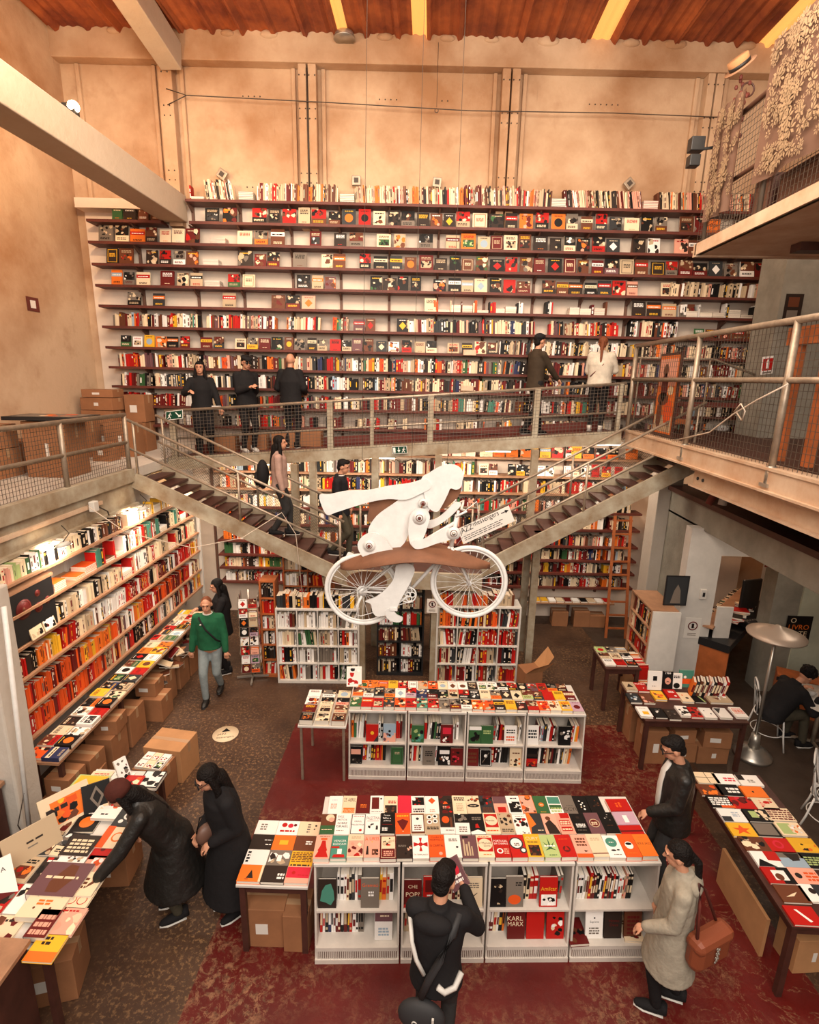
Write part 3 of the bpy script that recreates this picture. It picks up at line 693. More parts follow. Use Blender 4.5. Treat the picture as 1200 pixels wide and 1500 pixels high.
for z, h in zip(LOW, (.22, .24, .23, .22, .22, .2, .2, .19, .18)):
    for i, x0 in enumerate((-4.2, -3.5, -2.6, -1.7, -.8, .1, 1.0, 1.92, 2.82, 3.72)):
        x1 = min(x0 + .84, 4.15)
        if z > 3.4: display_row(9, z, x0, x1, .22, .22, False, pop='wwccyyorkn') if x0 > .5 else MS.row(S_(z), x0, x1, .2, TANP + 'y', flat=.5)
        elif z > 3.1 and x0 > .5: display_row(9, z, x0, x1, .17, .23, False, pop='wwwccyykrl')
        else: MS.row(S_(z), x0, x1, h, LOWP if R_.random() < .7 else R_.choice([DARKP, 'rrdwkc', 'wwcckk']), tm=.030)
# ================= LEFT WALL SHELVES =================
LS = thing('wall_bookshelf', 'long pine wall shelves under the left gallery packed with books', 'bookshelf', TR(-4.82, 4.9, 0))
LR = [2.78, 2.41, 2.03, 1.66, 1.27, .93]
for i, z in enumerate(LR):
    part(MB().box((0, 0, z - .03), (.40, 4.95, z)), 'shelf', M['shelfpale'], LS)
for y in (.0, 1.65, 3.3, 4.92): part(MB().box((0.01, y, .5), (.05, y + .04, 3.0)), 'upright', M['white'], LS)
part(MB().box((.36, 4.93, .75), (.41, 4.99, 3.0)), 'upright', M['white'], LS)
def L_(z): return Matrix(((0, -1, 0, -4.46), (1, 0, 0, 4.95), (0, 0, 1, z), (0, 0, 0, 1)))   # x along +Y, -y towards the room
MS.row(L_(2.78), .0, .55, .17, 'ppcce', tm=.03); MS.row(L_(2.78), .55, 2.0, .2, 'wwwckg', tm=.035, maxh=.22); MS.row(L_(2.78), 2.0, 2.5, .19, 'kfn', tm=.02)
MS.row(L_(2.78), 2.6, 4.85, .18, 'ccyywwan', tm=.03, flat=.1)
MS.row(L_(2.41), .9, 1.3, .25, 'oooq', tm=.02, flat=1); MS.row(L_(2.41), 1.3, 1.75, .25, 'ooq', flat=1); MS.row(L_(2.41), 1.75, 4.85, .25, 'rkwcdtna' * 2 + 'k', tm=.03, flat=.05)
MS.row(L_(2.03), .9, 2.3, .22, 'wwccakf', tm=.035); MS.row(L_(2.03), 2.3, 4.85, .25, 'aaccnrwk', tm=.04, flat=.06)
for z in (1.66, 1.27, .93):
    x = .05
    while x < 4.8:
        e = min(4.88, x + R_.uniform(.3, .9)); MS.row(L_(z), x, e, .25 if z < 1.6 else .24, R_.choice([POP, POP, 'rrrdw', 'wwwwc', 'kkwwd', 'ooyc', 'qqrd']), tm=.028, dep=.22, lean=0 if R_.random() < .7 else .1); x = e + .004
# black panel with round motifs at the near end of the shelves
t = thing('display_case', 'large black display case with brown round motifs on the left shelves', 'display case', TR(-4.46, 5.0, 2.03))
part(MB().box((-.3, .0, .01), (.02, .82, .62)), 'case', M['blackmetal'], t, .004)
mb = MB(); mb.box((-.31, -.01, .62), (.03, .83, .66)); part(mb, 'lid', M['shelfpale'], t)
mb = MB()
for y, z, r in ((.33, .40, .115), (.55, .33, .06), (.70, .36, .045), (.56, .50, .04)):
    mb.disc((.022, y, z), r, .004, 'x', 24, C_('d')); mb.ring((.024, y, z), r * .82, .002, 'x', 24, 4, C_('n')); mb.disc((.0245, y, z), r * .2, .003, 'x', 12, C_('n'))
part(mb, 'round_motif', M['print'], t)
LB = 'large white picture book %s leaning on the black display case'
for y, wds in ((.45, 'with a dark street scene'), (.66, 'with red figures')):
    make_book(TR(-4.42, 5.0 + y, 2.035) @ Matrix.Rotation(PI / 2, 4, 'Z') @ FACE(76) @ TR(0, .12, 0), .19, .24, .012, 'c', 'i:.06,.06,.94,.94,ckfa' if y < .5 else 'i:.06,.06,.94,.94,wrdk', LB % wds, 'books on the left shelves')
# reading ledge of the left shelves, piled with flat books, cartons below
t = thing('book_ledge', 'long low plank ledge of flat books in front of the left shelves', 'table', TR(-4.42, 4.9, 0))
part(MB().box((0, 0, .78), (.44, 4.0, .81)), 'top', M['shelfpale'], t)
for y in (.1, 1.3, 2.6, 3.85): part(MB().box((.04, y, 0), (.09, y + .05, .78)), 'leg', M['darkwood'], t); part(MB().box((.34, y, 0), (.39, y + .05, .78)), 'leg', M['darkwood'], t)
pal = 'qrcfwoybkwwrkcazrwcyogwk'
nb = 0
for r_ in range(2):
    for k in range(20):
        y = 5.02 + k * .195 + R_.uniform(-.01, .01); x = -4.29 + r_ * .205; c = pal[(k + r_ * 7) % len(pal)]
        if k in (10, 11, 12) : c = 'ywy'[k - 10] if r_ else 'gko'[k - 10]
        sp, wd = auto_design(c); tt = R_.choice([.02, .03, .05])
        lab = '%s flat book, %s, %s along the %s row of the low ledge under the left shelves' % (NAMES[c], wd, ORD[k], ('wall side', 'aisle side')[r_])
        if r_ == 1 and k < 14:
            make_book(TR(x, y, .81, PI / 2), .18, .2, tt, c, sp, '%s book, %s, %s along the outer row of the left ledge' % (NAMES[c], wd.replace('its ', ''), ORD[k]), 'flat books on the left ledge')
        else: MS.flat_book(TR(x, y, .81, PI / 2), .18, .19, tt, c, sp)
# ================= CARDBOARD BOXES =================
def carton(x, y, z, w, d, h, rz=0, label='', group=None, lt=False, lab=True, flap=False):
    T = TR(x, y, z, rz)
    t = thing('cardboard_box', label, 'box', T, group); m_ = M['cardlt' if lt else 'card']
    mb = MB().box((-w / 2, -d / 2, 0), (w / 2, d / 2, h)); part(mb, 'carton', m_, t, .004)
    mb = MB().box((-w * .5 - .001, -.03, h * .72), (-w * .5 + .0, .03, h + .001)); mb.box((-w / 2, -.028, h), (w / 2, .028, h + .0015)); mb.box((w / 2, -.028, h * .7), (w / 2 + .0015, .028, h))
    part(mb, 'tape', M['tape'], t)
    if lab: part(MB().box((-.05 + R_.uniform(-.06, .06), -d / 2 - .0015, h * .35), (.04, -d / 2, h * .62)), 'shipping_label', M['paper'], t)
    return t
carton(-3.20, 5.83, 0, .50, .40, .46, -.12, 'big tan sealed carton standing on the open floor', lt=True)
carton(-3.24, 5.47, 0, .38, .30, .40, -.12, 'brown carton with white leaflets on top beside the big tan carton')
mb = MB()
for i, (x, y) in enumerate([(-.11, -.07), (0, -.07), (.11, -.07), (-.11, .07), (0, .07), (.11, .07)]):
    pass
for i in range(6):
    x, y = (-.11, 0, .11)[i % 3], (-.07, .07)[i // 3]
    c = 'wcwwcw'[i]; make_book(TR(-3.24, 5.47, .402, -.12) @ TR(x, y, 0), .10, .13, .03, c, ('i:.1,.1,.9,.5,wrn' if i != 2 else 'i:.1,.1,.9,.9,kegw'), 'small white leaflet pile, %s of the %s row on the brown floor carton' % (['first', 'middle', 'last'][i % 3], ('front', 'rear')[i // 3]), 'leaflets on the carton', 'leaflet_pile', 'leaflets')
for i, (y, h, w_, x) in enumerate([(5.1, .30, .36, -4.1), (5.45, .28, .3, -4.08), (5.5, .25, .3, -3.98), (5.95, .45, .4, -4.12), (6.4, .5, .42, -4.12), (6.95, .36, .36, -3.98), (7.35, .5, .34, -4.1), (7.8, .42, .36, -4.1), (8.2, .5, .34, -4.1), (8.6, .4, .36, -4.1)]):
    if i == 2: continue
    carton(x, y, 0, .34, w_ * .9, h, R_.uniform(-.04, .04), 'brown carton under the left book ledge, %s along it from its near end' % ORD[i], 'cartons under the left ledge', lab=i % 2 == 0)
for i, (y, z, h) in enumerate([(5.1, .30, .24), (5.47, .28, .22), (6.0, .45, .2), (7.0, .36, .22), (7.83, .42, .2)]):
    carton(-4.08, y, z + .002, .3, .28, h, R_.uniform(-.08, .08), 'smaller carton stacked on the cartons below the left ledge, %s of five' % ORD[i], 'upper cartons under the left ledge')
for k in range(26):
    MS.flat_book(TR(-3.98 + R_.uniform(-.04, .04), 7.2 + k * .07, .52 + R_.uniform(-.1, .15), R_.uniform(0, 3), R_.uniform(-.5, .5)), .14, .2, .02, R_.choice('nfkcad'))
G_ = 'cartons stored on the left gallery'
for i, (x, y, z, w_, d_, h) in enumerate([(-6.1, 10.0, 3.54, .55, .45, .5), (-6.12, 9.98, 4.05, .6, .45, .26), (-6.1, 9.98, 4.32, .62, .44, .22), (-6.1, 9.98, 4.55, .56, .42, .14), (-5.58, 10.2, 3.54, .4, .4, .55), (-5.55, 10.2, 4.1, .38, .35, .5),
        (-5.5, 9.5, 3.54, .5, .4, .6), (-6.2, 9.3, 3.54, .5, .45, .62), (-5.95, 8.45, 3.54, .4, .4, .45), (-6.2, 7.75, 3.54, .55, .5, .45), (-6.15, 7.2, 3.54, .6, .5, .4), (-6.1, 7.2, 3.95, .5, .45, .32), (-6.25, 6.5, 3.54, .5, .5, .4), (-6.25, 6.5, 3.95, .45, .45, .35), (-6.2, 6.5, 4.32, .42, .42, .26), (-6.22, 6.48, 4.60, .36, .38, .2), (-5.5, 8.9, 3.54, .3, .3, .3)]):
    carton(x, y, z, w_, d_, h, R_.uniform(-.08, .08), 'brown left gallery carton, %s stack, %s' % (['far corner', 'far corner', 'far corner', 'far corner', 'next to corner', 'next to corner', 'third', 'fourth', 'fifth', 'sixth', 'seventh', 'seventh', 'nearest', 'nearest', 'nearest', 'nearest', 'smallest'][i],
           ['bottom box', 'second box', 'third box', 'top box', 'bottom box', 'top box', 'single box', 'single box', 'single box', 'single box', 'bottom box', 'top box', 'bottom box', 'second box', 'third box', 'top box', 'single box'][i]), G_, lab=True)
t = thing('framed_poster', 'dark framed poster lying on cartons of the left gallery', 'poster', TR(-5.35, 7.5, 4.36, .1))
part(MB().box((-.5, -.32, -.02), (.5, .32, .03)), 'frame', M['blackmetal'], t); mb = MB(); mb.box((-.42, -.25, .03), (.42, .25, .033), C_('s')); blotches(mb, (-.2, -.2, .35, .2), 'qoncs', 12, None, .034); part(mb, 'picture', M['print'], t)
carton(-5.35, 7.5, 3.54, .6, .5, .78, .05, 'tall dark carton under the framed poster on the left gallery', G_)
for i, x in enumerate((-3.95, -3.35, -2.8, -2.3)):
    s_ = (x + 4.62) / 7.98; carton(x, 10.42 + .04 * x, 3.50 + .63 * s_ + .005, .45, .24, .3, 0, 'brown carton pushed under the lowest shelf of the footbridge, %s from its left end' % ORD[i], 'cartons on the footbridge', lab=False)
# ================= ISLAND DISPLAY UNITS =================
def island(x, y, rz, height, depth, nm, wide=.75, n=4):
    T = TR(x, y, 0, rz); units = []
    for i in range(n):
        lab = 'ivory slotted display shelf unit, %s from the left in the %s island' % (ORD[i], nm)
        u = thing('display_shelf', lab, 'display shelf', T @ TR(i * wide, 0, 0), 'display units of the %s island' % nm)
        w0, w1, H = .008, wide - .008, height
        for xx in (w0, w1 - .018):   # side panels splay outwards at the foot
            mb = MB(); mb.add([(xx, -.08, 0), (xx + .018, -.08, 0), (xx + .018, depth, 0), (xx, depth, 0), (xx, 0, H - .02), (xx + .018, 0, H - .02), (xx + .018, depth, H - .02), (xx, depth, H - .02)],
                              [(0, 3, 2, 1), (4, 5, 6, 7), (0, 1, 5, 4), (1, 2, 6, 5), (2, 3, 7, 6), (3, 0, 4, 7)]); part(mb, 'side_panel', M['beigeunit'], u)
        part(MB().box((w0, -.02, H - .03), (w1, depth, H)), 'top', M['white'], u, .004)
        part(MB().box((w0 + .018, depth * .55, .05), (w1 - .018, depth * .57, H - .03)), 'back_panel', M['beigeunit'], u)
        part(MB().box((w0 + .018, -.045, H * .53 - .02), (w1 - .018, depth * .55, H * .53)), 'shelf', M['beigeunit'], u)
        part(MB().box((w0 + .018, -.075, .15), (w1 - .018, depth * .55, .17)), 'shelf', M['beigeunit'], u)
        mb = MB(); part(MB().box((w0 + .018, -.074, .0), (w1 - .018, -.06, .15)), 'slot_shade', M['bracket'], u); k = w0 + .022; mb.box((w0 + .01, -.086, .135), (w1 - .01, -.055, .172))  # dark panel behind the ribs paints in the shade of the slots
        while k < w1 - .03: mb.box((k, -.084, .03), (k + .010, -.074, .14)); k += .0165
        mb.box((w0, -.092, 0), (w1, -.06, .045)); part(mb, 'slotted_plinth', M['beigeunit'], u)
        units.append(u)
    return T
FI = island(-.885, 3.66, .062, 1.0, .74, 'front')
MI = island(-.925, 5.90, .036, .95, .66, 'middle')
# ---- flat books on the front island ----
ROWB = [  # back row
 ('w', 'b:1,.2,.75,.6,.8,l|b:3,.15,.3,.6,.6,p', 'white book with faint pink and blue lettering'),
 ('c', 't:25 ABRIL,.5,.68,.2,f|r:.08,.08,.92,.34,o|t:POLITICO,.5,.13,.13,c', 'cream book lettered 25 ABRIL over an orange strip'),
 ('d', 'b:3,.3,.3,.75,.5,o', 'dark red book with small gold lettering'),
 ('w', 'r:.1,.25,.65,.9,d|c:.8,.82,.08,k|b:1,.1,.1,.9,.14,s', 'white book with a maroon door shape'),
 ('c', 'b:2,.3,.6,.9,.78,r|i:.06,.05,.94,.5,fank', 'cream book with red title and brown photo'),
 ('x', '', 'plain crimson book'),
 ('w', 'i:.05,.5,.95,.92,kwrk|b:2,.1,.12,.9,.35,f', 'white book with cut-out figures'),
 ('w', 'p:q,.5,.92,.78,.74,.5,.56,.22,.74|b:2,.3,.12,.7,.3,p', 'white book with a red diamond'),
 ('f', 'i:.02,.02,.98,.98,frdqk|b:2,.25,.3,.8,.45,p', 'dark book with a red face'),
 ('c', 'b:2,.1,.72,.9,.94,k|b:5,.25,.15,.75,.6,a', 'cream book with two bold black title lines'),
 ('c', 'i:.0,.62,1,.95,cqnd|c:.5,.45,.46,k,.35|b:1,.25,.42,.75,.48,c', 'cream book with a black oval'),
 ('z', 'i:.0,.4,1,1,zkrd|b:4,.15,.08,.85,.38,n', 'slate book with a dark group photo'),
 ('p', 'r:0,.6,1,1,m|r:.25,.1,.85,.4,r', 'pink and plum photo book with a red block'),
 ('w', 'b:1,.3,.82,.8,.92,k|i:.1,.08,.95,.66,kwks', 'white book with a crowd photograph'),
 ('o', 'i:.03,.03,.97,.97,pqnoc', 'orange book with streaky woodblock pattern'),
 ('g', 'c:.5,.5,.2,o|b:1,.4,.46,.6,.54,c|b:1,.3,.08,.7,.12,y', 'green book with an orange disc'),
 ('w', 'r:.04,.55,.96,.95,t|r:.04,.25,.96,.5,g|b:2,.1,.1,.9,.4,e', 'white book with teal and green blocks'),
 ('s', 't:CCYI,.5,.14,.18,f|b:1,.3,.4,.8,.44,z', 'pale grey book with thin capitals'),
 ('k', 'c:.4,.7,.07,w|c:.6,.6,.06,w|c:.45,.5,.07,w|c:.65,.42,.06,w|c:.4,.36,.06,c|c:.6,.25,.08,w', 'black book with white specks'),
 ('k', 'i:.3,.4,.8,.75,knfk', 'black book with a faint dark picture')]
ROWM = [
 ('n', 'r:0,0,1,.42,g|b:1,.1,.2,.8,.26,c|c:.6,.8,.3,c|c:.7,.7,.2,p', 'brown and green book with a curved red stroke'),
 ('w', 't:DEZ,.3,.80,.09,k|t:MITOS,.42,.64,.09,k|t:SOBRE,.45,.48,.09,k|t:ISRAEL,.48,.32,.11,k|b:1,.1,.16,.6,.2,s', 'white book lettered DEZ MITOS SOBRE ISRAEL'),
 ('w', 'r:.02,.02,.98,.98,k|r:.07,.05,.93,.95,w|b:1,.15,.85,.85,.9,r|t:ISRAEL,.5,.58,.07,k|t:PALESTINA,.5,.42,.07,k|c:.7,.2,.1,r', 'white book in a black frame with a red seal'),
 ('w', 't:PALESTINA,.5,.7,.16,m|r:.1,.62,.9,.64,r|i:.15,.2,.85,.5,wkwk', 'white book with plum title and black riders'),
 ('k', 't:Porque,.42,.84,.08,w|t:falha a,.42,.70,.09,w|t:politica,.45,.56,.09,w|r:.1,.42,.8,.43,r|b:2,.12,.12,.5,.3,w', 'black book lettered Porque falha a politica'),
 ('q', 'b:1,.1,.82,.9,.92,y|p:d,.5,.7,.9,.6,.7,.35,.5,.15,.3,.35,.1,.6|c:.5,.12,.04,c', 'orange-red book with a dark double eagle'),
 ('c', 'r:.03,.03,.97,.97,n|r:.1,.12,.9,.9,w|c:.5,.72,.11,z|b:3,.25,.18,.75,.45,n', 'small cream book in a brown frame'),
 ('a', 'c:.3,.83,.19,w|c:.3,.83,.1,k|c:.3,.6,.19,w|c:.3,.6,.1,d|c:.7,.86,.19,w|c:.7,.86,.1,k|c:.7,.63,.19,w|c:.7,.63,.1,z|b:2,.1,.25,.9,.4,f', 'tan book with a big ringed 88'),
 ('w', 'r:0,.3,1,1,f|c:.4,.68,.26,q,1.2|r:.7,.3,.85,.8,n|b:1,.35,.14,.9,.2,s', 'book with an orange-red portrait'),
 ('w', 'i:.0,.55,1,1,kfskw|b:3,.25,.1,.8,.4,s', 'white book with a dark photo above'),
 ('k', 'p:w,0,0,1,0,1,.1,.5,.22,0,.12|p:r,.35,.3,.65,.3,.55,.5,.4,.48|b:2,.2,.68,.85,.85,s', 'black book with a torn white foot'),
 ('c', 'r:.05,.3,.95,.95,r|c:.5,.62,.42,c|t:Mundo,.4,.58,.09,k|b:1,.1,.12,.9,.2,q', 'cream book with red frame round a pale disc'),
 ('a', 'i:.1,.35,.9,.95,aknf|b:2,.1,.08,.9,.25,f', 'tan book with a faded portrait'),
 ('w', 'b:1,.2,.86,.8,.91,s|i:.05,.3,.95,.8,wrdk|i:.1,.05,.9,.2,wkwk', 'white book with red and black splashes'),
 ('o', 'p:z,.2,1,1,1,1,0,0,0,.1,.3,.5,.45|b:1,.5,.15,.9,.2,c', 'orange and slate diagonal book'),
 ('p', 'p:f,.1,.5,.5,.7,.8,.4,1,0,.2,0|c:.4,.75,.18,n', 'peach book with a dark seated figure'),
 ('p', 'r:.3,.75,.95,1,r|r:.12,.42,.85,.66,r|b:2,.16,.45,.8,.64,c|r:.12,.14,.85,.34,r|b:1,.16,.18,.8,.3,c', 'peach book with boxed red lettering'),
 ('k', 'c:.5,.8,.12,f|b:3,.2,.3,.85,.5,w|b:1,.2,.15,.8,.19,s', 'black book with white middle lettering'),
 ('m', 'c:.5,.5,.36,a|c:.5,.5,.3,d|b:2,.28,.42,.72,.58,c', 'mauve book with a ringed maroon circle'),
 ('k', 'i:.3,.6,.75,.88,kswk|b:1,.3,.35,.7,.38,n', 'black book with a pale mask')]
ROWF = [
 ('p', 'p:r,.08,.05,.92,.05,.75,.3,.8,.34,.7,.5,.62,.75,.4,.75,.32,.5,.2,.34,.26,.3|r:.3,.78,.7,.86,q|b:1,.2,.92,.85,.95,n', 'peach book with a stepped red tower'),
 ('t', 't:VENCER,.5,.72,.09,w|t:ELEICAO,.5,.57,.09,w|r:0,.44,.5,.52,r|r:.4,.18,.68,.4,w|p:r,.1,.03,.9,.03,.85,.16,.2,.16', 'green book lettered VENCER with a white ballot'),
 ('c', 'i:.03,.05,.97,.72,prpcd|b:2,.2,.8,.8,.92,a', 'pink crowd collage book'),
 ('p', 't:A URSS,.5,.74,.16,q|c:.5,.68,.04,y|p:f,.12,.12,.3,.12,.26,.5,.18,.5|i:.5,.1,.9,.35,nkpd', 'peach book lettered A URSS'),
 ('d', 'r:.06,.04,.94,.96,c|i:.1,.55,.9,.9,ckra|r:.08,.06,.92,.42,d|b:3,.2,.12,.8,.36,p', 'maroon framed book with two small portraits'),
 ('f', 'i:.5,.05,1,.9,fankp|b:2,.1,.5,.6,.6,s', 'dark brown book with a side-lit face'),
 ('w', 'p:r,.5,.6,.4,.9,.6,.9|p:r,.5,.6,.4,.3,.6,.3|p:r,.5,.6,.05,.7,.05,.5|p:r,.5,.6,.95,.7,.95,.5|c:.5,.6,.14,r|t:OS TEMPLARIOS,.5,.12,.06,s', 'white book with a red cross'),
 ('q', 't:CLARA E,.5,.84,.07,d|t:MARTELO,.5,.72,.08,d|t:O CAPITAL,.5,.45,.09,d|c:.7,.15,.12,p', 'orange-red book with dark red stacked lettering'),
 ('w', 'b:2,.25,.7,.8,.85,s|c:.75,.45,.08,z', 'plain white book with small grey lettering'),
 ('m', 'r:.1,.86,.5,.95,k|r:.12,.1,.22,.8,a|r:.28,.1,.4,.6,a|r:.46,.1,.56,.7,a|r:.62,.1,.7,.5,a', 'plum brown book with upright pale lettering'),
 ('c', 'b:1,.1,.92,.85,.96,q|r:.04,.25,.96,.88,r|c:.5,.57,.44,c|t:O Mundo,.48,.58,.1,k|t:Livre,.62,.46,.09,k|b:1,.3,.1,.8,.15,o', 'cream book lettered O Mundo Livre'),
 ('r', 't:PORTUGAL,.5,.68,.09,w|t:EM CHAMAS,.5,.56,.08,w|c:.35,.28,.2,w|c:.35,.28,.12,r|b:3,.6,.15,.9,.42,p', 'red book lettered PORTUGAL with a white ring'),
 ('r', 'c:.45,.62,.45,z|c:.8,.3,.22,z|c:.45,.62,.36,w|c:.8,.3,.13,w|b:2,.3,.5,.65,.65,s', 'red book with a white and slate trefoil'),
 ('y', 't:CURY,.5,.74,.13,c|b:1,.15,.62,.85,.68,f|i:.15,.05,.85,.5,fnkd', 'mustard book lettered CURY over a dark head'),
 ('e', 'p:g,.5,.9,.56,.5,.9,.7,.6,.42,.85,.3,.5,.36,.15,.3,.4,.42,.1,.7,.44,.5|b:1,.15,.46,.85,.56,w|b:1,.3,.08,.8,.14,g', 'pale green book with a dark hemp leaf'),
 ('r', 'b:1,.2,.78,.8,.82,q|c:.5,.35,.24,d|p:r,.5,.5,.65,.3,.35,.3', 'red book with a maroon emblem'),
 ('p', 'b:3,.2,.5,.85,.9,n|p:f,.55,.32,.8,.28,.6,.22|r:0,0,1,.16,q', 'peach book with a bird over orange'),
 ('c', 'b:2,.2,.7,.8,.85,a|r:0,.12,1,.16,d', 'cream book with a maroon line at its foot'),
 ('w', 'c:.45,.68,.36,t|b:1,.3,.66,.6,.72,w|c:.4,.32,.16,k,.4|c:.7,.34,.1,k,.5|b:1,.3,.12,.8,.17,s', 'white book with a pale teal disc'),
 ('q', 'c:.5,.5,.26,w,1.1|c:.5,.56,.2,k,.5|b:1,.2,.15,.8,.2,o', 'orange-red book with a white bean shape'),
 ('o', 't:SOUL JAZZ,.5,.5,.11,f|b:1,.3,.85,.7,.88,q', 'orange book with dark capitals across')]
def top_books(T, rows, y0s, hs, H, x0, pitch, nm, thick, jig=.006):
    for (row, y0, h, th, nmr) in zip(rows, y0s, hs, thick, ('front', 'middle', 'back')):
        for i, it in enumerate(row):
            c, sp, words = it; x = x0[nmr] + pitch[nmr] * (i + .5); hh = h * R_.uniform(.97, 1.03)
            if nm == 'middle' and nmr == 'back':
                MS.flat_book(T @ TR(x, y0 + h / 2, H, R_.uniform(-.03, .03)), pitch[nmr] * .96, hh, th, c, sp); continue
            make_book(T @ TR(x, y0 + h / 2 + R_.uniform(-jig, jig), H, R_.uniform(-.02, .02)), pitch[nmr] * .965, hh, th * R_.uniform(.85, 1.15), c, sp,
                      '%s, %s row, %s island' % (words, nmr, nm), 'flat books on the %s island' % nm)
top_books(FI, (ROWF, ROWM, ROWB), (.0, .25, .49), (.235, .235, .225), 1.0, dict(front=.0, middle=.015, back=.06), dict(front=.1415, middle=.1365, back=.132), 'front', (.045, .04, .03))
for k, (c, sp, wd) in enumerate([('r', 'b:2,.3,.4,.7,.7,q', 'red book with an orange tree pattern'), ('u', 'r:.15,.4,.7,.6,w', 'lilac book with a white bar'), ('r', 'r:.5,0,.62,1,d', 'red book with a dark red stripe')]):
    make_book(FI @ TR(2.86, .60 - k * .16, 1.0, PI / 2 + .02), .15, .21, .03, c, sp, wd + ', at the right end of the front island', 'flat books on the front island')
# ---- flat books on the middle island ----
cf = 'grrzqrtrsdwoqfyfrqcyuodfg'; cm_ = 'owzowubdkakkcofcezryddrs'; cb = 'oooyrwaqcwwfwwwkkmrokyok'
rows = []
for nmr, cs in (('front', cf), ('middle', cm_), ('back', cb)):
    L0 = []
    for i, c in enumerate(cs[:21]):
        sp, wd = auto_design(c); L0.append((c, sp, '%s book with %s, %s from the left' % (NAMES[c], wd.replace('its ', ''), ORD[i])))
    rows.append(L0)
top_books(MI, rows, (.0, .22, .44), (.2, .2, .19), .95, dict(front=.02, middle=.03, back=.08), dict(front=.1405, middle=.1385, back=.134), 'middle', (.045, .05, .035))
# ---- books standing in the islands ----
FACES = {('front', 0, 1): [(.03, 'f', 'p:t,.1,.25,.4,.2,.7,.1,.9,.3,.85,.6,.7,.85,.4,.8,.2,.6', 'dark brown book with turquoise splash'), (.40, 's', 't:Gramsci,.5,.72,.11,q|b:2,.4,.4,.7,.6,w', 'grey book lettered Gramsci in red')],
         ('front', 0, 0): [(.52, 'w', 'r:0,.62,1,1,m|b:1,.3,.78,.8,.86,c|b:3,.2,.15,.8,.45,l', 'white book with plum top')],
         ('front', 1, 1): [(.02, 'd', 't:CHE,.5,.7,.12,c|t:POP?,.5,.4,.16,c|r:0,0,1,.12,r', 'maroon and orange book with bold cream capitals'), (.19, 'r', 'r:.1,.5,.9,.9,d|b:2,.2,.3,.9,.45,w', 'red book with white slanted title'), (.55, 'c', 'b:3,.25,.65,.8,.85,s|p:f,.3,.3,.7,.5,.72,.48,.33,.27', 'cream book with crossed brown ribbon')],
         ('front', 2, 1): [(.01, 'k', 'i:.2,.1,.8,.8,kfak', 'black book with a dim portrait'), (.16, 's', 'b:2,.55,.7,.9,.85,k|c:.5,.25,.36,q,.8', 'grey book with orange-red oval'), (.46, 'r', 't:Amilcar,.5,.55,.13,y|i:.08,.05,.92,.42,wkwk', 'red book lettered Amilcar over a photo')],
         ('front', 2, 0): [(.20, 'd', 't:KARL,.42,.68,.16,c|t:MARX,.45,.48,.16,c', 'dark red book lettered KARL MARX'), (.37, 'r', '', 'plain bright red book'), (.55, 'r', 'i:.15,.1,.9,.8,rwck', 'red book with a white figure')],
         ('front', 3, 0): [(.15, 'w', 't:Sapiens,.5,.5,.09,z|c:.5,.68,.05,k|b:3,.2,.15,.8,.4,s', 'white book lettered Sapiens'), (.32, 'f', 't:Homo,.55,.6,.1,d|t:Deus,.55,.45,.1,d', 'dark book lettered Homo Deus'), (.50, 'n', 'b:5,.15,.15,.85,.85,d', 'brown book with dark red lettering')],
         ('middle', 0, 1): [(.22, 'r', 'c:.5,.5,.15,y|p:z,.6,0,1,0,1,.4', 'red book with a yellow sun'), (.44, 'l', 'i:0,0,1,.5,plkm|c:.5,.6,.1,k', 'blue-grey book with a floating figure')],
         ('middle', 0, 0): [(.01, 'k', 'r:.1,.55,.9,.85,p|i:.05,.05,.95,.4,kfsk', 'black book with a pink box'), (.54, 'g', 'r:.1,.1,.9,.9,f|r:.13,.12,.87,.88,g|b:2,.3,.6,.7,.75,a', 'moss green book with a thin frame')],
         ('middle', 1, 1): [(.05, 'g', 'i:.05,.05,.95,.95,gcekt', 'green jungle cover book'), (.42, 'd', 'r:.15,.5,.85,.85,x|i:.1,.05,.9,.4,dwpk', 'dark pink floral book')],
         ('middle', 1, 0): [(.2, 's', 'b:3,.2,.5,.8,.8,k|b:1,.3,.2,.7,.26,k', 'pale grey book with black lettering'), (.4, 'k', 'i:.05,.05,.95,.5,kwnw|r:.1,.6,.9,.8,w', 'black photo book with a white strip'), (.56, 'd', 'i:.1,.2,.7,.8,drxk', 'dark red book with a face')],
         ('middle', 2, 1): [(.03, 'g', 'r:0,.8,1,1,w|i:.05,.1,.95,.7,gkgf', 'dark green leaf cover book'), (.18, 'g', 'b:2,.2,.55,.8,.8,e', 'green book with light green lettering'), (.48, 'w', 'b:2,.15,.6,.85,.85,k|b:2,.15,.2,.85,.5,q', 'white book with red block lettering')],
         ('middle', 2, 0): [(.01, 'd', 'b:3,.15,.2,.85,.85,n', 'dark red lettered book'), (.18, 'k', 'r:.05,.04,.95,.96,w|r:.09,.06,.91,.94,k|c:.5,.6,.14,w|p:s,.2,.2,.25,.2,.8,.8,.75,.8', 'black book in a white frame'), (.57, 'c', 'i:.05,.05,.95,.5,cnok|b:1,.2,.7,.8,.8,n', 'cream book with fruit picture')],
         ('middle', 3, 1): [(.01, 'w', 'b:3,.15,.35,.85,.85,z', 'white book with slate lettering'), (.42, 'k', 'i:.1,.3,.9,.8,kswk', 'black book with pale squiggles')],
         ('middle', 3, 0): [(.02, 'k', 'r:0,.55,1,.7,f|i:0,.05,1,.45,rdqk', 'black and red photo book')]}
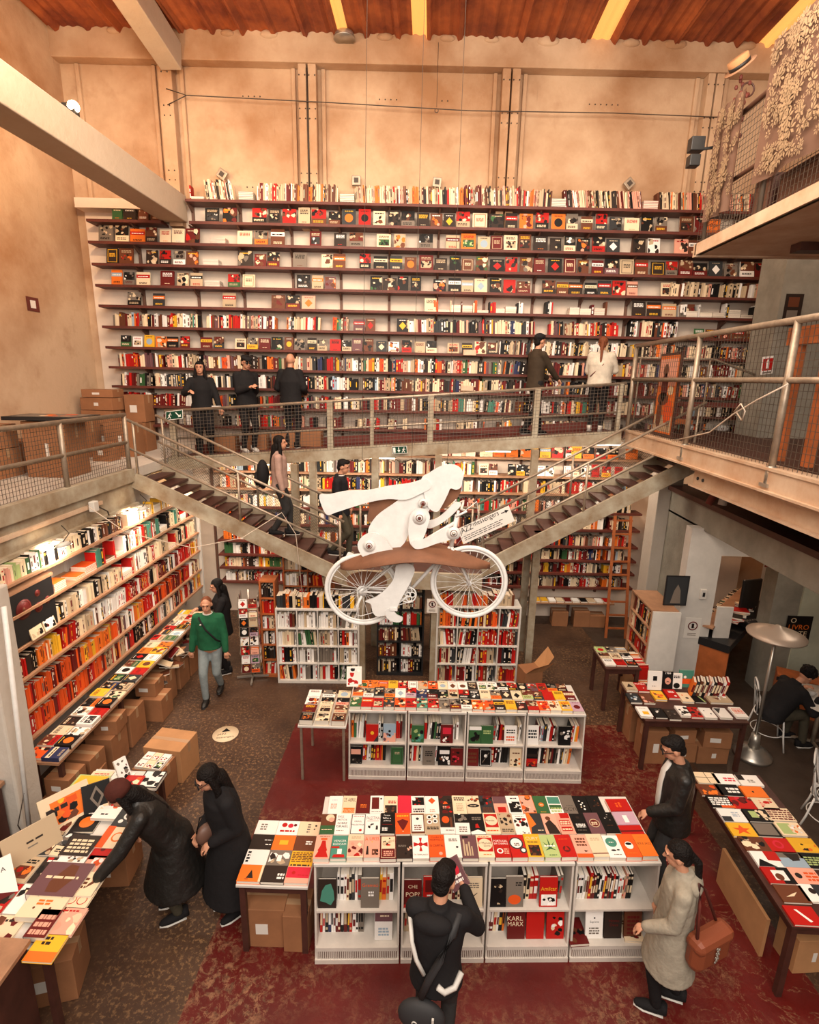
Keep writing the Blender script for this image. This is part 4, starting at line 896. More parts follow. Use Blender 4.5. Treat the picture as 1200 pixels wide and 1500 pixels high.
SPN = dict(front=[('wwwckzwsyoawl', 'rwkbwwddkdzrwwss'), ('kocdkckws', 'aackwwwwck'), ('kcrrsskrr', 'ddcwkoof'), ('kwwwarddkkwrkdfrkwwapkk', 'd')],
           middle=[('ogwwwdwkrrdwz', 'rrwwkdrrrok'), ('rrwwkgzkwsw', 'dwrckwwkzk'), ('swkrdcwkwkf', 'rdkwkkkzsn'), ('dwlzkwwrrkskrwyo', 'fwkdoafdkswskwcco')])
for nm, T, H, dz in (('front', FI, 1.0, .62), ('middle', MI, .95, .62)):
    for u in range(4):
        for lv in (1, 0):
            zb = .17 if lv == 0 else H * .53; hs = .34 if nm == 'front' else .30
            if lv == 1: hs *= .92
            base = T @ TR(u * .75, 0, zb); lvn = ('lower', 'upper')[lv]; fr = sorted(FACES.get((nm, u, lv), []))
            for (x, c, sp, wd) in fr:
                if nm == 'front' or True:
                    hh = hs * R_.uniform(.80, .90) * (1 if lv else .94)
                    make_book(base @ TR(x + .085, .0, 0) @ FACE(80) @ TR(0, hh / 2, 0), .155, hh, .02, c, sp, '%s, %s shelf, %s island' % (wd, lvn, nm), 'facing books in the %s island' % nm)
            x = .035; n_ = 0; cs = SPN[nm][u][0 if lv else 1]
            for j, c in enumerate(cs):
                while any(a - .012 < x < a + .16 for a, *_ in fr) : x += .01
                tt = .03 * R_.uniform(.6, 1.25) * (1.0 if len(cs) < 15 else .8); hh = hs * R_.uniform(.78, .92) * (1 if lv else .94); ww = .17
                if x + tt > .70: break
                yy = .06 if not (nm == 'front' and u == 3 and lv == 0) else .14
                if nm == 'front':
                    n_ += 1
                    ink = R_.choice('wcya') if c in 'kdbmfngzr' else R_.choice('kdrs')
                    make_book(base @ TR(x, yy, 0) @ Matrix.Rotation(R_.uniform(0, .04), 4, 'Y') @ SPINE @ TR(ww / 2, hh / 2, 0), ww, hh, tt, c, '', '%s spine, %s from the left, %s shelf of the %s unit, front island' % (NAMES[c], ORD[n_ - 1], lvn, ORD[u]),
                              'spines in the front island', spine=R_.choice([((.3, .8, ink),), ((.1, .2, ink), (.4, .85, ink)), ((.25, .55, ink), (.8, .9, ink))]))
                else: MS.spine_book(base @ TR(0, yy, 0), x, hh, tt, ww, c, R_.uniform(0, .08))
                x += tt + .002
make_book(FI @ TR(2.33, .03, .172, .05), .17, .24, .03, 'd', 'i:.05,.05,.95,.6,dnkf', 'dark maroon book lying on the lower shelf at the right end of the front island', 'facing books in the front island')
make_book(FI @ TR(2.85, .06, .172, -.08), .17, .24, .02, 'c', 'i:.3,.1,.9,.5,cfdk|b:2,.1,.6,.6,.8,n', 'tan book lying flat in the lower right corner of the front island', 'facing books in the front island')
# ================= FREE-STANDING BOOKCASES =================
def bookcase(T, w, h, d, cols_, rows_, m_, label, name='bookcase', rowh=None, pop=POP, bh=None, th=.018, dens=.03, back=True):
    t = thing(name, label, 'bookcase', T)
    for x in (0, w - th * 1.5): part(MB().box((x, 0, 0), (x + th * 1.5, d, h)), 'side_panel', m_, t)
    part(MB().box((th * 1.5, 0, h - th * 1.5), (w - th * 1.5, d, h)), 'top', m_, t)
    part(MB().box((th * 1.5, 0, .0), (w - th * 1.5, d, .05)), 'bottom', m_, t)
    if back: part(MB().box((th, d - .008, 0.04), (w - th, d, h - th)), 'back_panel', m_, t)
    cw, rh = (w - th) / cols_, (h - .06 - th) / rows_
    for i in range(1, rows_): part(MB().box((th, .002, .05 + rh * i - th), (w - th, d - .01, .05 + rh * i)), 'shelf', m_, t)
    for i in range(1, cols_): part(MB().box((th / 2 + cw * i - th / 2, .001, .05), (th / 2 + cw * i + th / 2, d - .01, h - th)), 'divider', m_, t)
    for r in range(rows_):
        for c in range(cols_):
            MS.row(T @ TR(0, .04, .05 + rh * r + .001), th + cw * c + .01, cw * (c + 1) - .008, (bh or rh * .72), R_.choice(pop) if isinstance(pop, list) else pop, tm=dens, dep=d * .6, lean=0 if R_.random() < .7 else R_.choice([-.1, .1]), maxh=rh * .88)
    return t
WB = bookcase(TR(-2.42, 7.94, 0, .055), 1.36, 1.34, .34, 4, 4, M['white'], 'white four-by-four cube bookcase behind the bicycle rear wheel', pop=['wwckrdn', 'wwcwsk', 'wwckga', 'wckrdso', 'wwwcas'], bh=.25)
MS.row(TR(-2.42, 7.98, 1.345, .055), .02, 1.3, .22, 'kybwzsfcro', tm=.04, dep=.2)
bookcase(TR(.20, 8.08, 0, .05), 1.38, 1.42, .34, 4, 4, M['white'], 'white four-by-four cube bookcase below the bicycle front wheel', pop=['rrdckqo', 'rrdnkzw', 'qrdaco', 'wckrdz'], bh=.26)
MS.row(TR(.20, 8.12, 1.425, .05), .02, 1.3, .2, 'rqaodnp', tm=.028, dep=.2)
bookcase(TR(-.80, 8.30, 0, .05), .80, 1.85, .3, 2, 6, M['blackmetal'], 'black two-column bookcase under the stair landing', pop=['wcrdygo', 'akfnc', 'kkwwd', 'nfdac'], bh=.22)
bookcase(TR(-2.72, 8.1, 0, .05), .26, 1.75, .28, 1, 6, M['orangewood'], 'narrow orange pine bookcase left of the white cube bookcase', pop=['kwsf', 'kkfz', 'qwrc'], bh=.2)
bookcase(TR(-2.6, 9.1, 0, .05), .9, 1.9, .3, 2, 6, M['orangewood'], 'tall orange pine bookcase below the left stair', pop=['cawkd', 'rdcwo'], bh=.22)
t = thing('notice', 'small white no phone notice on the post above the black bookcase', 'notice', TR(.12, 7.98, 1.35))
part(MB().box((-.085, 0, 0), (.085, .006, .24)), 'sheet', M['paper'], t)
mb = MB(); mb.ring((0, -.004, .15), .05, .007, 'y', 24, 4, C_('d')); mb.box((-.012, -.005, .12), (.012, -.002, .18), C_('k')); mb.bar((-.035, -.006, .185), (.035, -.006, .115), .009, .002, C_('d'))
for k in range(2): mb.box((-.05, -.002, .03 + k * .02), (.05, -.0005, .038 + k * .02), C_('s'))
part(mb, 'pictogram', M['print'], t)
# low shelf with white end panel and wooden top on the right
T = TR(3.55, 8.45, 0, -PI / 2)
bookcase(TR(3.55, 8.75, 0, -PI / 2), .85, 1.56, .42, 1, 5, M['shelfpale'], 'bookcase with pine top facing the aisle beside the white column', pop=['rrdnck', 'kwcars'], bh=.24)
tag(MB().box((3.56, 7.86, .0), (3.99, 7.89, 1.55)).build('end_board', M['white']), 'white end panel closing the aisle bookcase on the right', 'panel')
t = thing('framed_photograph', 'black and white framed photo standing on the aisle bookcase', 'picture', TR(3.80, 8.1, 1.57, 0)); 
part(MB().box((0, 0, 0), (.36, .02, .50)), 'frame', M['blackmetal'], t); mb = MB(); mb.box((.02, -.003, .02), (.34, .0, .48), C_('z')); mb.add([(.10, -.005, .04), (.26, -.005, .04), (.24, -.005, .26), (.19, -.005, .36), (.14, -.005, .25)], [(0, 1, 2, 3, 4)], C_('s')); part(mb, 'print', M['print'], t)
tag(MB().box((4.76, 8.27, 0), (5.02, 8.30, 1.5)).build('white_cupboard', M['white'], bevel=.004), 'plain white cupboard side standing in the doorway at right', 'cupboard')
t = thing('notice', 'white no phone notice on the white wall at right', 'notice', TR(4.42, 8.292, .92))
part(MB().box((-.13, 0, 0), (.13, .006, .36)), 'sheet', M['paper'], t)
mb = MB(); mb.ring((0, -.004, .22), .07, .009, 'y', 24, 4, C_('d')); mb.box((-.018, -.005, .18), (.018, -.002, .26), C_('k')); mb.bar((-.05, -.006, .27), (.05, -.006, .17), .012, .002, C_('d'))
for k in range(2): mb.box((-.07, -.002, .05 + k * .03), (.07, -.0005, .062 + k * .03), C_('s'))
part(mb, 'pictogram', M['print'], t)
t = thing('intercom', 'small white wall intercom box on the white wall', 'intercom', TR(4.50, 8.29, 1.62)); part(MB().box((-.05, -.03, 0), (.05, .01, .17)), 'case', M['white'], t, .008); part(MB().box((-.018, -.034, .05), (.018, -.03, .12)), 'button', M['blackmetal'], t)
# poster O LIVRO TE LIVRA
t = thing('poster', 'black poster lettered O LIVRO TE LIVRA on the green wall', 'poster', TR(6.08, 8.245, .88))
mb = MB(); mb.box((-.2, -.004, 0), (.2, .004, .52), C_('k')); 
for s_, z, x in (('O', .40, -.10), ('LIVRO', .285, .0), ('TE', .17, .08), ('LIVRA', .04, .0)):
    put_text(mb, s_, x, z, .085, C_('c' if s_ != 'LIVRO' else 'o'), Matrix.Rotation(PI / 2, 4, 'X'), .006, maxw=.36)
part(mb, 'sheet', M['print'], t)
t = thing('wall_plate', 'small red and white plate over the doorway at right', 'sign', TR(5.55, 8.29, 2.2)); mb = MB(); mb.box((-.16, -.006, 0), (.16, .004, .09), C_('d')); mb.box((-.05, -.009, .015), (.05, -.006, .075), C_('c')); part(mb, 'plate', M['print'], t)
# ---- counter and shelf in the back room ----
t = thing('shop_counter', 'orange fronted shop counter with dark edge and books along its back', 'counter', TR(5.15, 9.0, 0, -.75))
part(MB().box((0, -.9, 0), (.05, 1.6, .82)), 'front', M['orangewood'], t); part(MB().box((-.02, -.92, .82), (.5, 1.6, .95)), 'ledge', M['blackmetal'], t); part(MB().box((0.02, -.9, 1.13), (.22, 1.6, 1.16)), 'top', M['shelfpale'], t)
part(MB().box((.0, -.9, .0), (.5, -.86, .82)), 'end_panel', M['orangewood'], t)
MS.row(t.matrix_world @ Matrix(((0, -1, 0, .04), (1, 0, 0, -.88), (0, 0, 1, .952), (0, 0, 0, 1))), 0, 2.4, .15, DARKP, tm=.025, dep=.12)
for k in range(9): MS.flat_book(t.matrix_world @ TR(.35, -.3 + (k % 3) * .35, 1.0 + .03 * (k // 3) + .15, k * .3), .2, .26, .03, 'rwnrcdkrc'[k])
t = thing('typewriter', 'black machine with tall panel standing on the shop counter', 'machine', TR(5.62, 8.75, 1.0, .3)); part(MB().box((-.25, -.2, 0), (.25, .2, .14)), 'body', M['blackmetal'], t, .03); part(MB().box((-.1, .15, .1), (.3, .2, .75)), 'panel', M['blackmetal'], t, .02)
mb = MB()
for k in range(8): mb.disc((-.2 + k * .055, -.12, .145), .014, .01, 'z', 8, C_('s'))
part(mb, 'dial', M['print'], t)
t = thing('wall_shelf', 'two dark shelves with red folders in the back room', 'shelf', TR(4.9, 10.2, 1.75)); part(MB().box((0, 0, 0), (1.5, .3, .03)), 'shelf', M['white'], t); part(MB().box((0, 0, .42), (1.2, .3, .45)), 'shelf', M['darkwood'], t); part(MB().box((.95, .25, -.4), (1.0, .3, .7)), 'upright', M['darkwood'], t)
MS.row(t.matrix_world @ TR(0, .05, .03), .02, .35, .3, 'qrn', tm=.05); MS.row(t.matrix_world @ TR(0, .05, .03), .4, 1.3, .14, 'ccdk', flat=.9); MS.row(t.matrix_world @ TR(0, .05, .45), .02, 1.1, .12, 'orkc', flat=.9)
t = thing('striped_rack', 'low black and orange striped rack behind the lamp', 'rack', TR(5.55, 7.75, 0, -.5)); part(MB().box((0, 0, 0), (.9, .3, .62)), 'body', M['orangewood'], t)
for k in range(4): part(MB().box((-.005, -.006, .08 + k * .15), (.905, 0, .14 + k * .15)), 'stripe', M['blackmetal'], t)
# ---- ladder ----
t = thing('library_ladder', 'orange wooden library ladder leaning on the lower back shelves', 'ladder', TR(3.86, 10.28, 0)); 
for x in (-.17, .17): part(MB().bar((x * 1.15, -.25, 0), (x * .9, .12, 2.45), .05, .03), 'rail', M['orangewood'], t)
for k in range(9): part(MB().bar((-.19, -.21 + .04 * k, .2 + .27 * k), (.19, -.21 + .04 * k, .2 + .27 * k), .035, .03), 'rung', M['orangewood'], t)
# ledge below the back shelves at the right
t = thing('book_ledge', 'plank ledge with yellow and white books under the lower back shelves', 'table', TR(2.05, 10.45, 0, .04)); part(MB().box((0, 0, .50), (1.9, .32, .53)), 'top', M['shelfpale'], t)
for x in (.05, .95, 1.8): part(MB().box((x, .1, 0), (x + .05, .15, .5)), 'leg', M['darkwood'], t)
for k in range(11): MS.flat_book(t.matrix_world @ TR(.12 + k * .165, .12, .53), .14, .2, .03, 'kyywcdwkawr'[k])
for i, (x, s_) in enumerate(((2.85, .32), (3.3, .34), (3.62, .26))): carton(x, 10.62, 0, .32, .26, s_, 0, 'brown carton on the floor under the back wall ledge, %s from the left' % ORD[i], 'cartons under the back ledge', lab=False)
# ---- postcard spinner ----
t = thing('card_spinner', 'revolving card stand full of greeting cards behind the man in green', 'card stand', TR(-2.88, 8.05, 0, .2))
part(MB().tube((0, 0, .03), (0, 0, 1.62), .018), 'pole', M['chrome'], t)
for a in (0, PI / 2, PI, 3 * PI / 2): part(MB().bar((0, 0, .05), (.26 * math.cos(a), .26 * math.sin(a), .04), .03), 'foot', M['chrome'], t)
mb = MB()
cards = []
for f in range(4):
    A = Matrix.Rotation(f * PI / 2, 4, 'Z')
    for x in (-.14, .02, .14): mb.bar(A @ Vector((x, -.15, .2)), A @ Vector((x, -.15, 1.55)), .006)
    for k in range(8): mb.bar(A @ Vector((-.15, -.16, .2 + k * .165)), A @ Vector((.15, -.16, .2 + k * .165)), .006)
part(mb, 'wire_pocket', M['rail'], t)
cc = 'dwrwkkwwdqupwuacrttwkwdowuckcrtw'
n_ = 0
for f, fn in ((0, 'front'), (1, 'right'), (3, 'left')):
    for k in range(8):
        for j, x in enumerate((-.075, .075)):
            if f != 0 and j == 1 and k % 2: continue
            c = cc[(k + j * 9 + f * 5) % len(cc)]; sp, wd = auto_design(c); n_ += 1
            make_book(t.matrix_world @ Matrix.Rotation(f * PI / 2, 4, 'Z') @ TR(x, -.165, .205 + k * .165) @ FACE(82) @ TR(0, .078, 0), .13, .15, .004, c, sp, '%s card, %s, %s from top, %s column, %s face of the stand' % (NAMES[c], wd.replace('its ', ''), ORD[7 - k], ('left', 'right')[j], fn), 'greeting cards on the stand', 'greeting_card', 'card', pages=False)
# ================= TABLES =================
def table(T, w, d, h, label, m_='darkwood', top='darkwood', leg=.05, apron=.08, topt=.025, metal=False, leaves=True):
    t = thing('table', label, 'table', T)
    part(MB().box((0, 0, h - topt), (w, d, h)), 'tabletop', M[top], t, .003)
    for x in (.02, w - leg - .02):
        for y in (.02, d - leg - .02): part(MB().box((x, y, 0), (x + leg, y + leg, h - topt)), 'leg', M[m_], t)
    if apron: part(MB().box((.03, .03, h - topt - apron), (w - .03, .05, h - topt)).box((.03, d - .05, h - topt - apron), (w - .03, d - .03, h - topt)).box((.03, .05, h - topt - apron), (.05, d - .05, h - topt)).box((w - .05, .05, h - topt - apron), (w - .03, d - .05, h - topt)), 'apron', M[m_], t)
    return t
def lay(px, py, z, w, h, t, c, sp, label, group, rz=0, up=None):
    p = atz(px, py, z + t)
    if up is not None: T = TR(p.x, p.y, z, rz) @ FACE(up) @ TR(0, h / 2, 0)
    else: T = TR(p.x, p.y, z, rz)
    return make_book(T, w, h, t, c, sp, label, group)
# side table left of the front island
table(TR(-1.55, 3.62, 0, .02), .62, .70, .76, 'small dark wooden table of square books left of the front island', top='white')
lst = [('w', 'b:3,.2,.3,.5,.8,s', 'pale book with fine grey lettering'), ('w', 'c:.3,.7,.13,r|c:.6,.65,.13,x|c:.82,.7,.08,d|b:1,.15,.2,.85,.4,r', 'white book with three red rings'), ('c', 'b:4,.4,.2,.55,.9,s|c:.8,.7,.05,f|c:.75,.45,.04,f', 'cream book with small brown marks'),
       ('f', 'b:1,.7,.3,.95,.4,w|b:1,.6,.6,.95,.68,w', 'dark brown book with pale side lettering'), ('o', 'r:.3,.35,.7,.65,y', 'orange book with a yellow label'), ('n', 'b:2,.5,.4,.8,.7,w', 'brown book with white signature'),
       ('w', 'b:4,.05,.2,.2,.95,k', 'white book with four black side notes'), ('s', 'i:.05,.05,.95,.95,sfwa|r:.4,.3,.6,.7,w', 'grey photo book of a white shirt'), ('y', 'b:6,.04,.3,.96,.95,n|b:1,.05,.05,.9,.2,f', 'yellow book covered in fine brown script'),
       ('o', 'r:.9,0,1,1,c|p:f,.35,.2,.65,.2,.5,.7|b:1,.3,.12,.5,.18,d', 'orange book with a dark cone'), ('f', 'b:2,.65,.2,.95,.6,w', 'dark book with a white side block'), ('p', 'r:0,.3,1,.95,x|c:.3,.6,.08,r|b:1,.5,.45,.95,.5,r', 'coral pink book with a red dot')]
for i, (c, sp, wd) in enumerate(lst):
    make_book(TR(-1.55, 3.62, .76, .02) @ TR(.105 + (i % 3) * .205, .60 - (i // 3) * .168, 0), .20, .163, .018 if i < 9 else .03, c, sp, wd + ' on the small table left of the front island', 'square books on the small table')
carton(-1.36, 3.86, 0, .38, .34, .42, .03, 'brown carton with white labels under the small table'); carton(-1.06, 3.80, 0, .22, .28, .40, 0, 'narrow brown carton under the small table beside a wider one', lab=False)
# side table left of the middle island
table(TR(-1.53, 5.74, 0, .02), .60, .72, .80, 'small grey legged table of book piles left of the middle island', m_='rail', top='white', leg=.03, apron=0)
for i in range(12):
    c = 'wwcwcpdcakcn'[i]; x = .1 + (i % 3) * .2; y = .61 - (i // 3) * .17; sp, wd = auto_design(c)
    make_book(TR(-1.53, 5.74, .80, .02) @ TR(x, y, 0), .165, .16, .07, c, sp, '%s book pile, %s, column %s from the left on the small table by the middle island' % (NAMES[c], wd.replace('its ', ''), ORD[i % 3]) if 0 else
              '%s pile, %s, %s column, %s row of the grey legged table' % (NAMES[c], wd.replace('its ', ''), ('left', 'middle', 'right')[i % 3], ('rear', 'second', 'third', 'front')[i // 3]), 'book piles on the small table')
make_book(TR(-.92, 6.42, .955, .1) @ FACE(70) @ TR(0, .13, 0), .2, .26, .02, 'w', 'i:.08,.08,.92,.92,wkrwk', 'white grid patterned book propped at the left rear of the middle island', 'flat books on the middle island')
# right long table
table(TR(3.03, 3.50, 0, 0), .76, 1.75, .78, 'long dark wooden table of square books at the right', top='darkwood')
rt = [(1035, 1139, 'c', 'r:.5,0,.53,1,f|r:0,.5,1,.54,f', 'two pale cards tied as one, far left corner'), (1063, 1141, 'w', 'b:2,.4,.3,.9,.7,x', 'white book with magenta title'), (1098, 1143, 'w', 'i:0,.5,.3,1,kfk|b:2,.4,.3,.7,.6,s', 'white book with black corner'),
 (1040, 1157, 'n', 'i:.1,.1,.8,.9,noqd', 'dark book with orange centre'), (1068, 1157, 'k', 'b:2,.4,.25,.95,.8,w', 'black book with thick white letters'), (1105, 1160, 'o', 'c:.45,.5,.05,f', 'plain orange book with one brown dot'),
 (1056, 1174, 'k', 'b:4,.05,.2,.9,.9,w|r:.4,0,1,.2,q', 'black book with white lines and orange foot'), (1088, 1176, 'r', 'i:.02,.02,.98,.98,rxcdk', 'red book with white streaks'), (1120, 1177, 'c', 'i:.3,.2,.9,.9,corp', 'cream book with red leaves'),
 (1073, 1194, 'w', 'r:0,0,.4,.4,z|b:3,.5,.4,.8,.8,l', 'white book with grey photo corner'), (1110, 1194, 'k', 'r:.2,.3,.6,.8,e|i:.5,.1,1,.9,kfc', 'black book with light green picture'), (1143, 1193, 'c', 'b:5,.02,.1,.98,.95,d', 'cream book striped with brown lettering'),
 (1087, 1215, 'y', 'p:q,.5,.85,.6,.6,.85,.6,.65,.42,.75,.15,.5,.32,.25,.15,.35,.42,.15,.6,.4,.6', 'amber book with an orange star'), (1122, 1215, 's', 'r:0,0,1,1,k|r:.08,.1,.9,.95,s', 'grey book with a black edge'), (1158, 1214, 'c', 'r:.08,.1,.6,.9,e|i:.5,.2,.95,.8,cow', 'cream book with green block'),
 (1106, 1236, 'n', 'i:0,0,1,1,nackc', 'brown street photo book'), (1141, 1238, 'r', 'c:.5,.55,.2,x|c:.5,.55,.12,r', 'red book with faint round pattern'), (1178, 1238, 'y', 'i:.3,.1,.95,.6,yfok', 'mustard book with dark boats'),
 (1124, 1258, 'w', 'p:k,0,0,.7,0,.2,.5|r:.5,.4,1,1,r', 'white book with black wedge and red corner'), (1160, 1259, 's', 'r:0,0,1,.6,l|p:f,.3,.9,.9,.9,.8,.45,.5,.4', 'grey book with a dark hat shape'), (1196, 1261, 'k', 'b:4,.1,.2,.9,.8,e', 'black book with green lettering'),
 (1141, 1282, 'r', 'r:.55,0,1,1,k|r:.3,.2,.8,.8,w|c:.5,.4,.15,n', 'red and black book with a white panel'), (1180, 1283, 'p', 'c:.25,.5,.12,f|b:3,.5,.2,.95,.8,q', 'pink book with red lettering'),
 (1161, 1309, 'n', 'p:c,.2,.3,.5,.5,.7,.6,.5,.35', 'brown book with pale handshake'), (1196, 1308, 'w', 'r:.5,.3,1,1,z|c:.4,.6,.12,f', 'white and grey book'),
 (1177, 1341, 'r', 'p:w,.3,.8,.4,.8,.7,.2,.6,.15', 'red book with a white ribbon, front corner')]
for (px, py, c, sp, wd) in rt:
    lay(px, py, .78, .235, .165, .02, c, sp, wd + ', on the long right table', 'books on the long right table')
t = thing('plywood_board', 'tan plywood board leaning under the long right table', 'board', TR(3.12, 3.85, 0)); part(MB().bar((0, 0, .21), (0, .75, .21), .03, .42), 'board', M['cardlt'], t)
carton(3.45, 3.85, 0, .30, .24, .36, .1, 'carton under the near end of the long right table', lt=True)
# right middle table with standing books
table(TR(2.90, 6.20, 0, .03), 1.35, .88, .76, 'dark wooden table of novels in front of the white wall')
m2 = [(923, 1005, 'a', 'p:f,.2,.4,.8,.4,.5,.8|b:1,.2,.1,.8,.2,s', 'tan book with a dark hill'), (940, 1006, 'r', 't:PUMBA,.5,.75,.14,w|c:.6,.35,.06,w', 'red book with white capitals'), (929, 1022, 'z', 'i:.2,.1,.8,.95,zwkl', 'slate book with white ghosts'), (948, 1023, 'n', 'i:.05,.05,.95,.9,ncdp', 'small brown photo book'),
 (965, 1018, 'y', 'i:.1,.2,.9,.8,yqno', 'yellow book with orange fox'), (984, 1016, 'r', 'b:2,.3,.6,.8,.85,w|c:.7,.25,.12,w', 'red book with white dog'), (1004, 1021, 'c', 'c:.6,.4,.14,k|c:.35,.7,.08,o', 'cream book with black cat'), (1022, 1022, 'k', 'p:e,.5,.9,.8,.5,.95,.05,.8,.05,.65,.5', 'black book with a pale green curve'), (1052, 1022, 'a', 'p:d,.2,.5,.4,.3,.6,.4|i:.5,.2,.9,.9,awk', 'large tan book with ink drawings'),
 (944, 1042, 'w', 'r:.3,.2,.8,.5,y|b:1,.2,.8,.8,.85,s', 'white book with yellow picture'), (965, 1044, 'k', 'i:.3,.5,.8,.9,kswz', 'black book with a grey flash'), (985, 1046, 'f', 'i:.2,.3,.8,.8,fskz', 'charcoal book with faint drawing'), (1002, 1041, 'w', 'i:.05,.05,.95,.95,wkwk', 'black and white comic book'), (1017, 1043, 'r', 'i:.05,.05,.95,.95,rpkd', 'red book with a pink face'), (1037, 1044, 'w', 'c:.3,.7,.06,k|c:.7,.4,.08,z', 'white book with two small birds'), (1059, 1044, 'w', 'p:z,0,.95,.6,.95,.1,.4', 'white book with a grey triangle'), (1082, 1043, 'w', 'b:4,.1,.35,.95,.9,q', 'white book with orange lettering')]
for (px, py, c, sp, wd) in m2:
    big = 'large' in wd; lay(px, py, .76, .30 if big else .155, .24 if big else .22, .03 if 'black book' not in wd else .02, c, sp, wd + ' on the novel table by the white wall', 'flat books on the novel table')
for (px, py, w_, h_, c, sp, wd) in [(958, 1010, .19, .27, 'w', 'r:.35,.5,.65,.75,k|b:1,.3,.2,.6,.24,s', 'white book with a small photo'), (977, 1008, .14, .25, 'k', 't:1984,.5,.84,.12,w|c:.5,.45,.3,p,1.2|p:k,.3,.38,.7,.38,.5,.44', 'black book lettered 1984 over a face'), (990, 1008, .15, .22, 'w', 'b:2,.2,.7,.8,.9,k|c:.5,.2,.3,k,.9', 'white cartoon book'), (1004, 1006, .2, .25, 't', 'r:0,.2,1,.5,q|c:.4,.6,.1,w', 'teal book with an orange band')]:
    p = atz(px, py, .80); make_book(TR(p.x, p.y, .80, 0) @ FACE(80) @ TR(0, h_ / 2, 0), w_, h_, .02, c, sp, wd + ', upright at the back of the novel table', 'upright books on the novel table')
x = 3.72
for i, c in enumerate('oznckpwkddwr'):
    tt = R_.uniform(.022, .035); make_book(TR(x, 6.80, .76, -.35) @ Matrix.Rotation(.18, 4, 'Y') @ SPINE @ TR(.09, .13, 0), .17, .23 + .02 * (i % 3), tt, c, '', '%s leaning book, %s from the left in the row on the novel table' % (NAMES[c], ORD[i]), 'leaning books on the novel table', spine=((.3, .8, 'c' if c in 'kdznr' else 'd'),)); x += tt + .012
for i, (x, y, w_, h_) in enumerate([(3.15, 6.5, .3, .5), (3.12, 6.95, .3, .5), (3.55, 6.55, .36, .28), (3.95, 6.55, .42, .26), (3.95, 6.5, .36, .0)]):
    if h_: carton(x, y, 0, w_, .3, h_, .05, 'brown carton under the novel table, %s from its left end' % ORD[i], 'cartons under the novel table')
carton(3.98, 6.52, .262, .36, .28, .24, -.05, 'brown carton stacked on another under the novel table'); carton(3.55, 6.55, .282, .30, .26, .2, .1, 'small carton with papers on top under the novel table')
# far small table
table(TR(2.80, 7.50, 0, .03), .55, .66, .75, 'small dark side table of books nearest the white column')
for i in range(9):
    c = 'esaccwwrk'[i]; sp, wd = auto_design(c)
    MS.flat_book(TR(2.80, 7.50, .75, .03) @ TR(.1 + (i % 3) * .17, .56 - (i // 3) * .2, 0), .16, .185, .025, c, sp)
MS.row(TR(3.30, 8.1, .5, -1.5), 0, .5, .24, 'owrcdw', tm=.03); MS.row(TR(3.32, 7.65, .28, -1.5), 0, .4, .24, 'rwcodw', tm=.03)
tag(MB().box((3.28, 7.2, 0), (3.5, 8.2, .28)).build('wooden_crate', M['cardlt'], bevel=.006), 'low wooden crate of books between the side table and aisle bookcase', 'crate')
# ---- left tables ----
table(TR(-3.48, 2.95, 0, 0), .76, 1.85, .85, 'long table of large picture books at the left where two visitors browse', top='white')
lt = [(128, 1150, .3, .26, .1, 'e', 'r:.05,.3,.95,.95,y', 'yellow topped white box', 0), (170, 1150, .17, .24, .03, 'w', 'i:.2,.2,.9,.9,wskt', 'pale book with grey figures', 0), (192, 1148, .17, .22, .05, 'r', 'i:.1,.1,.9,.9,rqdc', 'red book with orange figures', 0), (222, 1141, .2, .22, .04, 'k', 'i:.05,.05,.95,.95,wkwk', 'black and white patterned book', 0),
 (163, 1182, .22, .26, .03, 'w', 'i:.1,.4,.8,.9,wqrc|b:1,.3,.15,.6,.25,k', 'white book with a red map', 0), (187, 1198, .2, .2, .03, 'z', 'c:.5,.6,.2,w|c:.5,.6,.12,z|c:.3,.3,.1,w|c:.7,.3,.1,w', 'slate book with white rings', 0), (168, 1226, .22, .22, .03, 'c', 'r:0,0,.3,1,q|c:.6,.5,.22,o|c:.6,.5,.16,c', 'cream book with an orange coil', 0),
 (118, 1238, .24, .2, .04, 'f', 'b:4,.1,.15,.9,.85,c', 'dark brown book with bold cream lettering', 0), (108, 1256, .22, .14, .03, 'w', 'i:.3,.2,.9,.8,wnak', 'white book with brown photo', 0), (158, 1247, .24, .16, .02, 'r', 'c:.3,.6,.08,d', 'plain bright red square book', 0), (143, 1268, .22, .18, .02, 'p', 'i:.2,.1,.9,.9,pqcw', 'pale pink book under the reaching hand', 0),
 (90, 1287, .36, .28, .06, 'm', 'p:n,.35,.1,.6,.1,.75,.5,.7,.9,.5,.95,.4,.7,.3,.4|b:1,.15,.5,.85,.62,c', 'large purple book with a brown silhouette', 0), (124, 1294, .22, .2, .04, 'c', 'b:3,.25,.3,.6,.8,n|p:n,.6,.3,.8,.5,.85,.8,.65,.5', 'cream book with a brown bird', 0), (68, 1321, .3, .24, .05, 'c', 'c:.2,.7,.03,n|c:.5,.8,.03,n|c:.8,.7,.03,n|c:.3,.3,.03,n|c:.7,.3,.03,n|b:2,.3,.4,.65,.6,o', 'cream box scattered with dots', 0),
 (110, 1322, .2, .2, .02, 'c', 'c:.3,.6,.18,r|c:.3,.6,.15,c|c:.7,.6,.18,r|c:.7,.6,.15,c|b:1,.1,.15,.9,.25,r', 'cream book with two red circles', 0), (97, 1349, .2, .2, .02, 'p', 'i:.2,.02,.98,.98,papc|r:0,0,.15,1,y', 'pink lattice book with yellow spine', 0), (64, 1352, .15, .2, .05, 'd', 'b:3,.1,.1,.9,.9,p', 'dark red book with pink stripes', 0), (70, 1384, .2, .22, .02, 'y', 'r:.0,.0,1,.3,o|b:2,.25,.5,.6,.8,f', 'yellow orange book at the near end', 0)]
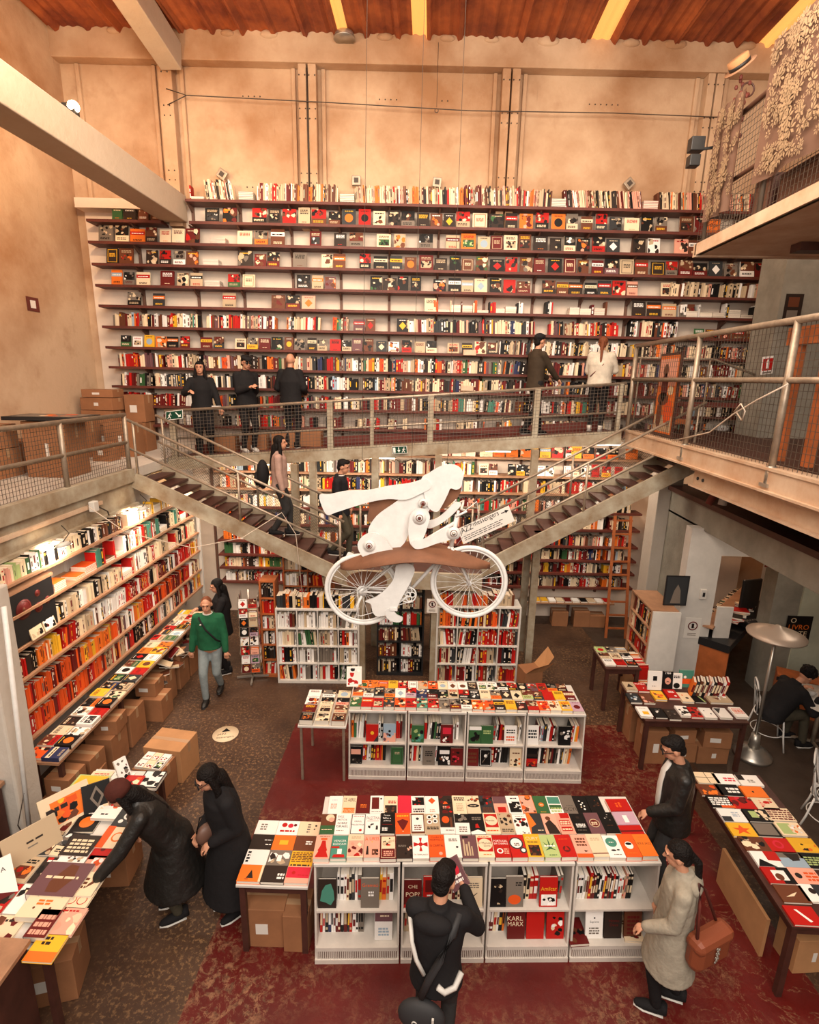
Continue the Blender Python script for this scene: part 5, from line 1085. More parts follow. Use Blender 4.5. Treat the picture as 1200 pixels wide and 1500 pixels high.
for (px, py, w_, h_, tt, c, sp, wd, rz) in lt:
    lay(px, py, .875, w_ * 1.08, h_ * 1.08, tt, c, sp, wd + ' on the long left table', 'picture books on the left table')
for (x, y, w_, h_, rz, c, sp, wd) in [(-3.30, 4.1, .42, .3, .9, 'c', 'i:.2,.1,.95,.8,oyqnk|b:1,.1,.5,.6,.7,f', 'orange and cream panorama book standing open'), (-3.36, 3.72, .42, .26, .95, 'a', 'b:1,.4,.5,.7,.6,f|b:1,.4,.35,.6,.42,s', 'tan grey slipcase book propped up'), (-3.12, 4.25, .24, .26, .6, 'k', 'p:s,.5,.9,.75,.5,.5,.1,.25,.5|p:k,.5,.75,.65,.5,.5,.25,.35,.5', 'black book with grey diamonds standing up'),
      (-3.36, 3.30, .26, .3, .8, 'w', 't:LISBOA,.5,.65,.12,k|p:d,0,0,1,0,.4,.25', 'white book lettered LISBOA standing up'), (-3.05, 4.62, .12, .26, 1.0, 'w', 'i:.1,.1,.9,.9,wsmk', 'slim white book standing at the far end')]:
    make_book(TR(x, y, .855, rz) @ FACE(62) @ TR(0, h_ / 2, 0), w_, h_, .03, c, sp, wd + ' on the long left table', 'picture books on the left table')
rr = random.Random(11)
for k in range(20):
    c = 'wckrwdafwzcockwpyncw'[k]; sp, wd = auto_design(c); x_, y_ = -3.36 + .23 * (k % 3), 3.05 + .262 * (k // 3); p_ = TR(x_, y_, .852, rr.uniform(-.1, .1))
    if x_ > -2.95: continue
    MS.flat_book(p_, .22, .25, .02, c, sp)
t = thing('display_cabinet', 'dark wooden counter cabinet in the near left corner', 'cabinet', TR(-3.95, 1.7, 0)); part(MB().box((0, 0, 0), (1.12, 1.22, .93)), 'body', M['darkwood'], t, .01); part(MB().box((-.02, -.02, .93), (1.14, 1.24, .97)), 'top', M['shelfpale'], t, .005)
for (x, y, w_, h_, c, sp, wd) in [(-3.25, 2.72, .34, .3, 'w', 'b:2,.1,.6,.5,.8,s|p:r,.3,.4,.9,.6,.95,.75,.5,.6|c:.4,.2,.06,d|c:.8,.2,.08,d', 'large white book with a red chilli'), (-3.2, 2.40, .3, .26, 'w', 'b:1,.2,.5,.8,.6,s', 'plain white folder'), (-3.05, 2.15, .3, .26, 'c', 'b:1,.3,.4,.8,.5,a', 'cream folder')]:
    make_book(TR(x, y, .97, .5), w_, h_, .03, c, sp, wd + ' on the near left cabinet', 'books on the near left cabinet')
t = thing('wardrobe', 'dark wooden cabinet side standing behind the left column', 'cabinet', TR(-4.7, 3.5, 0)); part(MB().box((0, 0, 0), (.5, .9, .95)), 'body', M['darkwood'], t, .01); part(MB().box((-.02, -.02, .95), (.52, .92, .99)), 'top', M['shelfpale'], t)
carton(-3.1, 4.35, 0, .4, .35, .35, .1, 'brown carton under the far end of the long left table'); carton(-3.0, 3.3, .0, .42, .34, .42, .3, 'carton with grey papers under the near end of the long left table')
# floor sticker
t = thing('floor_sticker', 'round cream floor sticker with black arrow and lettering', 'sticker', TR(-2.80, 6.58, .001, .25)); mb = MB(); mb.disc((0, 0, .002), .18, .002, 'z', 32, C_('c')); mb.add([(-.06, .05, .0045), (.06, .05, .0045), (0, .13, .0045)], [(0, 1, 2)], C_('k'))
put_text(mb, 'JAZZ', -.05, -.03, .05, C_('k'), None, .0045, maxw=.16); put_text(mb, 'messengers', 0, -.10, .035, C_('k'), None, .0045, maxw=.26); part(mb, 'disc', M['print'], t)
# ---- lamp, chairs, round table ----
t = thing('floor_lamp', 'tall metal floor lamp with wide dish shade and heavy ribbed base', 'lamp', TR(4.62, 6.62, 0))
part(MB().loft([((0, 0, 0), .24, .24), ((0, 0, .04), .24, .24), ((0, 0, .06), .20, .20), ((0, 0, .09), .19, .19), ((0, 0, .11), .13, .13), ((0, 0, .14), .12, .12)], 28), 'base', M['chrome'], t)
part(MB().loft([((0, 0, .12), .075, .075), ((0, 0, .34), .055, .055)], 16), 'socket', M['chrome'], t)
part(MB().tube((0, 0, .3), (.0, 0, 1.86), .022, n=10), 'pole', M['chrome'], t)
part(MB().loft([((0, 0, 1.82), .34, .34), ((0, 0, 1.84), .345, .345), ((0, 0, 1.88), .22, .22), ((0, 0, 1.93), .06, .06), ((0, 0, 1.97), .03, .03)], 36), 'shade', M['lampshade'], t)
def chair(T, label):
    t = thing('bistro_chair', label, 'chair', T, 'metal bistro chairs'); m_ = M['bikewhite']
    part(MB().ring((0, 0, .45), .19, .014, 'z', 28, 6), 'seat_ring', m_, t); mb = MB()
    for k in range(5): mb.ring((0, 0, .45), .03 + k * .035, .006, 'z', 20, 4)
    part(mb, 'seat', m_, t)
    for s_ in (-1, 1):
        part(MB().path([(s_ * .16, -.14, .45), (s_ * .18, -.17, .2), (s_ * .2, -.2, 0)], .012), 'leg', m_, t)
        part(MB().path([(s_ * .16, .15, .45), (s_ * .18, .19, .2), (s_ * .2, .24, 0)], .012), 'leg', m_, t)
    P = [(.17, .13, .44), (.19, .17, .6), (.19, .20, .78), (.15, .22, .88), (.07, .23, .93), (-.07, .23, .93), (-.15, .22, .88), (-.19, .20, .78), (-.19, .17, .6), (-.17, .13, .44)]
    part(MB().path(P, .013), 'backrest', m_, t); part(MB().path([(.10, .18, .46), (.11, .2, .7), (.05, .22, .82), (-.05, .22, .82), (-.11, .2, .7), (-.10, .18, .46)], .009), 'back_loop', m_, t)
    part(MB().ring((0, 0, .2), .2, .007, 'z', 24, 5), 'stretcher', m_, t)
    return t
chair(TR(4.72, 5.35, 0, .9), 'white metal bistro chair standing empty beyond the long right table')
chair(TR(4.98, 6.95, 0, 1.2), 'white metal bistro chair under the seated person at the round table')
t = thing('round_table', 'pale round cafe table at the right edge beside the seated person', 'table', TR(5.62, 6.9, 0)); part(MB().disc((0, 0, .74), .38, .03, 'z', 36), 'tabletop', M['wall_low'], t); part(MB().ring((0, 0, .74), .385, .016, 'z', 36, 6), 'rim', M['blackmetal'], t); part(MB().tube((0, 0, .02), (0, 0, .73), .03), 'pedestal', M['rail'], t)
for a in (0.4, 2.5, 4.6): part(MB().bar((0, 0, .06), (.3 * math.cos(a), .3 * math.sin(a), .02), .03), 'foot', M['rail'], t)
t = thing('coffee_cup', 'small white cup on the round cafe table', 'cup', TR(5.5, 6.95, .757)); part(MB().loft([((0, 0, 0), .03, .03), ((0, 0, .07), .045, .045)], 14), 'bowl', M['white'], t); part(MB().ring((.05, 0, .035), .022, .005, 'y', 12, 5), 'handle', M['white'], t)
t = thing('open_book', 'open book lying on the round cafe table', 'book', TR(5.42, 6.72, .757, .5)); part(MB().box((-.15, -.1, 0), (.15, .1, .015)), 'pages', M['paper'], t)
# ================= WHITE RIDER ON A BICYCLE =================
YB = 4.6
def Q(px, py, y=YB): p = aty(px, py, y); return (p.x, p.z)
O_ = Vector((-.08, YB, 3.5))
def plate(name, pts, parent, y, th=.014, m_='bikewhite', closed=True):
    P = [Q(a, b) for a, b in pts]; P = [(x - O_.x, z - O_.z) for x, z in P]
    # densify with a smooth closed curve
    n_ = len(P); S_2 = []
    for i in range(n_):
        p0, p1, p2, p3 = P[i - 1], P[i], P[(i + 1) % n_], P[(i + 2) % n_]
        for k in range(4):
            u = k / 4; S_2.append(tuple(.5 * ((2 * p1[j]) + (-p0[j] + p2[j]) * u + (2 * p0[j] - 5 * p1[j] + 4 * p2[j] - p3[j]) * u * u + (-p0[j] + 3 * p1[j] - 3 * p2[j] + p3[j]) * u ** 3) for j in (0, 1)))
    o = MB().prism(S_2, th, T=Matrix.Translation((0, y, 0))).build(name, M[m_], parent); return o
t = thing('bicycle', 'white painted bicycle hanging in mid air under the cut-out rider', 'bicycle', Matrix.Translation(O_))
def QL(px, py, dy=0): x, z = Q(px, py); return Vector((x - O_.x, dy, z - O_.z))
def wheel(px, py, nm):
    c = QL(px, py); R0 = .345
    w_ = MB().ring(c, R0 - .012, .020, 'y', 56, 8).build('wheel', M['bikewhite'], t)
    part(MB().ring(c, R0 - .040, .009, 'y', 48, 6), 'rim', M['bikewhite'], w_)
    mb = MB()
    for k in range(28):
        a = 2 * PI * k / 28; b = a + (.5 if k % 2 else -.5); s_ = .03 if k % 4 < 2 else -.03
        mb.bar(c + Vector((.02 * math.cos(b), s_, .02 * math.sin(b))), c + Vector(((R0 - .04) * math.cos(a), 0, (R0 - .04) * math.sin(a))), .0032)
    part(mb, 'spoke', M['bikewhite'], w_); part(MB().disc(c, .022, .09, 'y', 14), 'hub', M['bikewhite'], w_)
wheel(687, 853, 'front'); wheel(531, 864, 'rear')
H1, H2, ST, BBk, RW_, FW = QL(668, 765), QL(661, 800), QL(607, 800), QL(598, 868), QL(531, 864), QL(687, 853)
for p, q in ((ST, H1), (BBk, H2), (BBk, ST)): part(MB().tube(p, q, .017), 'frame_tube', M['bikewhite'], t)
for s_ in (-.035, .035):
    part(MB().tube(BBk + Vector((0, s_ * .5, 0)), RW_ + Vector((0, s_ * 1.5, 0)), .009), 'chain_stay', M['bikewhite'], t); part(MB().tube(ST + Vector((0, s_ * .5, 0)), RW_ + Vector((0, s_ * 1.5, 0)), .008), 'seat_stay', M['bikewhite'], t)
    part(MB().path([H2 + Vector((0, s_, 0)), (H2 + FW) / 2 + Vector((.01, s_ * 1.4, 0)), FW + Vector((0, s_ * 1.4, 0))], .012), 'fork_blade', M['bikewhite'], t)
part(MB().tube(H1 + (H1 - H2) * .3, H2, .021), 'head_tube', M['bikewhite'], t)
part(MB().tube(H1, QL(672, 748), .013), 'stem', M['bikewhite'], t)
hb = QL(676, 746)
part(MB().path([hb + Vector((-.06, -.2, -.02)), hb + Vector((.03, -.2, .03)), hb + Vector((.02, -.12, .02)), hb, hb + Vector((.02, .12, .02)), hb + Vector((.03, .2, .03)), hb + Vector((-.06, .2, -.02))], .011), 'handlebar', M['bikewhite'], t)
part(MB().path([hb + Vector((.02, -.14, .02)), hb + Vector((.12, -.12, .10)), hb + Vector((.15, -.05, -.05)), H2 + Vector((.05, -.02, .02))], .004), 'brake_cable', M['bikewhite'], t)
cr = MB().ring(BBk + Vector((0, -.05, 0)), .075, .007, 'y', 36, 5)
for k in range(5): cr.ring(BBk + Vector((.042 * math.cos(k * 1.2566), -.05, .042 * math.sin(k * 1.2566))), .024, .006, 'y', 16, 4)
cr.ring(BBk + Vector((0, -.05, 0)), .022, .008, 'y', 16, 5); part(cr, 'chainring', M['bikewhite'], t)
part(MB().bar(BBk + Vector((0, -.06, 0)), QL(578, 885, -.06), .02, .012), 'crank', M['bikewhite'], t); part(MB().bar(QL(578, 885, -.13), QL(578, 885, -.05), .07, .02), 'pedal', M['bikewhite'], t)
part(MB().bar(BBk + Vector((0, .06, 0)), QL(618, 851, .06), .02, .012), 'crank', M['bikewhite'], t)
mb = MB()
for k in range(4): mb.disc(RW_ + Vector((0, -.03 - .006 * k, 0)), .05 - .008 * k, .004, 'y', 24)
part(mb, 'sprocket', M['bikewhite'], t)
part(MB().path([BBk + Vector((0, -.05, .07)), RW_ + Vector((0, -.05, .045)), RW_ + Vector((-.04, -.05, 0)), QL(527, 882, -.05), QL(523, 897, -.05), QL(530, 899, -.05), BBk + Vector((0, -.05, -.075))], .004), 'chain', M['bikewhite'], t)
part(MB().path([QL(531, 870, -.05), QL(524, 884, -.05), QL(526, 896, -.05)], .012), 'derailleur', M['bikewhite'], t)
# rider: flat painted boards, as in the shop
r = thing('cutout_rider', 'white painted board figure of a rider leaning over the handlebar', 'sculpture', Matrix.Translation(O_))
plate('torso', [(540, 775), (545, 790), (560, 800), (577, 806), (592, 795), (600, 780), (615, 765), (630, 745), (640, 725), (650, 715), (655, 705), (662, 695), (652, 683), (640, 690), (622, 697), (612, 708), (598, 722), (575, 738), (552, 755)], r, -.02)
plate('head', [(618, 700), (628, 692), (645, 682), (662, 679), (674, 684), (679, 694), (677, 703), (675, 712), (668, 716), (660, 714), (656, 722), (648, 738), (640, 748), (628, 742), (622, 725)], r, -.04)
plate('scarf', [(470, 723), (485, 722), (510, 717), (540, 716), (570, 710), (600, 706), (625, 700), (632, 712), (615, 722), (595, 730), (570, 729), (545, 733), (520, 740), (495, 748), (481, 752), (473, 738)], r, -.05)
plate('upper_arm', [(603, 748), (612, 741), (625, 743), (630, 753), (627, 765), (622, 780), (612, 797), (602, 792), (599, 775), (600, 760)], r, -.10)
plate('forearm', [(604, 788), (620, 784), (640, 775), (652, 768), (664, 771), (668, 780), (655, 786), (640, 790), (620, 797), (608, 797)], r, -.12)
plate('thigh', [(526, 792), (535, 780), (550, 776), (562, 782), (572, 794), (578, 806), (560, 810), (540, 814), (530, 806)], r, -.09)
plate('calf', [(583, 822), (600, 820), (608, 828), (604, 842), (596, 858), (588, 872), (580, 888), (570, 893), (555, 896), (548, 890), (545, 878), (537, 874), (552, 868), (565, 858), (576, 845), (580, 832)], r, -.10)
plate('shoe', [(566, 888), (575, 885), (583, 893), (591, 897), (588, 903), (578, 903), (569, 898)], r, -.11)
plate('foot', [(497, 822), (505, 818), (510, 812), (525, 820), (521, 828), (508, 832), (498, 833)], r, .06)
plate('tail_fin', [(507, 850), (530, 842), (558, 846), (566, 858), (556, 872), (530, 866), (510, 864)], r, .09, m_='kraft')
plate('far_arm', [(622, 768), (640, 762), (655, 750), (664, 740), (672, 738), (676, 742), (664, 756), (646, 770), (628, 777)], r, .07)
plate('far_leg', [(555, 830), (580, 826), (583, 836), (572, 846), (566, 842), (560, 838)], r, .08)
for (a, b, rr) in ((615, 754, .058), (543, 794, .052), (664, 775, .058), (620, 735, .04)):
    c = QL(a, b, -.112 if a != 664 else -.135)
    if a == 620: c.y = -.06
    part(MB().disc(c, rr, .012, 'y', 28), 'joint_disc', M['bikewhite'], r); part(MB().ring(c + Vector((0, -.008, 0)), rr * .5, .003, 'y', 20, 4), 'joint_ring', M['kraft'], r); part(MB().disc(c + Vector((0, -.012, 0)), .014, .02, 'y', 12), 'bolt', M['chrome'] if a == 664 else M['oxide'], r)
part(MB().bar(QL(619, 737, -.08), QL(613, 752, -.08), .022, .012), 'strut', M['kraft'], r)
plate('mane_board', [(538, 765), (540, 748), (543, 733), (575, 730), (600, 724), (612, 716), (600, 728), (575, 746), (555, 760)], r, .03, m_='kraft')
plate('chest_board', [(645, 745), (655, 722), (660, 714), (676, 715), (672, 728), (662, 738), (652, 746)], r, .04, m_='kraft')
# brown leaf-shaped wing, a thin bent sheet around the frame
mb = MB(); nx, ny = 24, 6; vs_ = []
xa, xb = Q(500, 828)[0] - O_.x, Q(718, 812)[0] - O_.x
for i in range(nx + 1):
    u = i / nx; x = xa + (xb - xa) * u; wd = .30 * math.sin(PI * min(1, u * 1.02)) ** .7 + .004; zc = 3.37 - O_.z + .16 * math.sin(PI * u) + .05 * u
    for j in range(ny + 1):
        v = j / ny * 2 - 1; vs_.append((x, v * wd - .06, zc - .05 * v * v + .01 * math.sin(9 * u + 3 * v)))
mb.add(vs_, [(i * (ny + 1) + j, (i + 1) * (ny + 1) + j, (i + 1) * (ny + 1) + j + 1, i * (ny + 1) + j + 1) for i in range(nx) for j in range(ny)], sm=True)
wg = mb.build('brown_wing', M['kraft'], r); s_ = wg.modifiers.new('s', 'SOLIDIFY'); s_.thickness = .008
for (a, b) in ((530, 730), (655, 690), (600, 800)):
    p = QL(a, b); tag(MB().tube((p.x + O_.x, YB, p.z + O_.z), (p.x + O_.x * .6, YB + .4, 10.55), .002, n=5).build('hanging_wire', M['wire']), 'thin wire holding the white %s from the roof' % {530: 'scarf', 655: 'rider head', 600: 'bicycle frame'}[a], 'wire')
# ================= SIGNS =================
def quad_sign(name, label, corners, y, base, draw, w_, h_):
    P = [aty(a, b, y) for a, b in corners]      # bl, br, tr, tl
    ux = (P[1] - P[0]); uz = (P[3] - P[0]); A = Matrix((ux / w_, (uz / h_), ux.cross(uz).normalized())).transposed().to_4x4(); A.translation = P[0]
    t = thing(name, label, 'sign', Matrix.Translation(P[0])); mb = MB(); A.translation = (0, 0, 0); mb.box((0, 0, 0), (w_, h_, .01), C_(base), A); draw(mb, A); part(mb, 'panel', M['print'], t); return t
def dj(mb, A):
    put_text(mb, 'jAZZ', .15, .20, .17, C_('k'), A, .0125, maxw=.26); put_text(mb, 'messengers', .55, .24, .12, C_('k'), A, .0125, maxw=.5)
    for k in range(3):
        x = .06
        while x < .78: ww = R_.uniform(.03, .09); mb.add([(x, .06 + k * .045, .0125), (x + ww, .06 + k * .045, .0125), (x + ww, .075 + k * .045, .0125), (x, .075 + k * .045, .0125)], [(0, 1, 2, 3)], C_('z'), A); x += ww + .015
    mb.add([(.84, .28, .0125), (.93, .28, .0125), (.93, .30, .0125), (.84, .30, .0125)], [(0, 1, 2, 3)], C_('k'), A); mb.add([(.92, .25, .0125), (.99, .29, .0125), (.92, .33, .0125)], [(0, 1, 2)], C_('k'), A)
quad_sign('direction_sign', 'white sign lettered jAZZ messengers with arrow on the right stair rail', ((679, 797), (754, 763), (744, 739), (670, 775)), 8.38, 'w', dj, 1.02, .38)
def man(mb, A, x, y, s, c): 
    for p, q, wd in (((0, .0), (.25, .35), .12), ((.6, .0), (.35, .35), .12), ((.3, .35), (.45, .75), .18), ((.42, .7), (.75, .55), .09), ((.42, .7), (.12, .55), .09)):
        a, b = Vector((x + p[0] * s, y + p[1] * s, .0125)), Vector((x + q[0] * s, y + q[1] * s, .0125)); n_ = (b - a).cross(Vector((0, 0, 1))).normalized() * wd * s / 2; mb.add([a - n_, a + n_, b + n_, b - n_], [(0, 1, 2, 3)], c, A)
    mb.add([(x + .5 * s + .09 * s * math.cos(k), y + .88 * s + .09 * s * math.sin(k), .0125) for k in range(6)], [tuple(range(6))], c, A)
def de(flip):
    def f(mb, A):
        g = lin((16, 60, 44)); mb.add([(.01, .01, .011), (.39, .01, .011), (.39, .17, .011), (.01, .17, .011)], [(0, 1, 2, 3)], g, A); W2 = C_('w')
        man(mb, A, .05 if not flip else .26, .03, .12, W2)
        if flip: mb.box((.03, .03, .0115), (.09, .15, .0125), W2, A); mb.add([(.14, .09, .0125), (.22, .09, .0125), (.18, .03, .0125)], [(0, 1, 2)], W2, A); mb.add([(.17, .09, .0125), (.19, .09, .0125), (.19, .15, .0125), (.17, .15, .0125)], [(0, 1, 2, 3)], W2, A)
        else: mb.add([(.22, .14, .0125), (.25, .14, .0125), (.33, .06, .0125), (.30, .06, .0125)], [(0, 1, 2, 3)], W2, A); mb.add([(.36, .04, .0125), (.35, .10, .0125), (.29, .04, .0125)], [(0, 1, 2)], W2, A)
    return f
quad_sign('exit_sign', 'green running man exit sign with slanting arrow on the left gallery rail', ((243, 616), (268, 613), (267, 601), (243, 603)), 9.2, 'w', de(False), .40, .18)
quad_sign('exit_sign', 'green running man exit sign with down arrow on the footbridge beam', ((575, 665), (597, 664), (596, 653), (574, 654)), 9.38, 'w', de(True), .40, .18)
def dfire(mb, A): mb.box((.03, .10, .011), (.37, .44, .0125), lin((170, 16, 14)), A); mb.box((.15, .16, .0126), (.25, .36, .0135), C_('w'), A); mb.box((.17, .36, .0126), (.23, .41, .0135), C_('w'), A); mb.box((.05, .02, .011), (.35, .07, .0125), C_('s'), A)
quad_sign('fire_sign', 'red and white fire extinguisher sign on the right gallery', ((1114, 549), (1131, 547), (1134, 522), (1117, 523)), 9.45, 'w', dfire, .4, .5)
t = thing('fire_alarm_sign', 'small red wall sign on the left plaster wall', 'sign', TR(-6.597, 9.0, 5.95)); part(MB().box((0, 0, 0), (.006, .28, .22)), 'plate', M['oxide'], t); part(MB().box((.006, .08, .05), (.008, .2, .17)), 'pictogram', M['paper'], t)
# ================= RIGHT GALLERY OBJECTS =================
t = thing('framed_picture', 'tan framed picture of a figure on the right gallery railing', 'picture', TR(3.66, 8.35, 4.22, PI / 2))
part(MB().box((-.02, -.03, -.02), (.72, -.0, 1.24)), 'frame', M['darkwood'], t); mb = MB()
mb.box((0.02, .0, 0.02), (.68, .006, 1.20), C_('o'))
for (u0, v0, u1, v1, c) in ((.05, .75, .65, 1.15, 'p'), (.04, .05, .66, .3, 'a')): mb.box((u0, .006, v0), (u1, .008, v1), C_(c))
A = Matrix(((1, 0, 0, 0), (0, 0, 1, 0.009), (0, 1, 0, 0), (0, 0, 0, 1)))
for (x, z, rx, rz_, c) in ((.42, .98, .09, .10, 'n'), (.42, .72, .12, .22, 'd'), (.42, .55, .2, .10, 'n'), (.2, .35, .16, .2, 'q'), (.5, .3, .1, .22, 'n'), (.18, .68, .1, .07, 'c')):
    mb.add([(x + rx * math.cos(k * .524), z + rz_ * math.sin(k * .524), 0) for k in range(12)], [tuple(range(12))], C_(c), A)
part(mb, 'print', M['print'], t)
t = thing('hoist_frame', 'worn orange wooden frame standing behind the right railing', 'wooden frame', TR(3.70, 5.35, 4.13))
for y in (0, .42): part(MB().box((0, y, .1), (.06, y + .10, 1.30)), 'upright', M['orangewood'], t)
part(MB().box((-.03, -.12, 1.28), (.08, .62, 1.45)), 'crosspiece', M['orangewood'], t)
t = thing('hanging_rope', 'pale rope tied slackly along the right gallery railing', 'rope', TR(0, 0, 0)); part(MB().path([(3.5, 7.9, 4.2), (3.5, 6.9, 4.42), (3.49, 6.4, 4.68), (3.49, 6.0, 4.85), (3.5, 5.55, 5.02)], .009), 'strand', M['whitecable'], t)
part(MB().path([(3.49, 6.35, 4.70), (3.48, 6.2, 4.62), (3.47, 6.15, 4.72), (3.47, 6.25, 4.8), (3.49, 6.4, 4.7)], .009), 'knot', M['whitecable'], t)
for i, (x, y, c, w_, h_, d_) in enumerate([(4.6, 10.1, 'd', 1.5, .55, .3), (4.3, 9.9, 'o', .4, .25, .5)]):
    t = thing('red_chair' if i == 0 else 'wooden_stool', ('low dark red bench against the shelves on the right gallery', 'small orange stool on the right gallery')[i], ('bench', 'stool')[i], TR(x, y, 4.13))
    part(MB().box((0, 0, h_ - .08), (w_, .35, h_)), 'seat', M['oxide' if i == 0 else 'orangewood'], t)
    for a in (0.02, w_ - .07):
        for b in (.02, .28): part(MB().box((a, b, 0), (a + .05, b + .05, h_ - .08)), 'leg', M['oxide' if i == 0 else 'orangewood'], t)
t = thing('small_poster', 'small dark poster on the concrete column at right', 'poster', TR(5.70, 9.493, 5.95)); mb = MB(); mb.box((0, -.004, 0), (.28, .004, .5), C_('f')); mb.box((.05, -.006, .08), (.22, -.004, .25), C_('s')); mb.box((.05, -.006, .3), (.22, -.004, .45), C_('n')); part(mb, 'sheet', M['print'], t)
# pipes and plant under the right gallery
t = thing('air_duct', 'grey metal duct and pipe work under the right gallery', 'duct', TR(4.3, 7.6, 3.3))
part(MB().box((.15, -.25, .05), (1.3, .25, .30)), 'duct', M['grey_beam'], t, .02); part(MB().path([(0, .2, .0), (.02, .2, .25), (.12, .1, .38), (.5, 0, .38)], .06, 10), 'pipe', M['wall_low'], t); part(MB().tube((-.2, .2, .0), (-.02, .2, .45), .05), 'pipe', M['oxide'], t)
part(MB().box((.35, -.32, .1), (.65, -.25, .36)), 'box', M['chrome'], t)
# ================= UPPER GALLERY OBJECTS =================
def lace(label, y0, y1, z0, z1, dx, shear):
    t = thing('lace_panel', label, 'curtain', TR(3.62 + dx, y0, z0)); W_ = y1 - y0; H_ = z1 - z0; mb = MB(); nx, nz = 26, 26
    f = lambda u, v: (.03 * math.sin(u * 17) * (1 - v * .5), u * W_, v * H_)
    mb.add([f(i / nx, j / nz) for j in range(nz + 1) for i in range(nx + 1)], [(j * (nx + 1) + i, j * (nx + 1) + i + 1, (j + 1) * (nx + 1) + i + 1, (j + 1) * (nx + 1) + i) for j in range(nz) for i in range(nx)], (.13, .065, .04), sm=True)
    rr = random.Random(3)
    for k in range(int(W_ * H_ * 105)):
        cu, cv, R1 = rr.random() * .92 + .04, rr.random() * .92 + .04, rr.uniform(.04, .10); a0 = rr.random() * 6; c0 = Vector(f(cu, cv)); c0.x = -.012 - .03 + .03 * math.sin(cu * 17)
        for p in range(7):
            a = a0 + p * .9; e = Vector((0, math.cos(a), math.sin(a))); n2 = Vector((0, -math.sin(a), math.cos(a)))
            pts = [c0 + e * .012, c0 + e * R1 * .6 + n2 * R1 * .18, c0 + e * R1, c0 + e * R1 * .6 - n2 * R1 * .18]
            pts = [Vector((q.x - .002, min(max(q.y, 0), W_), min(max(q.z, 0), H_))) for q in pts]; mb.add(pts, [(0, 1, 2, 3)], C_((.30, .20, .115), .15))
    part(mb, 'cloth', M['paint'], t)
lace('pale floral lace panel tied to the upper gallery end post', 7.50, 8.12, 7.12, 8.42, 0, 0)
lace('larger floral lace panel hung along the upper gallery railing', 5.2, 7.0, 7.22, 8.62, 0, 0)
t = thing('boater_hat', 'straw boater hat with black band hung near the upper gallery', 'hat', Matrix.Translation(aty(1083, 92, 8.3)) @ Matrix.Rotation(-.7, 4, 'Y') @ Matrix.Rotation(.3, 4, 'X'))
part(MB().disc((0, 0, -.05), .19, .012, 'z', 28), 'brim', M['shelfpale'], t); part(MB().disc((0, 0, .01), .125, .10, 'z', 28), 'crown', M['cardlt'], t); part(MB().disc((0, 0, -.02), .128, .04, 'z', 28), 'hat_band', M['blackmetal'], t)
pm = aty(1086, 135, 8.3); t = thing('hanging_ornament', 'string of red brown beads, rings and dried leaves below the boater hat', 'ornament', Matrix.Translation(pm)); mb = MB()
for k in range(70): z = R_.uniform(-.55, .15); mb.ell((R_.uniform(-.09, .09) * (1 - abs(z) * .6) + .02 * z, R_.uniform(-.06, .06), z), (.025, .018, .03), nu=6, nv=4)
part(mb, 'bead', M['oxide'], t); part(MB().ring((-.06, -.08, -.2), .075, .008, 'y', 24, 5), 'ring', M['bracket'], t); part(MB().ring((.07, -.02, .02), .08, .012, 'y', 24, 5), 'ring', M['darkwood'], t)
t = thing('spotlight', 'black twin spotlight clamped to the upper gallery end post', 'spotlight', TR(3.55, 8.35, 8.0)); part(MB().box((-.16, -.06, .05), (.02, .08, .22)), 'housing', M['blackmetal'], t, .01); part(MB().box((-.16, -.08, -.14), (-.02, .06, .0)), 'housing', M['blackmetal'], t, .01); part(MB().bar((0, 0, .08), (.15, 0, .1), .03), 'bracket', M['blackmetal'], t)
for i, (y, w_, h_) in enumerate([(7.2, .4, .62), (6.2, .9, .55)]):
    t = thing('wooden_chest', ('narrow dark wooden chest on the upper gallery', 'wide dark wooden chest with brown panel on the upper gallery')[i], 'chest', TR(3.95, y, 6.81)); part(MB().box((0, 0, 0), (.5, w_, h_)), 'body', M['darkwood'], t, .01); part(MB().box((-.01, .06, .06), (0, w_ - .06, h_ - .08)), 'panel', M['bracket'], t)
# ================= LAMPS, WIRES, SMALL THINGS =================
t = thing('wall_floodlight', 'glowing floodlight on top of the left concrete beam', 'lamp', TR(-4.62, 7.6, 8.10)); part(MB().box((-.10, -.05, .03), (.06, .05, .16)), 'housing', M['blackmetal'], t); part(MB().ell((.02, 0, .13), (.07, .07, .07)), 'bulb', M['bulb'], t)
light('floodlight_glow', 'POINT', (-4.75, 7.6, 8.38), 170, (1, .62, .32), rad=.06)
for i, (y, e) in enumerate(((5.9, 20), (7.7, 24), (9.3, 20))):
    t = thing('shelf_lamp', 'small clip lamp lighting the left shelves under the gallery, %s from the near end' % ORD[i], 'lamp', TR(-4.30, y, 3.0)); part(MB().loft([((0, 0, .0), .07, .12), ((0, 0, .04), .03, .06)], 14), 'shade', M['white'], t); part(MB().box((-.05, -.09, -.008), (.05, .09, .0)), 'tube', M['strip'], t)
    part(MB().path([(0, 0, .04), (.02, .1, .12), (-.1, .15, .2)], .006), 'cable', M['cable'], t)
    light('shelf_lamp_light', 'AREA', (-4.25, y, 2.97), e, SOFT, .2, .9, (-4.5, y, 0))
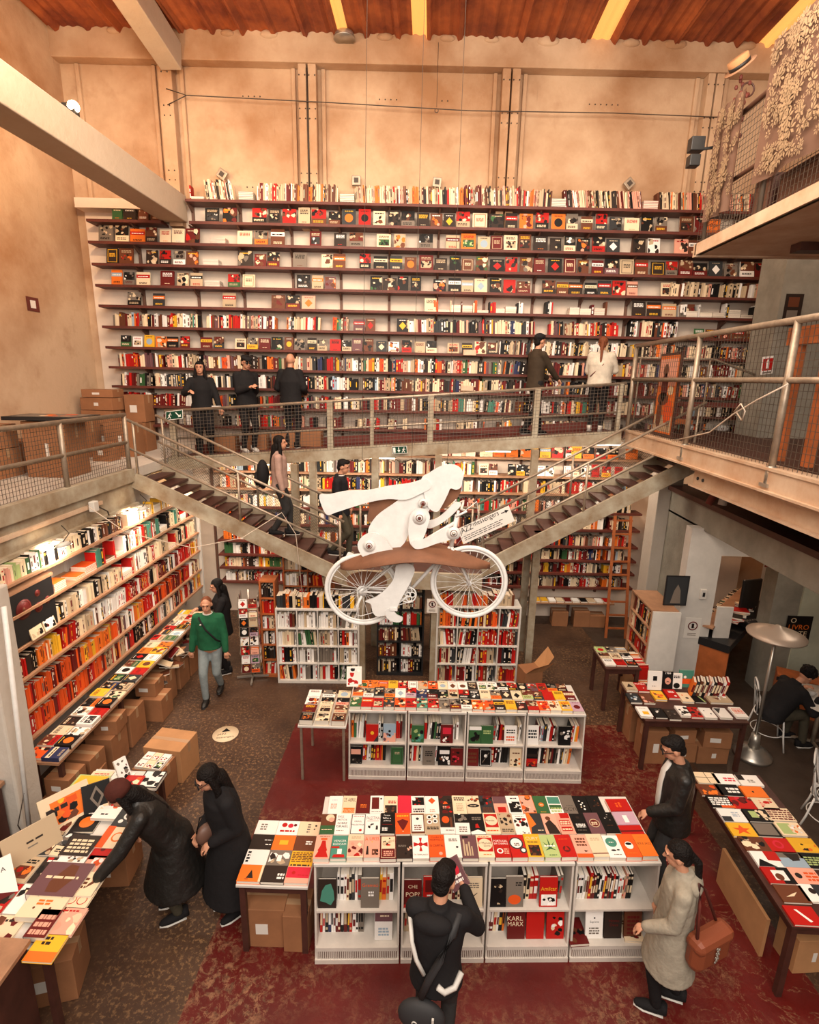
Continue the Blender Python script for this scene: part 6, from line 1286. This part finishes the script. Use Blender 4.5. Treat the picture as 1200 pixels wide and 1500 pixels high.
for i, x in enumerate((-3.2, -1.2, .9, 2.9)):  # strip lamps added below the bridge to lift the lower shelves
    z = 3.50 + .63 * (x + 4.62) / 7.98 - .2
    t = thing('added_strip_lamp', 'added strip lamp under the footbridge to brighten the lower shelves, %s from the left' % ORD[i], 'lamp', TR(x, 9.75 + .04 * x, z)); part(MB().box((-.6, -.03, .02), (.6, .03, .06)), 'housing', M['white'], t); part(MB().box((-.58, -.015, 0), (.58, .015, .02)), 'tube', M['strip'], t)
    light('added_strip_light', 'AREA', (x, 9.72 + .04 * x, z - .03), 24, SOFT, 1.2, .12, (x, 10.7, 1.4))
light('cafe_fill', 'POINT', (5.6, 7.0, 3.0), 22, SOFT, rad=.2)  # added point light without a fixture, brightens the white walls at right
light('counter_point_light', 'POINT', (5.6, 9.4, 2.7), 30, (1, .6, .35), rad=.2)  # bare warm point light above the counter, no fixture modelled
t = thing('wall_cable', 'thin dark cable strung across the upper back wall', 'cable', WALL); part(MB().path([(-4.70, -.12, 9.74), (-4.35, -.14, 9.64), (-2.0, -.15, 9.58), (.5, -.16, 9.50), (3.0, -.15, 9.52), (4.75, -.14, 9.5), (5.3, -.12, 9.52)], .008, 5), 'wire', M['cable'], t); part(MB().path([(-4.70, -.12, 9.5), (-4.35, -.14, 9.64)], .008, 5), 'wire', M['cable'], t)
part(MB().path([(-.05, -.13, 10.5), (-.05, -.14, 9.55)], .004, 5), 'wire', M['cable'], t); part(MB().ring((-.05, -.14, 9.5), .03, .006, 'y', 14, 4), 'ring', M['cable'], t)
t = thing('pipe_clamp', 'thin pipe running down the second pilaster', 'pipe', WALL); part(MB().tube((-2.285, -.11, 8.05), (-2.285, -.11, 10.1), .012), 'pipe', M['cable'], t)
for i, (x, r_) in enumerate(((-3.85, .6), (-1.45, 0), (.0, 0.1), (3.45, .8))):
    t = thing('wall_socket_box', 'small square junction box above the top shelf, %s from the left' % ORD[i], 'box', WALL @ TR(x, -.0 - .02, 8.42 + (.05 if i in (0, 3) else 0)) @ Matrix.Rotation(r_, 4, 'Y')); part(MB().box((-.08, -.05, -.08), (.08, .02, .08)), 'case', M['rail'], t, .01); part(MB().box((-.04, -.055, -.04), (.04, -.05, .04)), 'socket', M['cable'], t)
bm = MB(); rr = random.Random(5)
for x in (-4.72, -2.37, -2.2, 1.14, 1.31, 4.66, 4.82, -1.0, -.8, .1, 2.9, 3.1, 2.7, -3.2, -3.4):
    for z in ((8.35, 8.5, 9.35, 9.5, 10.0) if x in (-4.72, -2.37, -2.2, 1.14, 1.31, 4.66, 4.82) else (8.32, 9.75)):
        for dx in (-.05, .05): bm.disc((x + dx, -.103 if abs(x) > 4 or x in (-2.37, -2.2, 1.14, 1.31) else .098, z), .012, .006, 'y', 8)
tag(bm.build('wall_bolts', M['cable'], Tm=WALL), kind='structure')
t = thing('roof_fan', 'small chrome roof ventilator at the top of the back wall', 'ventilator', WALL @ TR(-1.62, -.25, 10.52)); part(MB().ell((0, 0, 0), (.16, .1, .08)), 'dome', M['chrome'], t); part(MB().disc((0, 0, -.06), .18, .02, 'z', 20), 'flange', M['chrome'], t)
t = thing('camera_bracket', 'white plastic conduit box and cable under the left gallery edge', 'conduit', TR(-4.55, 6.9, 3.22)); part(MB().box((-.02, -.05, -.06), (.06, .06, .08)), 'box', M['white'], t, .01); part(MB().path([(.03, .06, 0), (.05, .25, -.12), (0, .35, -.2)], .01), 'cable', M['cable'], t)
t = thing('column_conduit', 'thin cream pipe strapped to the near left column', 'pipe', TR(-3.98, 4.40, 0)); part(MB().tube((-.02, -.02, 0), (.13, 0, 2.9), .022), 'pipe', M['bikewhite'], t); part(MB().path([(.0, -.03, .2), (-.1, -.03, .5), (.03, -.03, .9)], .006), 'cable', M['cable'], t)
t = thing('slack_cable', 'pale cable hanging in a loop from the left gallery across the stair', 'cable', TR(0, 0, 0)); part(MB().path([(-4.4, 6.6, 3.3), (-4.05, 6.8, 2.9), (-3.4, 7.3, 2.55), (-2.8, 7.7, 2.6), (-2.25, 7.95, 2.95), (-2.05, 7.98, 2.6), (-1.95, 7.95, 1.4)], .006, 5), 'strand', M['whitecable'], t)
for i, (x, z) in enumerate(((.14, 5.50), (.12, 4.85))):
    t = thing('wire_basket', 'small cream wire basket hooked on the back shelves, %s of two' % ('upper', 'lower')[i], 'basket', WALL @ TR(x + .55, -.33, z)); part(MB().box((-.12, -.05, -.06), (.12, .05, .04)), 'basket', M['steel_cream'], t, .01)
# folded box flap and pile near the right white bookcase
t = thing('folded_carton', 'opened pale carton with raised flaps right of the white bookcase', 'box', TR(1.75, 7.95, .0, .3)); part(MB().box((-.15, -.15, 0), (.15, .15, .45)), 'carton', M['card'], t)
part(MB().add([(-.15, -.15, .45), (.15, -.15, .45), (.26, -.3, .68), (-.1, -.3, .62)], [(0, 1, 2, 3)]), 'flap', M['cardlt'], t); part(MB().add([(.15, -.15, .45), (.15, .15, .45), (.35, .1, .75), (.3, -.2, .72)], [(0, 1, 2, 3)]), 'flap', M['cardlt'], t)
# ================= PEOPLE =================
def V3(*a): return Vector(a)
def ik(a, b, l1, l2, pole):
    d = b - a; L = min(d.length, (l1 + l2) * .995); d = d.normalized(); b2 = a + d * L
    k = (l1 * l1 - l2 * l2 + L * L) / (2 * L); h = math.sqrt(max(l1 * l1 - k * k, 0)); p = pole - d * pole.dot(d)
    p = p.normalized() if p.length > 1e-6 else V3(0, 0, -1)
    return a + d * k + p * h, b2
CLOTH = {}
def cloth(name, col, rough=.85, bump=.6, bs=9):
    if name not in CLOTH: CLOTH[name] = mat(name, col, rough, bump=bump, bscale=bs, spec=.25, noise=.25, nscale=10)
    return CLOTH[name]
def person(label, x, y, z, face, h=1.72, lean=0, hp=0, hy=0, lh=None, rh=None, lf=(-.10, 0, 0), rf=(.10, 0, 0), bulk=1.0, top='black_cloth', hem=.80, flare=1.0, legs='black_cloth', legr=1.0,
           shoe='black_cloth', sole='white', hair='short', haircol='hair', hat=None, hatm='black_cloth', group=None, sit=False, curl=.6, puff=1.0, collar=True, extras=None, glasses=False, hemfront=None):
    """built facing +y, then turned by face and set down at x, y, z"""
    s = h / 1.75
    t = thing('person', label, 'person', TR(x, y, z, face), group)
    hipz = .93 if not sit else .50; HIP = V3(0, 0, hipz)
    RL = Matrix.Rotation(-lean, 3, 'X')
    def U(p):       # upper body point, bent forward about the hips
        p = V3(*p); return (HIP + RL @ (p - V3(0, 0, .93)))
    chest = U((0, .0, 1.28)); neck0 = U((0, -.01, 1.46)); 
    HR = Matrix.Rotation(hy, 3, 'Z') @ Matrix.Rotation(-lean * .6 - hp, 3, 'X')
    neck1 = neck0 + (RL @ V3(0, .02, .07)); hc = neck1 + HR @ V3(0, .025, .115)
    def HD(p): return hc + HR @ V3(*p)
    body = MB(); sk = body
    # head
    A = HR
    sk.ell(hc + HR @ V3(0, -.012, .02), (.077, .094, .100), A=A, nu=20, nv=14); sk.ell(hc + HR @ V3(0, .028, -.045), (.058, .062, .070), A=A, nu=16, nv=10); sk.ell(HD((0, .062, -.085)), (.026, .022, .02), A=A)
    sk.cap(HD((0, .085, .015)), HD((0, .108, -.022)), .009, .014); sk.ell(HD((0, .082, -.058)), (.026, .012, .010), A=A); sk.ell(HD((0, .078, .032)), (.06, .016, .012), A=A)
    for e in (-1, 1): sk.ell(HD((e * .080, -.005, -.005)), (.011, .02, .032), A=A)
    sk.cap(neck0 - V3(0, 0, .03), hc + HR @ V3(0, -.01, -.05), .055, .052)
    # trunk
    sh = .175
    sk.cap(U((-.06, 0, 1.20)), U((.06, 0, 1.20)), .115, .115, asp=1); sk.cap(U((-.12, 0, 1.38)), U((.12, 0, 1.38)), .065); sk.cap(U((0, 0, .98)), U((0, 0, 1.3)), .115, .12)
    sk.cap(V3(-.06, 0, hipz), V3(.06, 0, hipz), .115, .115)
    # arms
    J = {}
    for e, target, side in ((-1, lh, 'l'), (1, rh, 'r')):
        S0 = U((e * sh, 0, 1.41)); tgt = V3(*target) if target else U((e * .24, .06, .88)) if lean < .2 else S0 + V3(e * .06, .04, -.5)
        El, Wr = ik(S0, tgt, .285, .255, V3(e * .5, -1.0, -.35)); J[side] = (S0, El, Wr)
        sk.cap(S0, El, .048, .038); sk.cap(El, Wr, .038, .026)
        d = (Wr - El).normalized(); up = V3(0, 0, 1) if abs(d.z) < .8 else V3(0, 1, 0); sd = d.cross(up).normalized(); nn = sd.cross(d)
        if nn.z < 0 and abs(d.z) < .8: nn = -nn
        pc = Wr + d * .055; sk.cap(Wr + d * .01, pc, .026, .030, asp=1); sk.ell(Wr + d * .055, (.036, .036, .018), A=Matrix((sd, d, nn)).transposed())
        for f in range(4):
            b0 = Wr + d * .085 + sd * ((f - 1.5) * .019); L = (.034, .040, .037, .028)[f]; c1 = d * math.cos(curl) - nn * math.sin(curl); c2 = d * math.cos(curl * 2.1) - nn * math.sin(curl * 2.1)
            k1 = b0 + c1 * L; sk.cap(b0 - d * .02, k1, .0095, .009, n=7); sk.cap(k1, k1 + c2 * L * .9, .009, .0075, n=7)
        tb = Wr + d * .03 - sd * (-e) * .028; td = (d * .75 - sd * (-e) * .55 - nn * .35).normalized(); sk.cap(tb, tb + td * .04, .012, .010, n=7); sk.cap(tb + td * .04, tb + td * .04 + (td * .7 + d * .4).normalized() * .028, .010, .008, n=7)
    # legs
    K = {}
    for e, ft, side in ((-1, lf, 'l'), (1, rf, 'r')):
        H0 = V3(e * .09, 0, hipz); an = V3(ft[0], ft[1], .085 + ft[2]); kn, an = ik(H0, an, .44, .43, V3(e * .05, 1, .1)) if not sit else (V3(e * .1, .42, hipz + .02), an)
        K[side] = (H0, kn, an); sk.cap(H0, kn, .082, .055); sk.cap(kn, an, .052, .038); sk.cap(an + V3(0, -.02, -.03), an + V3(0, .10, -.05), .030, .018)
    S = Matrix.Scale(s, 4)
    bm = remesh(body, .0075, 'body', 2); meshobj(bm, 'body', M['skin'], t, S)
    # face
    def small(name, mb, m_): o = mb.build(name, M[m_] if isinstance(m_, str) else m_, t); o.matrix_local = S; return o
    for e in (-1, 1):
        small('eye', MB().ell(HD((e * .031, .078, .014)), (.012, .010, .006), A=A, nu=8, nv=6), 'blackmetal'); small('eyebrow', MB().cap(HD((e * .018, .092, .036)), HD((e * .046, .082, .034)), .005, .004, n=6), haircol)
    small('mouth', MB().cap(HD((-.018, .092, -.058)), HD((.018, .092, -.058)), .005, .005, n=6), 'lip')
    if glasses: small('glasses', MB().disc(HD((-.033, .105, .012)), .026, .004, 'y', 16).disc(HD((.033, .105, .012)), .026, .004, 'y', 16).bar(HD((-.06, .10, .016)), HD((-.082, -.01, .01)), .005).bar(HD((.06, .10, .016)), HD((.082, -.01, .01)), .005).bar(HD((-.01, .105, .014)), HD((.01, .105, .014)), .005), 'blackmetal')
    # hair
    hb = MB()
    if hair == 'short': hb.ell(HD((0, -.025, .045)), (.086, .098, .088), A=A, nu=18, nv=12); hb.ell(HD((0, -.06, -.02)), (.072, .052, .07), A=A); hb.ell(HD((0, .04, .095)), (.065, .05, .03), A=A)
    elif hair == 'long':
        hb.ell(HD((0, -.022, .04)), (.090, .102, .092), A=A, nu=18, nv=12); hb.ell(HD((0, -.065, -.06)), (.085, .055, .11), A=A)
        for e in (-1, 1): hb.cap(HD((e * .072, -.01, .03)), HD((e * .088, .0, -.13)), .028, .034); hb.cap(HD((e * .088, .0, -.13)), U((e * .11, .05, 1.28)), .034, .022)
        hb.cap(HD((0, -.08, -.08)), U((0, -.12, 1.22)), .075, .05)
    elif hair == 'ponytail':
        hb.ell(HD((0, -.022, .04)), (.087, .1, .09), A=A, nu=18, nv=12); hb.ell(HD((0, -.06, -.03)), (.07, .05, .06), A=A); hb.cap(HD((0, -.10, .03)), HD((0, -.15, -.06)), .028, .034); hb.cap(HD((0, -.15, -.06)), U((0.0, -.15, 1.24)), .034, .016)
    elif hair == 'curly':
        hb.ell(HD((0, -.02, .05)), (.1, .112, .1), A=A, nu=18, nv=12); rr = random.Random(4)
        for k in range(40): a, b = rr.uniform(0, 6.3), rr.uniform(0, 1.5); hb.ell(HD((.1 * math.cos(a) * math.cos(b), -.02 + .11 * math.sin(a) * math.cos(b), .05 + .1 * math.sin(b))), (.022, .022, .022), nu=6, nv=4)
    elif hair == 'shaved': hb.ell(HD((0, -.022, .032)), (.0795, .094, .094), A=A, nu=18, nv=12)
    if hair != 'none':
        # cut the hair away from the face
        hm = remesh(hb, .009, 'hair', 2); keep = [v for v in hm.vertices]
        fc = hc + HR @ V3(0, .06, -.02); fd = HR @ V3(0, 1, 0); upv = HR @ V3(0, 0, 1)
        for v in hm.vertices:
            q = v.co - hc; fy, fz, fx = q.dot(fd), q.dot(upv), q.dot(HR @ V3(1, 0, 0))
            if fy > .02 and fz < .062 and abs(fx) < .07: v.co -= fd * (fy - .02) 
        meshobj(hm, 'hair', M[haircol] if haircol in M else CLOTH[haircol], t, S)
    if hat == 'beanie': small('hat', MB().loft([(HD((0, -.02, .005)), .093, .108), (HD((0, -.02, .05)), .096, .110), (HD((0, -.025, .10)), .085, .098), (HD((0, -.03, .135)), .052, .062), (HD((0, -.03, .15)), .012, .014)], 22, side=tuple(HR @ V3(1, 0, 0))), hatm)
    if hat == 'cap':
        small('hat', MB().loft([(HD((0, -.015, .04)), .092, .106), (HD((0, -.02, .09)), .088, .100), (HD((0, -.02, .125)), .055, .065), (HD((0, -.02, .138)), .012, .014)], 22, side=tuple(HR @ V3(1, 0, 0))), hatm)
        small('hat_peak', MB().ell(HD((0, .11, .052)), (.07, .065, .009), A=A), hatm)
    if hat == 'flatcap': small('hat', MB().ell(HD((0, .0, .085)), (.1, .125, .045), A=HR @ Matrix.Rotation(-.12, 3, 'X'), nu=20, nv=10).ell(HD((0, .10, .055)), (.07, .05, .01), A=A), hatm)
    if hat == 'hood':
        small('hood', MB().loft([(HD((0, -.02, -.12)), .10, .12), (HD((0, -.03, -.03)), .115, .125), (HD((0, -.03, .06)), .110, .122), (HD((0, -.035, .12)), .078, .09), (HD((0, -.035, .15)), .02, .025)], 22, side=tuple(HR @ V3(1, 0, 0))), hatm)
    # trousers
    tr = MB(); tr.cap(V3(-.05, 0, hipz + .02), V3(.05, 0, hipz + .02), .113, .113)
    for sd in 'lr': H0, kn, an = K[sd]; tr.cap(H0, kn, .098 * legr, .070 * legr); tr.cap(kn, an + V3(0, 0, .02), .068 * legr, .052 * legr)
    tm = remesh(tr, .016, 'trousers', 4); meshobj(tm, 'trousers', CLOTH.get(legs) or M[legs], t, S)
    for sd in 'lr':
        H0, kn, an = K[sd]; yaw = Matrix.Identity(3); 
        o = MB().loft([(an + V3(0, -.06, .03), .045, .035), (an + V3(0, -.065, -.03), .042, .048), (an + V3(0, .0, -.032), .046, .050), (an + V3(0, .09, -.045), .048, .036), (an + V3(0, .155, -.055), .034, .022), (an + V3(0, .175, -.06), .012, .01)], 14, side=(1, 0, 0)).build('shoe', M[shoe] if shoe in M else CLOTH[shoe], t); o.matrix_local = S
        so = MB(); so.loft([(an + V3(0, -.07, -.078), .040, .008), (an + V3(0, .0, -.078), .044, .008), (an + V3(0, .1, -.078), .050, .008), (an + V3(0, .175, -.078), .025, .008)], 10, side=(1, 0, 0)); oo = so.build('sole', M[sole], o); 
    # top garment: trunk, skirt hanging straight down, sleeves
    g = MB(); p = puff * bulk
    def ringp(zz, rx, ry, yo=0):
        if zz >= .93: return (U((0, yo, zz)), rx, ry)
        q = V3(0, yo - (.05 * math.sin(lean) if lean else 0), hipz - (.93 - zz)); return (q, rx, ry)
    if sit: hem2 = .86
    else: hem2 = hem
    R0 = [(1.49, .075, .075, -.01), (1.45, .13, .095, -.01), (1.38, .185 * bulk, .125 * bulk, 0), (1.25, .185 * p, .140 * p, 0), (1.10, .170 * p, .135 * p, 0), (.98, .170 * p, .140 * p, 0)]
    zz = .90
    while zz > hem2: k = (.95 - zz); R0.append((zz, (.175 + k * .12 * flare) * p, (.145 + k * .12 * flare) * p, 0)); zz -= .07
    R0.append((hem2, (.175 + (.95 - hem2) * .12 * flare) * p, (.145 + (.95 - hem2) * .12 * flare) * p, 0))
    g.loft([ringp(*r_) for r_ in R0][::-1], 26, side=(1, 0, 0))
    for sd, e in (('l', -1), ('r', 1)):
        S0, El, Wr = J[sd]; g.cap(U((e * .10, 0, 1.40)), S0, .078 * bulk, .068 * p); g.cap(S0, El, .068 * p, .060 * p); g.cap(El, Wr - (Wr - El).normalized() * .015, .062 * p, .047 * p)
    if collar: g.loft([(neck0 + V3(0, 0, -.05), .10, .10), (neck0 + RL @ V3(0, 0, .03), .078, .082), (neck0 + RL @ V3(0, 0, .055), .074, .078)], 18, side=(1, 0, 0))
    gm = remesh(g, .013, 'jacket', 4); rr = random.Random(int(x * 100) + 7)
    meshobj(gm, {True: 'coat', False: 'jacket'}[hem < .6], CLOTH.get(top) or M[top], t, S)
    if extras: extras(t, S, U, HD, J, K, small, neck0)
    return t, U, HD, J, S
M['clay_leather'] = mat('clay_leather', (.13, .065, .045), .5)
M['lip'] = mat('lip', (.32, .09, .07), .5)
cloth('green_wool', (.012, .105, .045)); cloth('washed_denim', (.26, .31, .32), .9, .4, 14); cloth('beige_wool', (.36, .32, .25), .9, .7, 12); cloth('brown_jacket', (.045, .030, .018)); cloth('cream_puffer', (.62, .55, .45), .6, .8, 7)
cloth('grey_jeans', (.035, .034, .034)); cloth('brown_beanie', (.075, .018, .012)); cloth('pink_knit', (.42, .27, .22)); cloth('khaki', (.07, .06, .04)); cloth('navy_suit', (.012, .012, .015)); cloth('auburn', (.20, .06, .025), .5, .8, 60); cloth('dark_skirt', (.02, .014, .012)); M['auburn'] = CLOTH['auburn']; M['brown_beanie'] = CLOTH['brown_beanie']
# man in green
def ex_green(t, S, U, HD, J, K, small, n0):
    small('bag_strap', MB().path([U((.14, -.12, 1.42)), U((.11, .10, 1.44)), U((.0, .165, 1.28)), U((-.14, .14, 1.10)), U((-.19, .02, 1.0)), U((-.1, -.16, 1.1)), U((.14, -.12, 1.42))], .014), 'black_cloth')
    small('badge', MB().disc(U((.07, .16, 1.36)), .014, .008, 'y', 10), 'white'); small('undershirt', MB().ring(n0 + Vector((0, .01, .02)), .065, .012, 'z', 20, 6), 'white')
person('man in green sweater and washed jeans walking along the left aisle', -3.30, 7.42, 0, PI + .12, 1.74, hp=.12, hy=.1, lh=(-.26, .10, .86), rh=(.27, .06, .84), lf=(-.06, -.20, .05), rf=(.09, .12, 0), top='green_wool', hem=.92, legs='washed_denim', shoe='leather', sole='blackmetal', hair='shaved', haircol='auburn', bulk=1.04, collar=False, extras=ex_green)
person('person in black with dark hair at the shelves behind the man in green', -3.42, 8.25, 0, PI / 2 + .5, 1.70, hp=.25, lh=(-.12, .36, 1.15), rh=(.16, .36, 1.2), hair='long', hem=.75)
# three on the left of the footbridge
person('long haired woman in black on the footbridge holding a phone', -4.15, 9.78, 3.545, PI + .45, 1.66, hy=-.2, lh=(-.30, .16, .90), rh=(.22, .36, 1.22), hair='long', hem=.86, legr=1.25, puff=1.1)
w_ = thing('smartphone', 'white phone in the hand of the long haired woman on the footbridge', 'phone', TR(-3.83, 9.62, 4.42, .3)); part(MB().box((-.08, -.006, -.035), (.08, .006, .035)), 'case', M['white'], w_, .004)
person('man in black coat, flat cap and white trainers on the footbridge', -3.35, 9.85, 3.605, PI + .75, 1.72, hp=.2, lh=(-.05, .26, 1.22), rh=(.06, .25, 1.20), hair='short', hat='flatcap', top='black_cloth', hem=.80, puff=1.08, shoe='white', legs='black_cloth', glasses=True)
person('bald man in black puffer jacket facing the shelves', -2.62, 10.18, 3.665, -.15, 1.72, hair='none', lh=(-.20, .22, 1.05), rh=(.20, .22, 1.05), top='black_cloth', hem=.86, puff=1.22, legr=.95)
# right pair
def ex_br(t, S, U, HD, J, K, small, n0): small('shirt_hem', MB().loft([(U((0, 0, .80)), .185, .155), (U((0, 0, .84)), .185, .155)], 20, side=(1, 0, 0)), 'white')
person('man in brown jacket and black cap striding on the footbridge', 1.87, 10.0, 4.03, -PI / 2 + .45, 1.76, lh=(-.05, .30, 1.02), rh=(.16, .36, 1.0), hat='cap', hp=.05, hair='short', top='brown_jacket', hem=.84, legs='black_cloth', lf=(-.08, .22, 0), rf=(.08, -.22, .03), extras=ex_br)
def ex_wp(t, S, U, HD, J, K, small, n0): small('bag_strap', MB().path([U((.15, .0, 1.45)), U((.05, -.17, 1.25)), U((-.15, -.15, 1.05)), U((-.20, 0, .98))], .010), 'auburn_strap')
M['auburn_strap'] = mat('red_brown_strap', (.16, .04, .03), .6)
person('woman in cream puffer jacket with red-brown ponytail on the footbridge', 3.05, 10.15, 4.12, -.35, 1.66, hair='ponytail', haircol='auburn', lh=(-.12, .30, 1.15), rh=(.16, .32, 1.18), top='cream_puffer', hem=.88, puff=1.28, legs='black_cloth', shoe='white', extras=ex_wp)
# on the left stair
person('woman in pink knit with black backpack and long dark hair on the left stair', -2.42, 8.5, 2.40, -PI / 2 + .2, 1.66, hair='long', top='pink_knit', hem=.88, legs='grey_jeans', lf=(-.08, .14, -.0), rf=(.08, -.12, .05))
b_ = thing('backpack', 'black backpack worn by the woman on the left stair', 'backpack', TR(-2.66, 8.46, 3.30, -PI / 2 + .2)); part(MB().ell((0, -.02, .15), (.15, .10, .24), nu=18, nv=12), 'bag', M['black_cloth'], b_); part(MB().ell((0, -.11, .08), (.10, .05, .12)), 'pocket', M['black_cloth'], b_)
person('man in dark suit jacket going down the left stair beside the white scarf', -1.43, 8.5, 2.03, -PI / 2 - .1, 1.68, hp=.25, hair='short', top='navy_suit', hem=.80, legs='khaki', lf=(-.08, .12, 0), rf=(.08, -.12, .1), lh=(-.24, .12, .84), extras=lambda t, S, U, HD, J, K, small, n0: small('shirt_collar', MB().ring(n0 + Vector((0, .01, .03)), .068, .012, 'z', 20, 6), 'white'))
# two visitors at the left table
person('visitor in brown beanie and black leather coat bending over the left table', -2.28, 3.98, 0, PI / 2 + .5, 1.66, lean=.50, hp=.25, lh=(-.28, .62, .94), rh=(.30, .30, .80), hair='long', hat='beanie', hatm='brown_beanie', top='leather', hem=.42, flare=1.9, bulk=1.16, legs='khaki', legr=1.0)
person('woman in long black coat and sunglasses with long dark hair by the left table', -1.76, 4.04, 0, PI / 2 + .75, 1.68, lean=.12, hp=.35, lh=(-.12, .20, 1.02), rh=(.10, .22, 1.0), hair='long', top='black_cloth', hem=.28, flare=1.3, bulk=1.15, glasses=True, legs='dark_skirt')
c_ = thing('handbag', 'round reddish brown bag held by the woman in the long black coat', 'bag', TR(-1.91, 3.92, .98, .9)); part(MB().ell((0, 0, 0), (.10, .06, .10), nu=18, nv=12), 'body', M['clay_leather'], c_); part(MB().path([(-.09, 0, .06), (-.05, 0, .2), (.05, 0, .2), (.09, 0, .06)], .008), 'strap', M['black_cloth'], c_)
# reader in black with white stripes, seen from behind
def ex_bk(t, S, U, HD, J, K, small, n0):
    small('stripe', MB().path([U((-.20, -.05, 1.38)), U((-.17, -.125, 1.25)), U((-.13, -.16, 1.14)), U((-.07, -.168, 1.03))], .016), 'white'); small('hem_stripe', MB().path([U((.03, -.165, .94)), U((.08, -.165, .90)), U((.15, -.125, .91)), U((.19, -.06, .98))], .022), 'white')
    small('bag_strap', MB().path([U((.15, -.02, 1.46)), U((.12, -.12, 1.38)), U((.04, -.175, 1.2)), U((-.03, -.185, 1.02)), U((-.08, -.19, .85))], .028), 'grey_strap')
    small('hood_fold', MB().ell(U((-.03, -.11, 1.43)), (.14, .07, .07), nu=18, nv=10), 'black_cloth')
M['grey_strap'] = mat('charcoal_strap', (.022, .022, .024), .7)
person('reader in black jacket with white stripes standing at the front island', .16, 2.98, 0, -.15, 1.70, hp=.4, hy=-.3, lh=(.0, .32, 1.26), rh=(.16, .34, 1.28), hair='short', top='black_cloth', hem=.80, bulk=1.06, legs='grey_jeans', extras=ex_bk)
make_book(TR(.30, 3.36, 1.30, .1) @ Matrix.Rotation(-.6, 4, 'Y') @ FACE(50) @ TR(0, 0, 0), .14, .21, .02, 'm', 'c:.5,.6,.3,x|b:2,.2,.2,.8,.5,w', 'plum book with white lettering held by the reader in black', 'held book')
s_ = thing('shoulder_bag', 'charcoal shoulder bag hanging behind the reader in black', 'bag', TR(.06, 2.80, .56, -.15)); part(MB().ell((0, 0, .10), (.17, .07, .14), nu=20, nv=12), 'body', M['grey_strap'], s_); part(MB().ring((-.04, -.070, .12), .016, .004, 'y', 14, 5), 'buckle', M['white'], s_); part(MB().box((.08, -.072, .14), (.095, -.055, .19)), 'zip_pull', M['white'], s_)
# man in black jacket with white shirt
def ex_jk(t, S, U, HD, J, K, small, n0):
    small('shirt', MB().loft([(U((0.0, .095, 1.47)), .035, .02), (U((.0, .135, 1.36)), .05, .025), (U((.0, .15, 1.2)), .055, .022), (U((.0, .15, 1.02)), .05, .02), (U((.0, .15, .90)), .02, .01)], 12, side=(1, 0, 0)), 'white')
person('man with glasses in black jacket and white shirt by the long right table', 2.50, 4.52, 0, PI / 2 - .15, 1.74, hp=.45, lh=(-.16, .26, 1.0), rh=(.22, -.05, .90), hair='short', glasses=True, top='leather', hem=.78, bulk=1.1, legs='grey_jeans', collar=False, extras=ex_jk)
# woman in the beige coat
person('woman in beige hooded coat with dark ponytail at the right end of the front island', 2.05, 3.42, 0, PI / 2 - .35, 1.60, hp=.25, lh=(-.18, .24, .98), rh=(.20, .12, .88), hair='ponytail', top='beige_wool', hem=.50, flare=1.2, bulk=1.06, legs='black_cloth', shoe='black_cloth', sole='white', lf=(-.09, .05, 0), rf=(.1, -.12, 0),
       extras=lambda t, S, U, HD, J, K, small, n0: small('hood', MB().ell(U((0, -.09, 1.42)), (.14, .07, .08), nu=18, nv=10), CLOTH['beige_wool']))
s_ = thing('shoulder_bag', 'rust brown leather shoulder bag of the woman in the beige coat', 'bag', TR(2.24, 3.26, .72, .45)); part(MB().box((-.19, -.07, -.02), (.19, .07, .26)), 'body', M['rust_leather'], s_, .06); part(MB().box((-.195, -.078, .15), (.195, .078, .268)), 'flap', M['rust_leather'], s_, .05)
part(MB().path([(-.15, 0, .25), (-.12, .05, .52), (-.10, .09, .66), (.0, .1, .55), (.12, .05, .25)], .012), 'strap', M['oxide'], s_)
mb = MB()
for k in range(10): mb.ring((-.03 + .012 * (k % 3), -.085, .08 + .014 * k), .010, .003, 'y', 8, 4)
part(mb, 'chain_charm', M['chrome'], s_)
# seated person at the round table
person('seated person with curly dark hair in black coat bent over the round table', 4.98, 6.92, 0, -PI / 2 + .1, 1.72, lean=.55, hp=.35, lh=(-.14, .52, .80), rh=(.16, .54, .80), hair='curly', top='black_cloth', hem=.86, bulk=1.15, sit=True, legs='khaki', lf=(-.12, .38, 0), rf=(.12, .45, 0), extras=lambda t, S, U, HD, J, K, small, n0: small('shirt_collar', MB().ring(n0 + Vector((0, .01, .02)), .072, .012, 'z', 20, 6), 'white'))
o = MS.mb.build('shelved_books', M['print']); tag(o, 'remaining rows and piles of books packed on the wall shelves and bookcases', 'books', kind='stuff')
# ---- tidy up ----
bpy.data.scenes.remove(TMP)
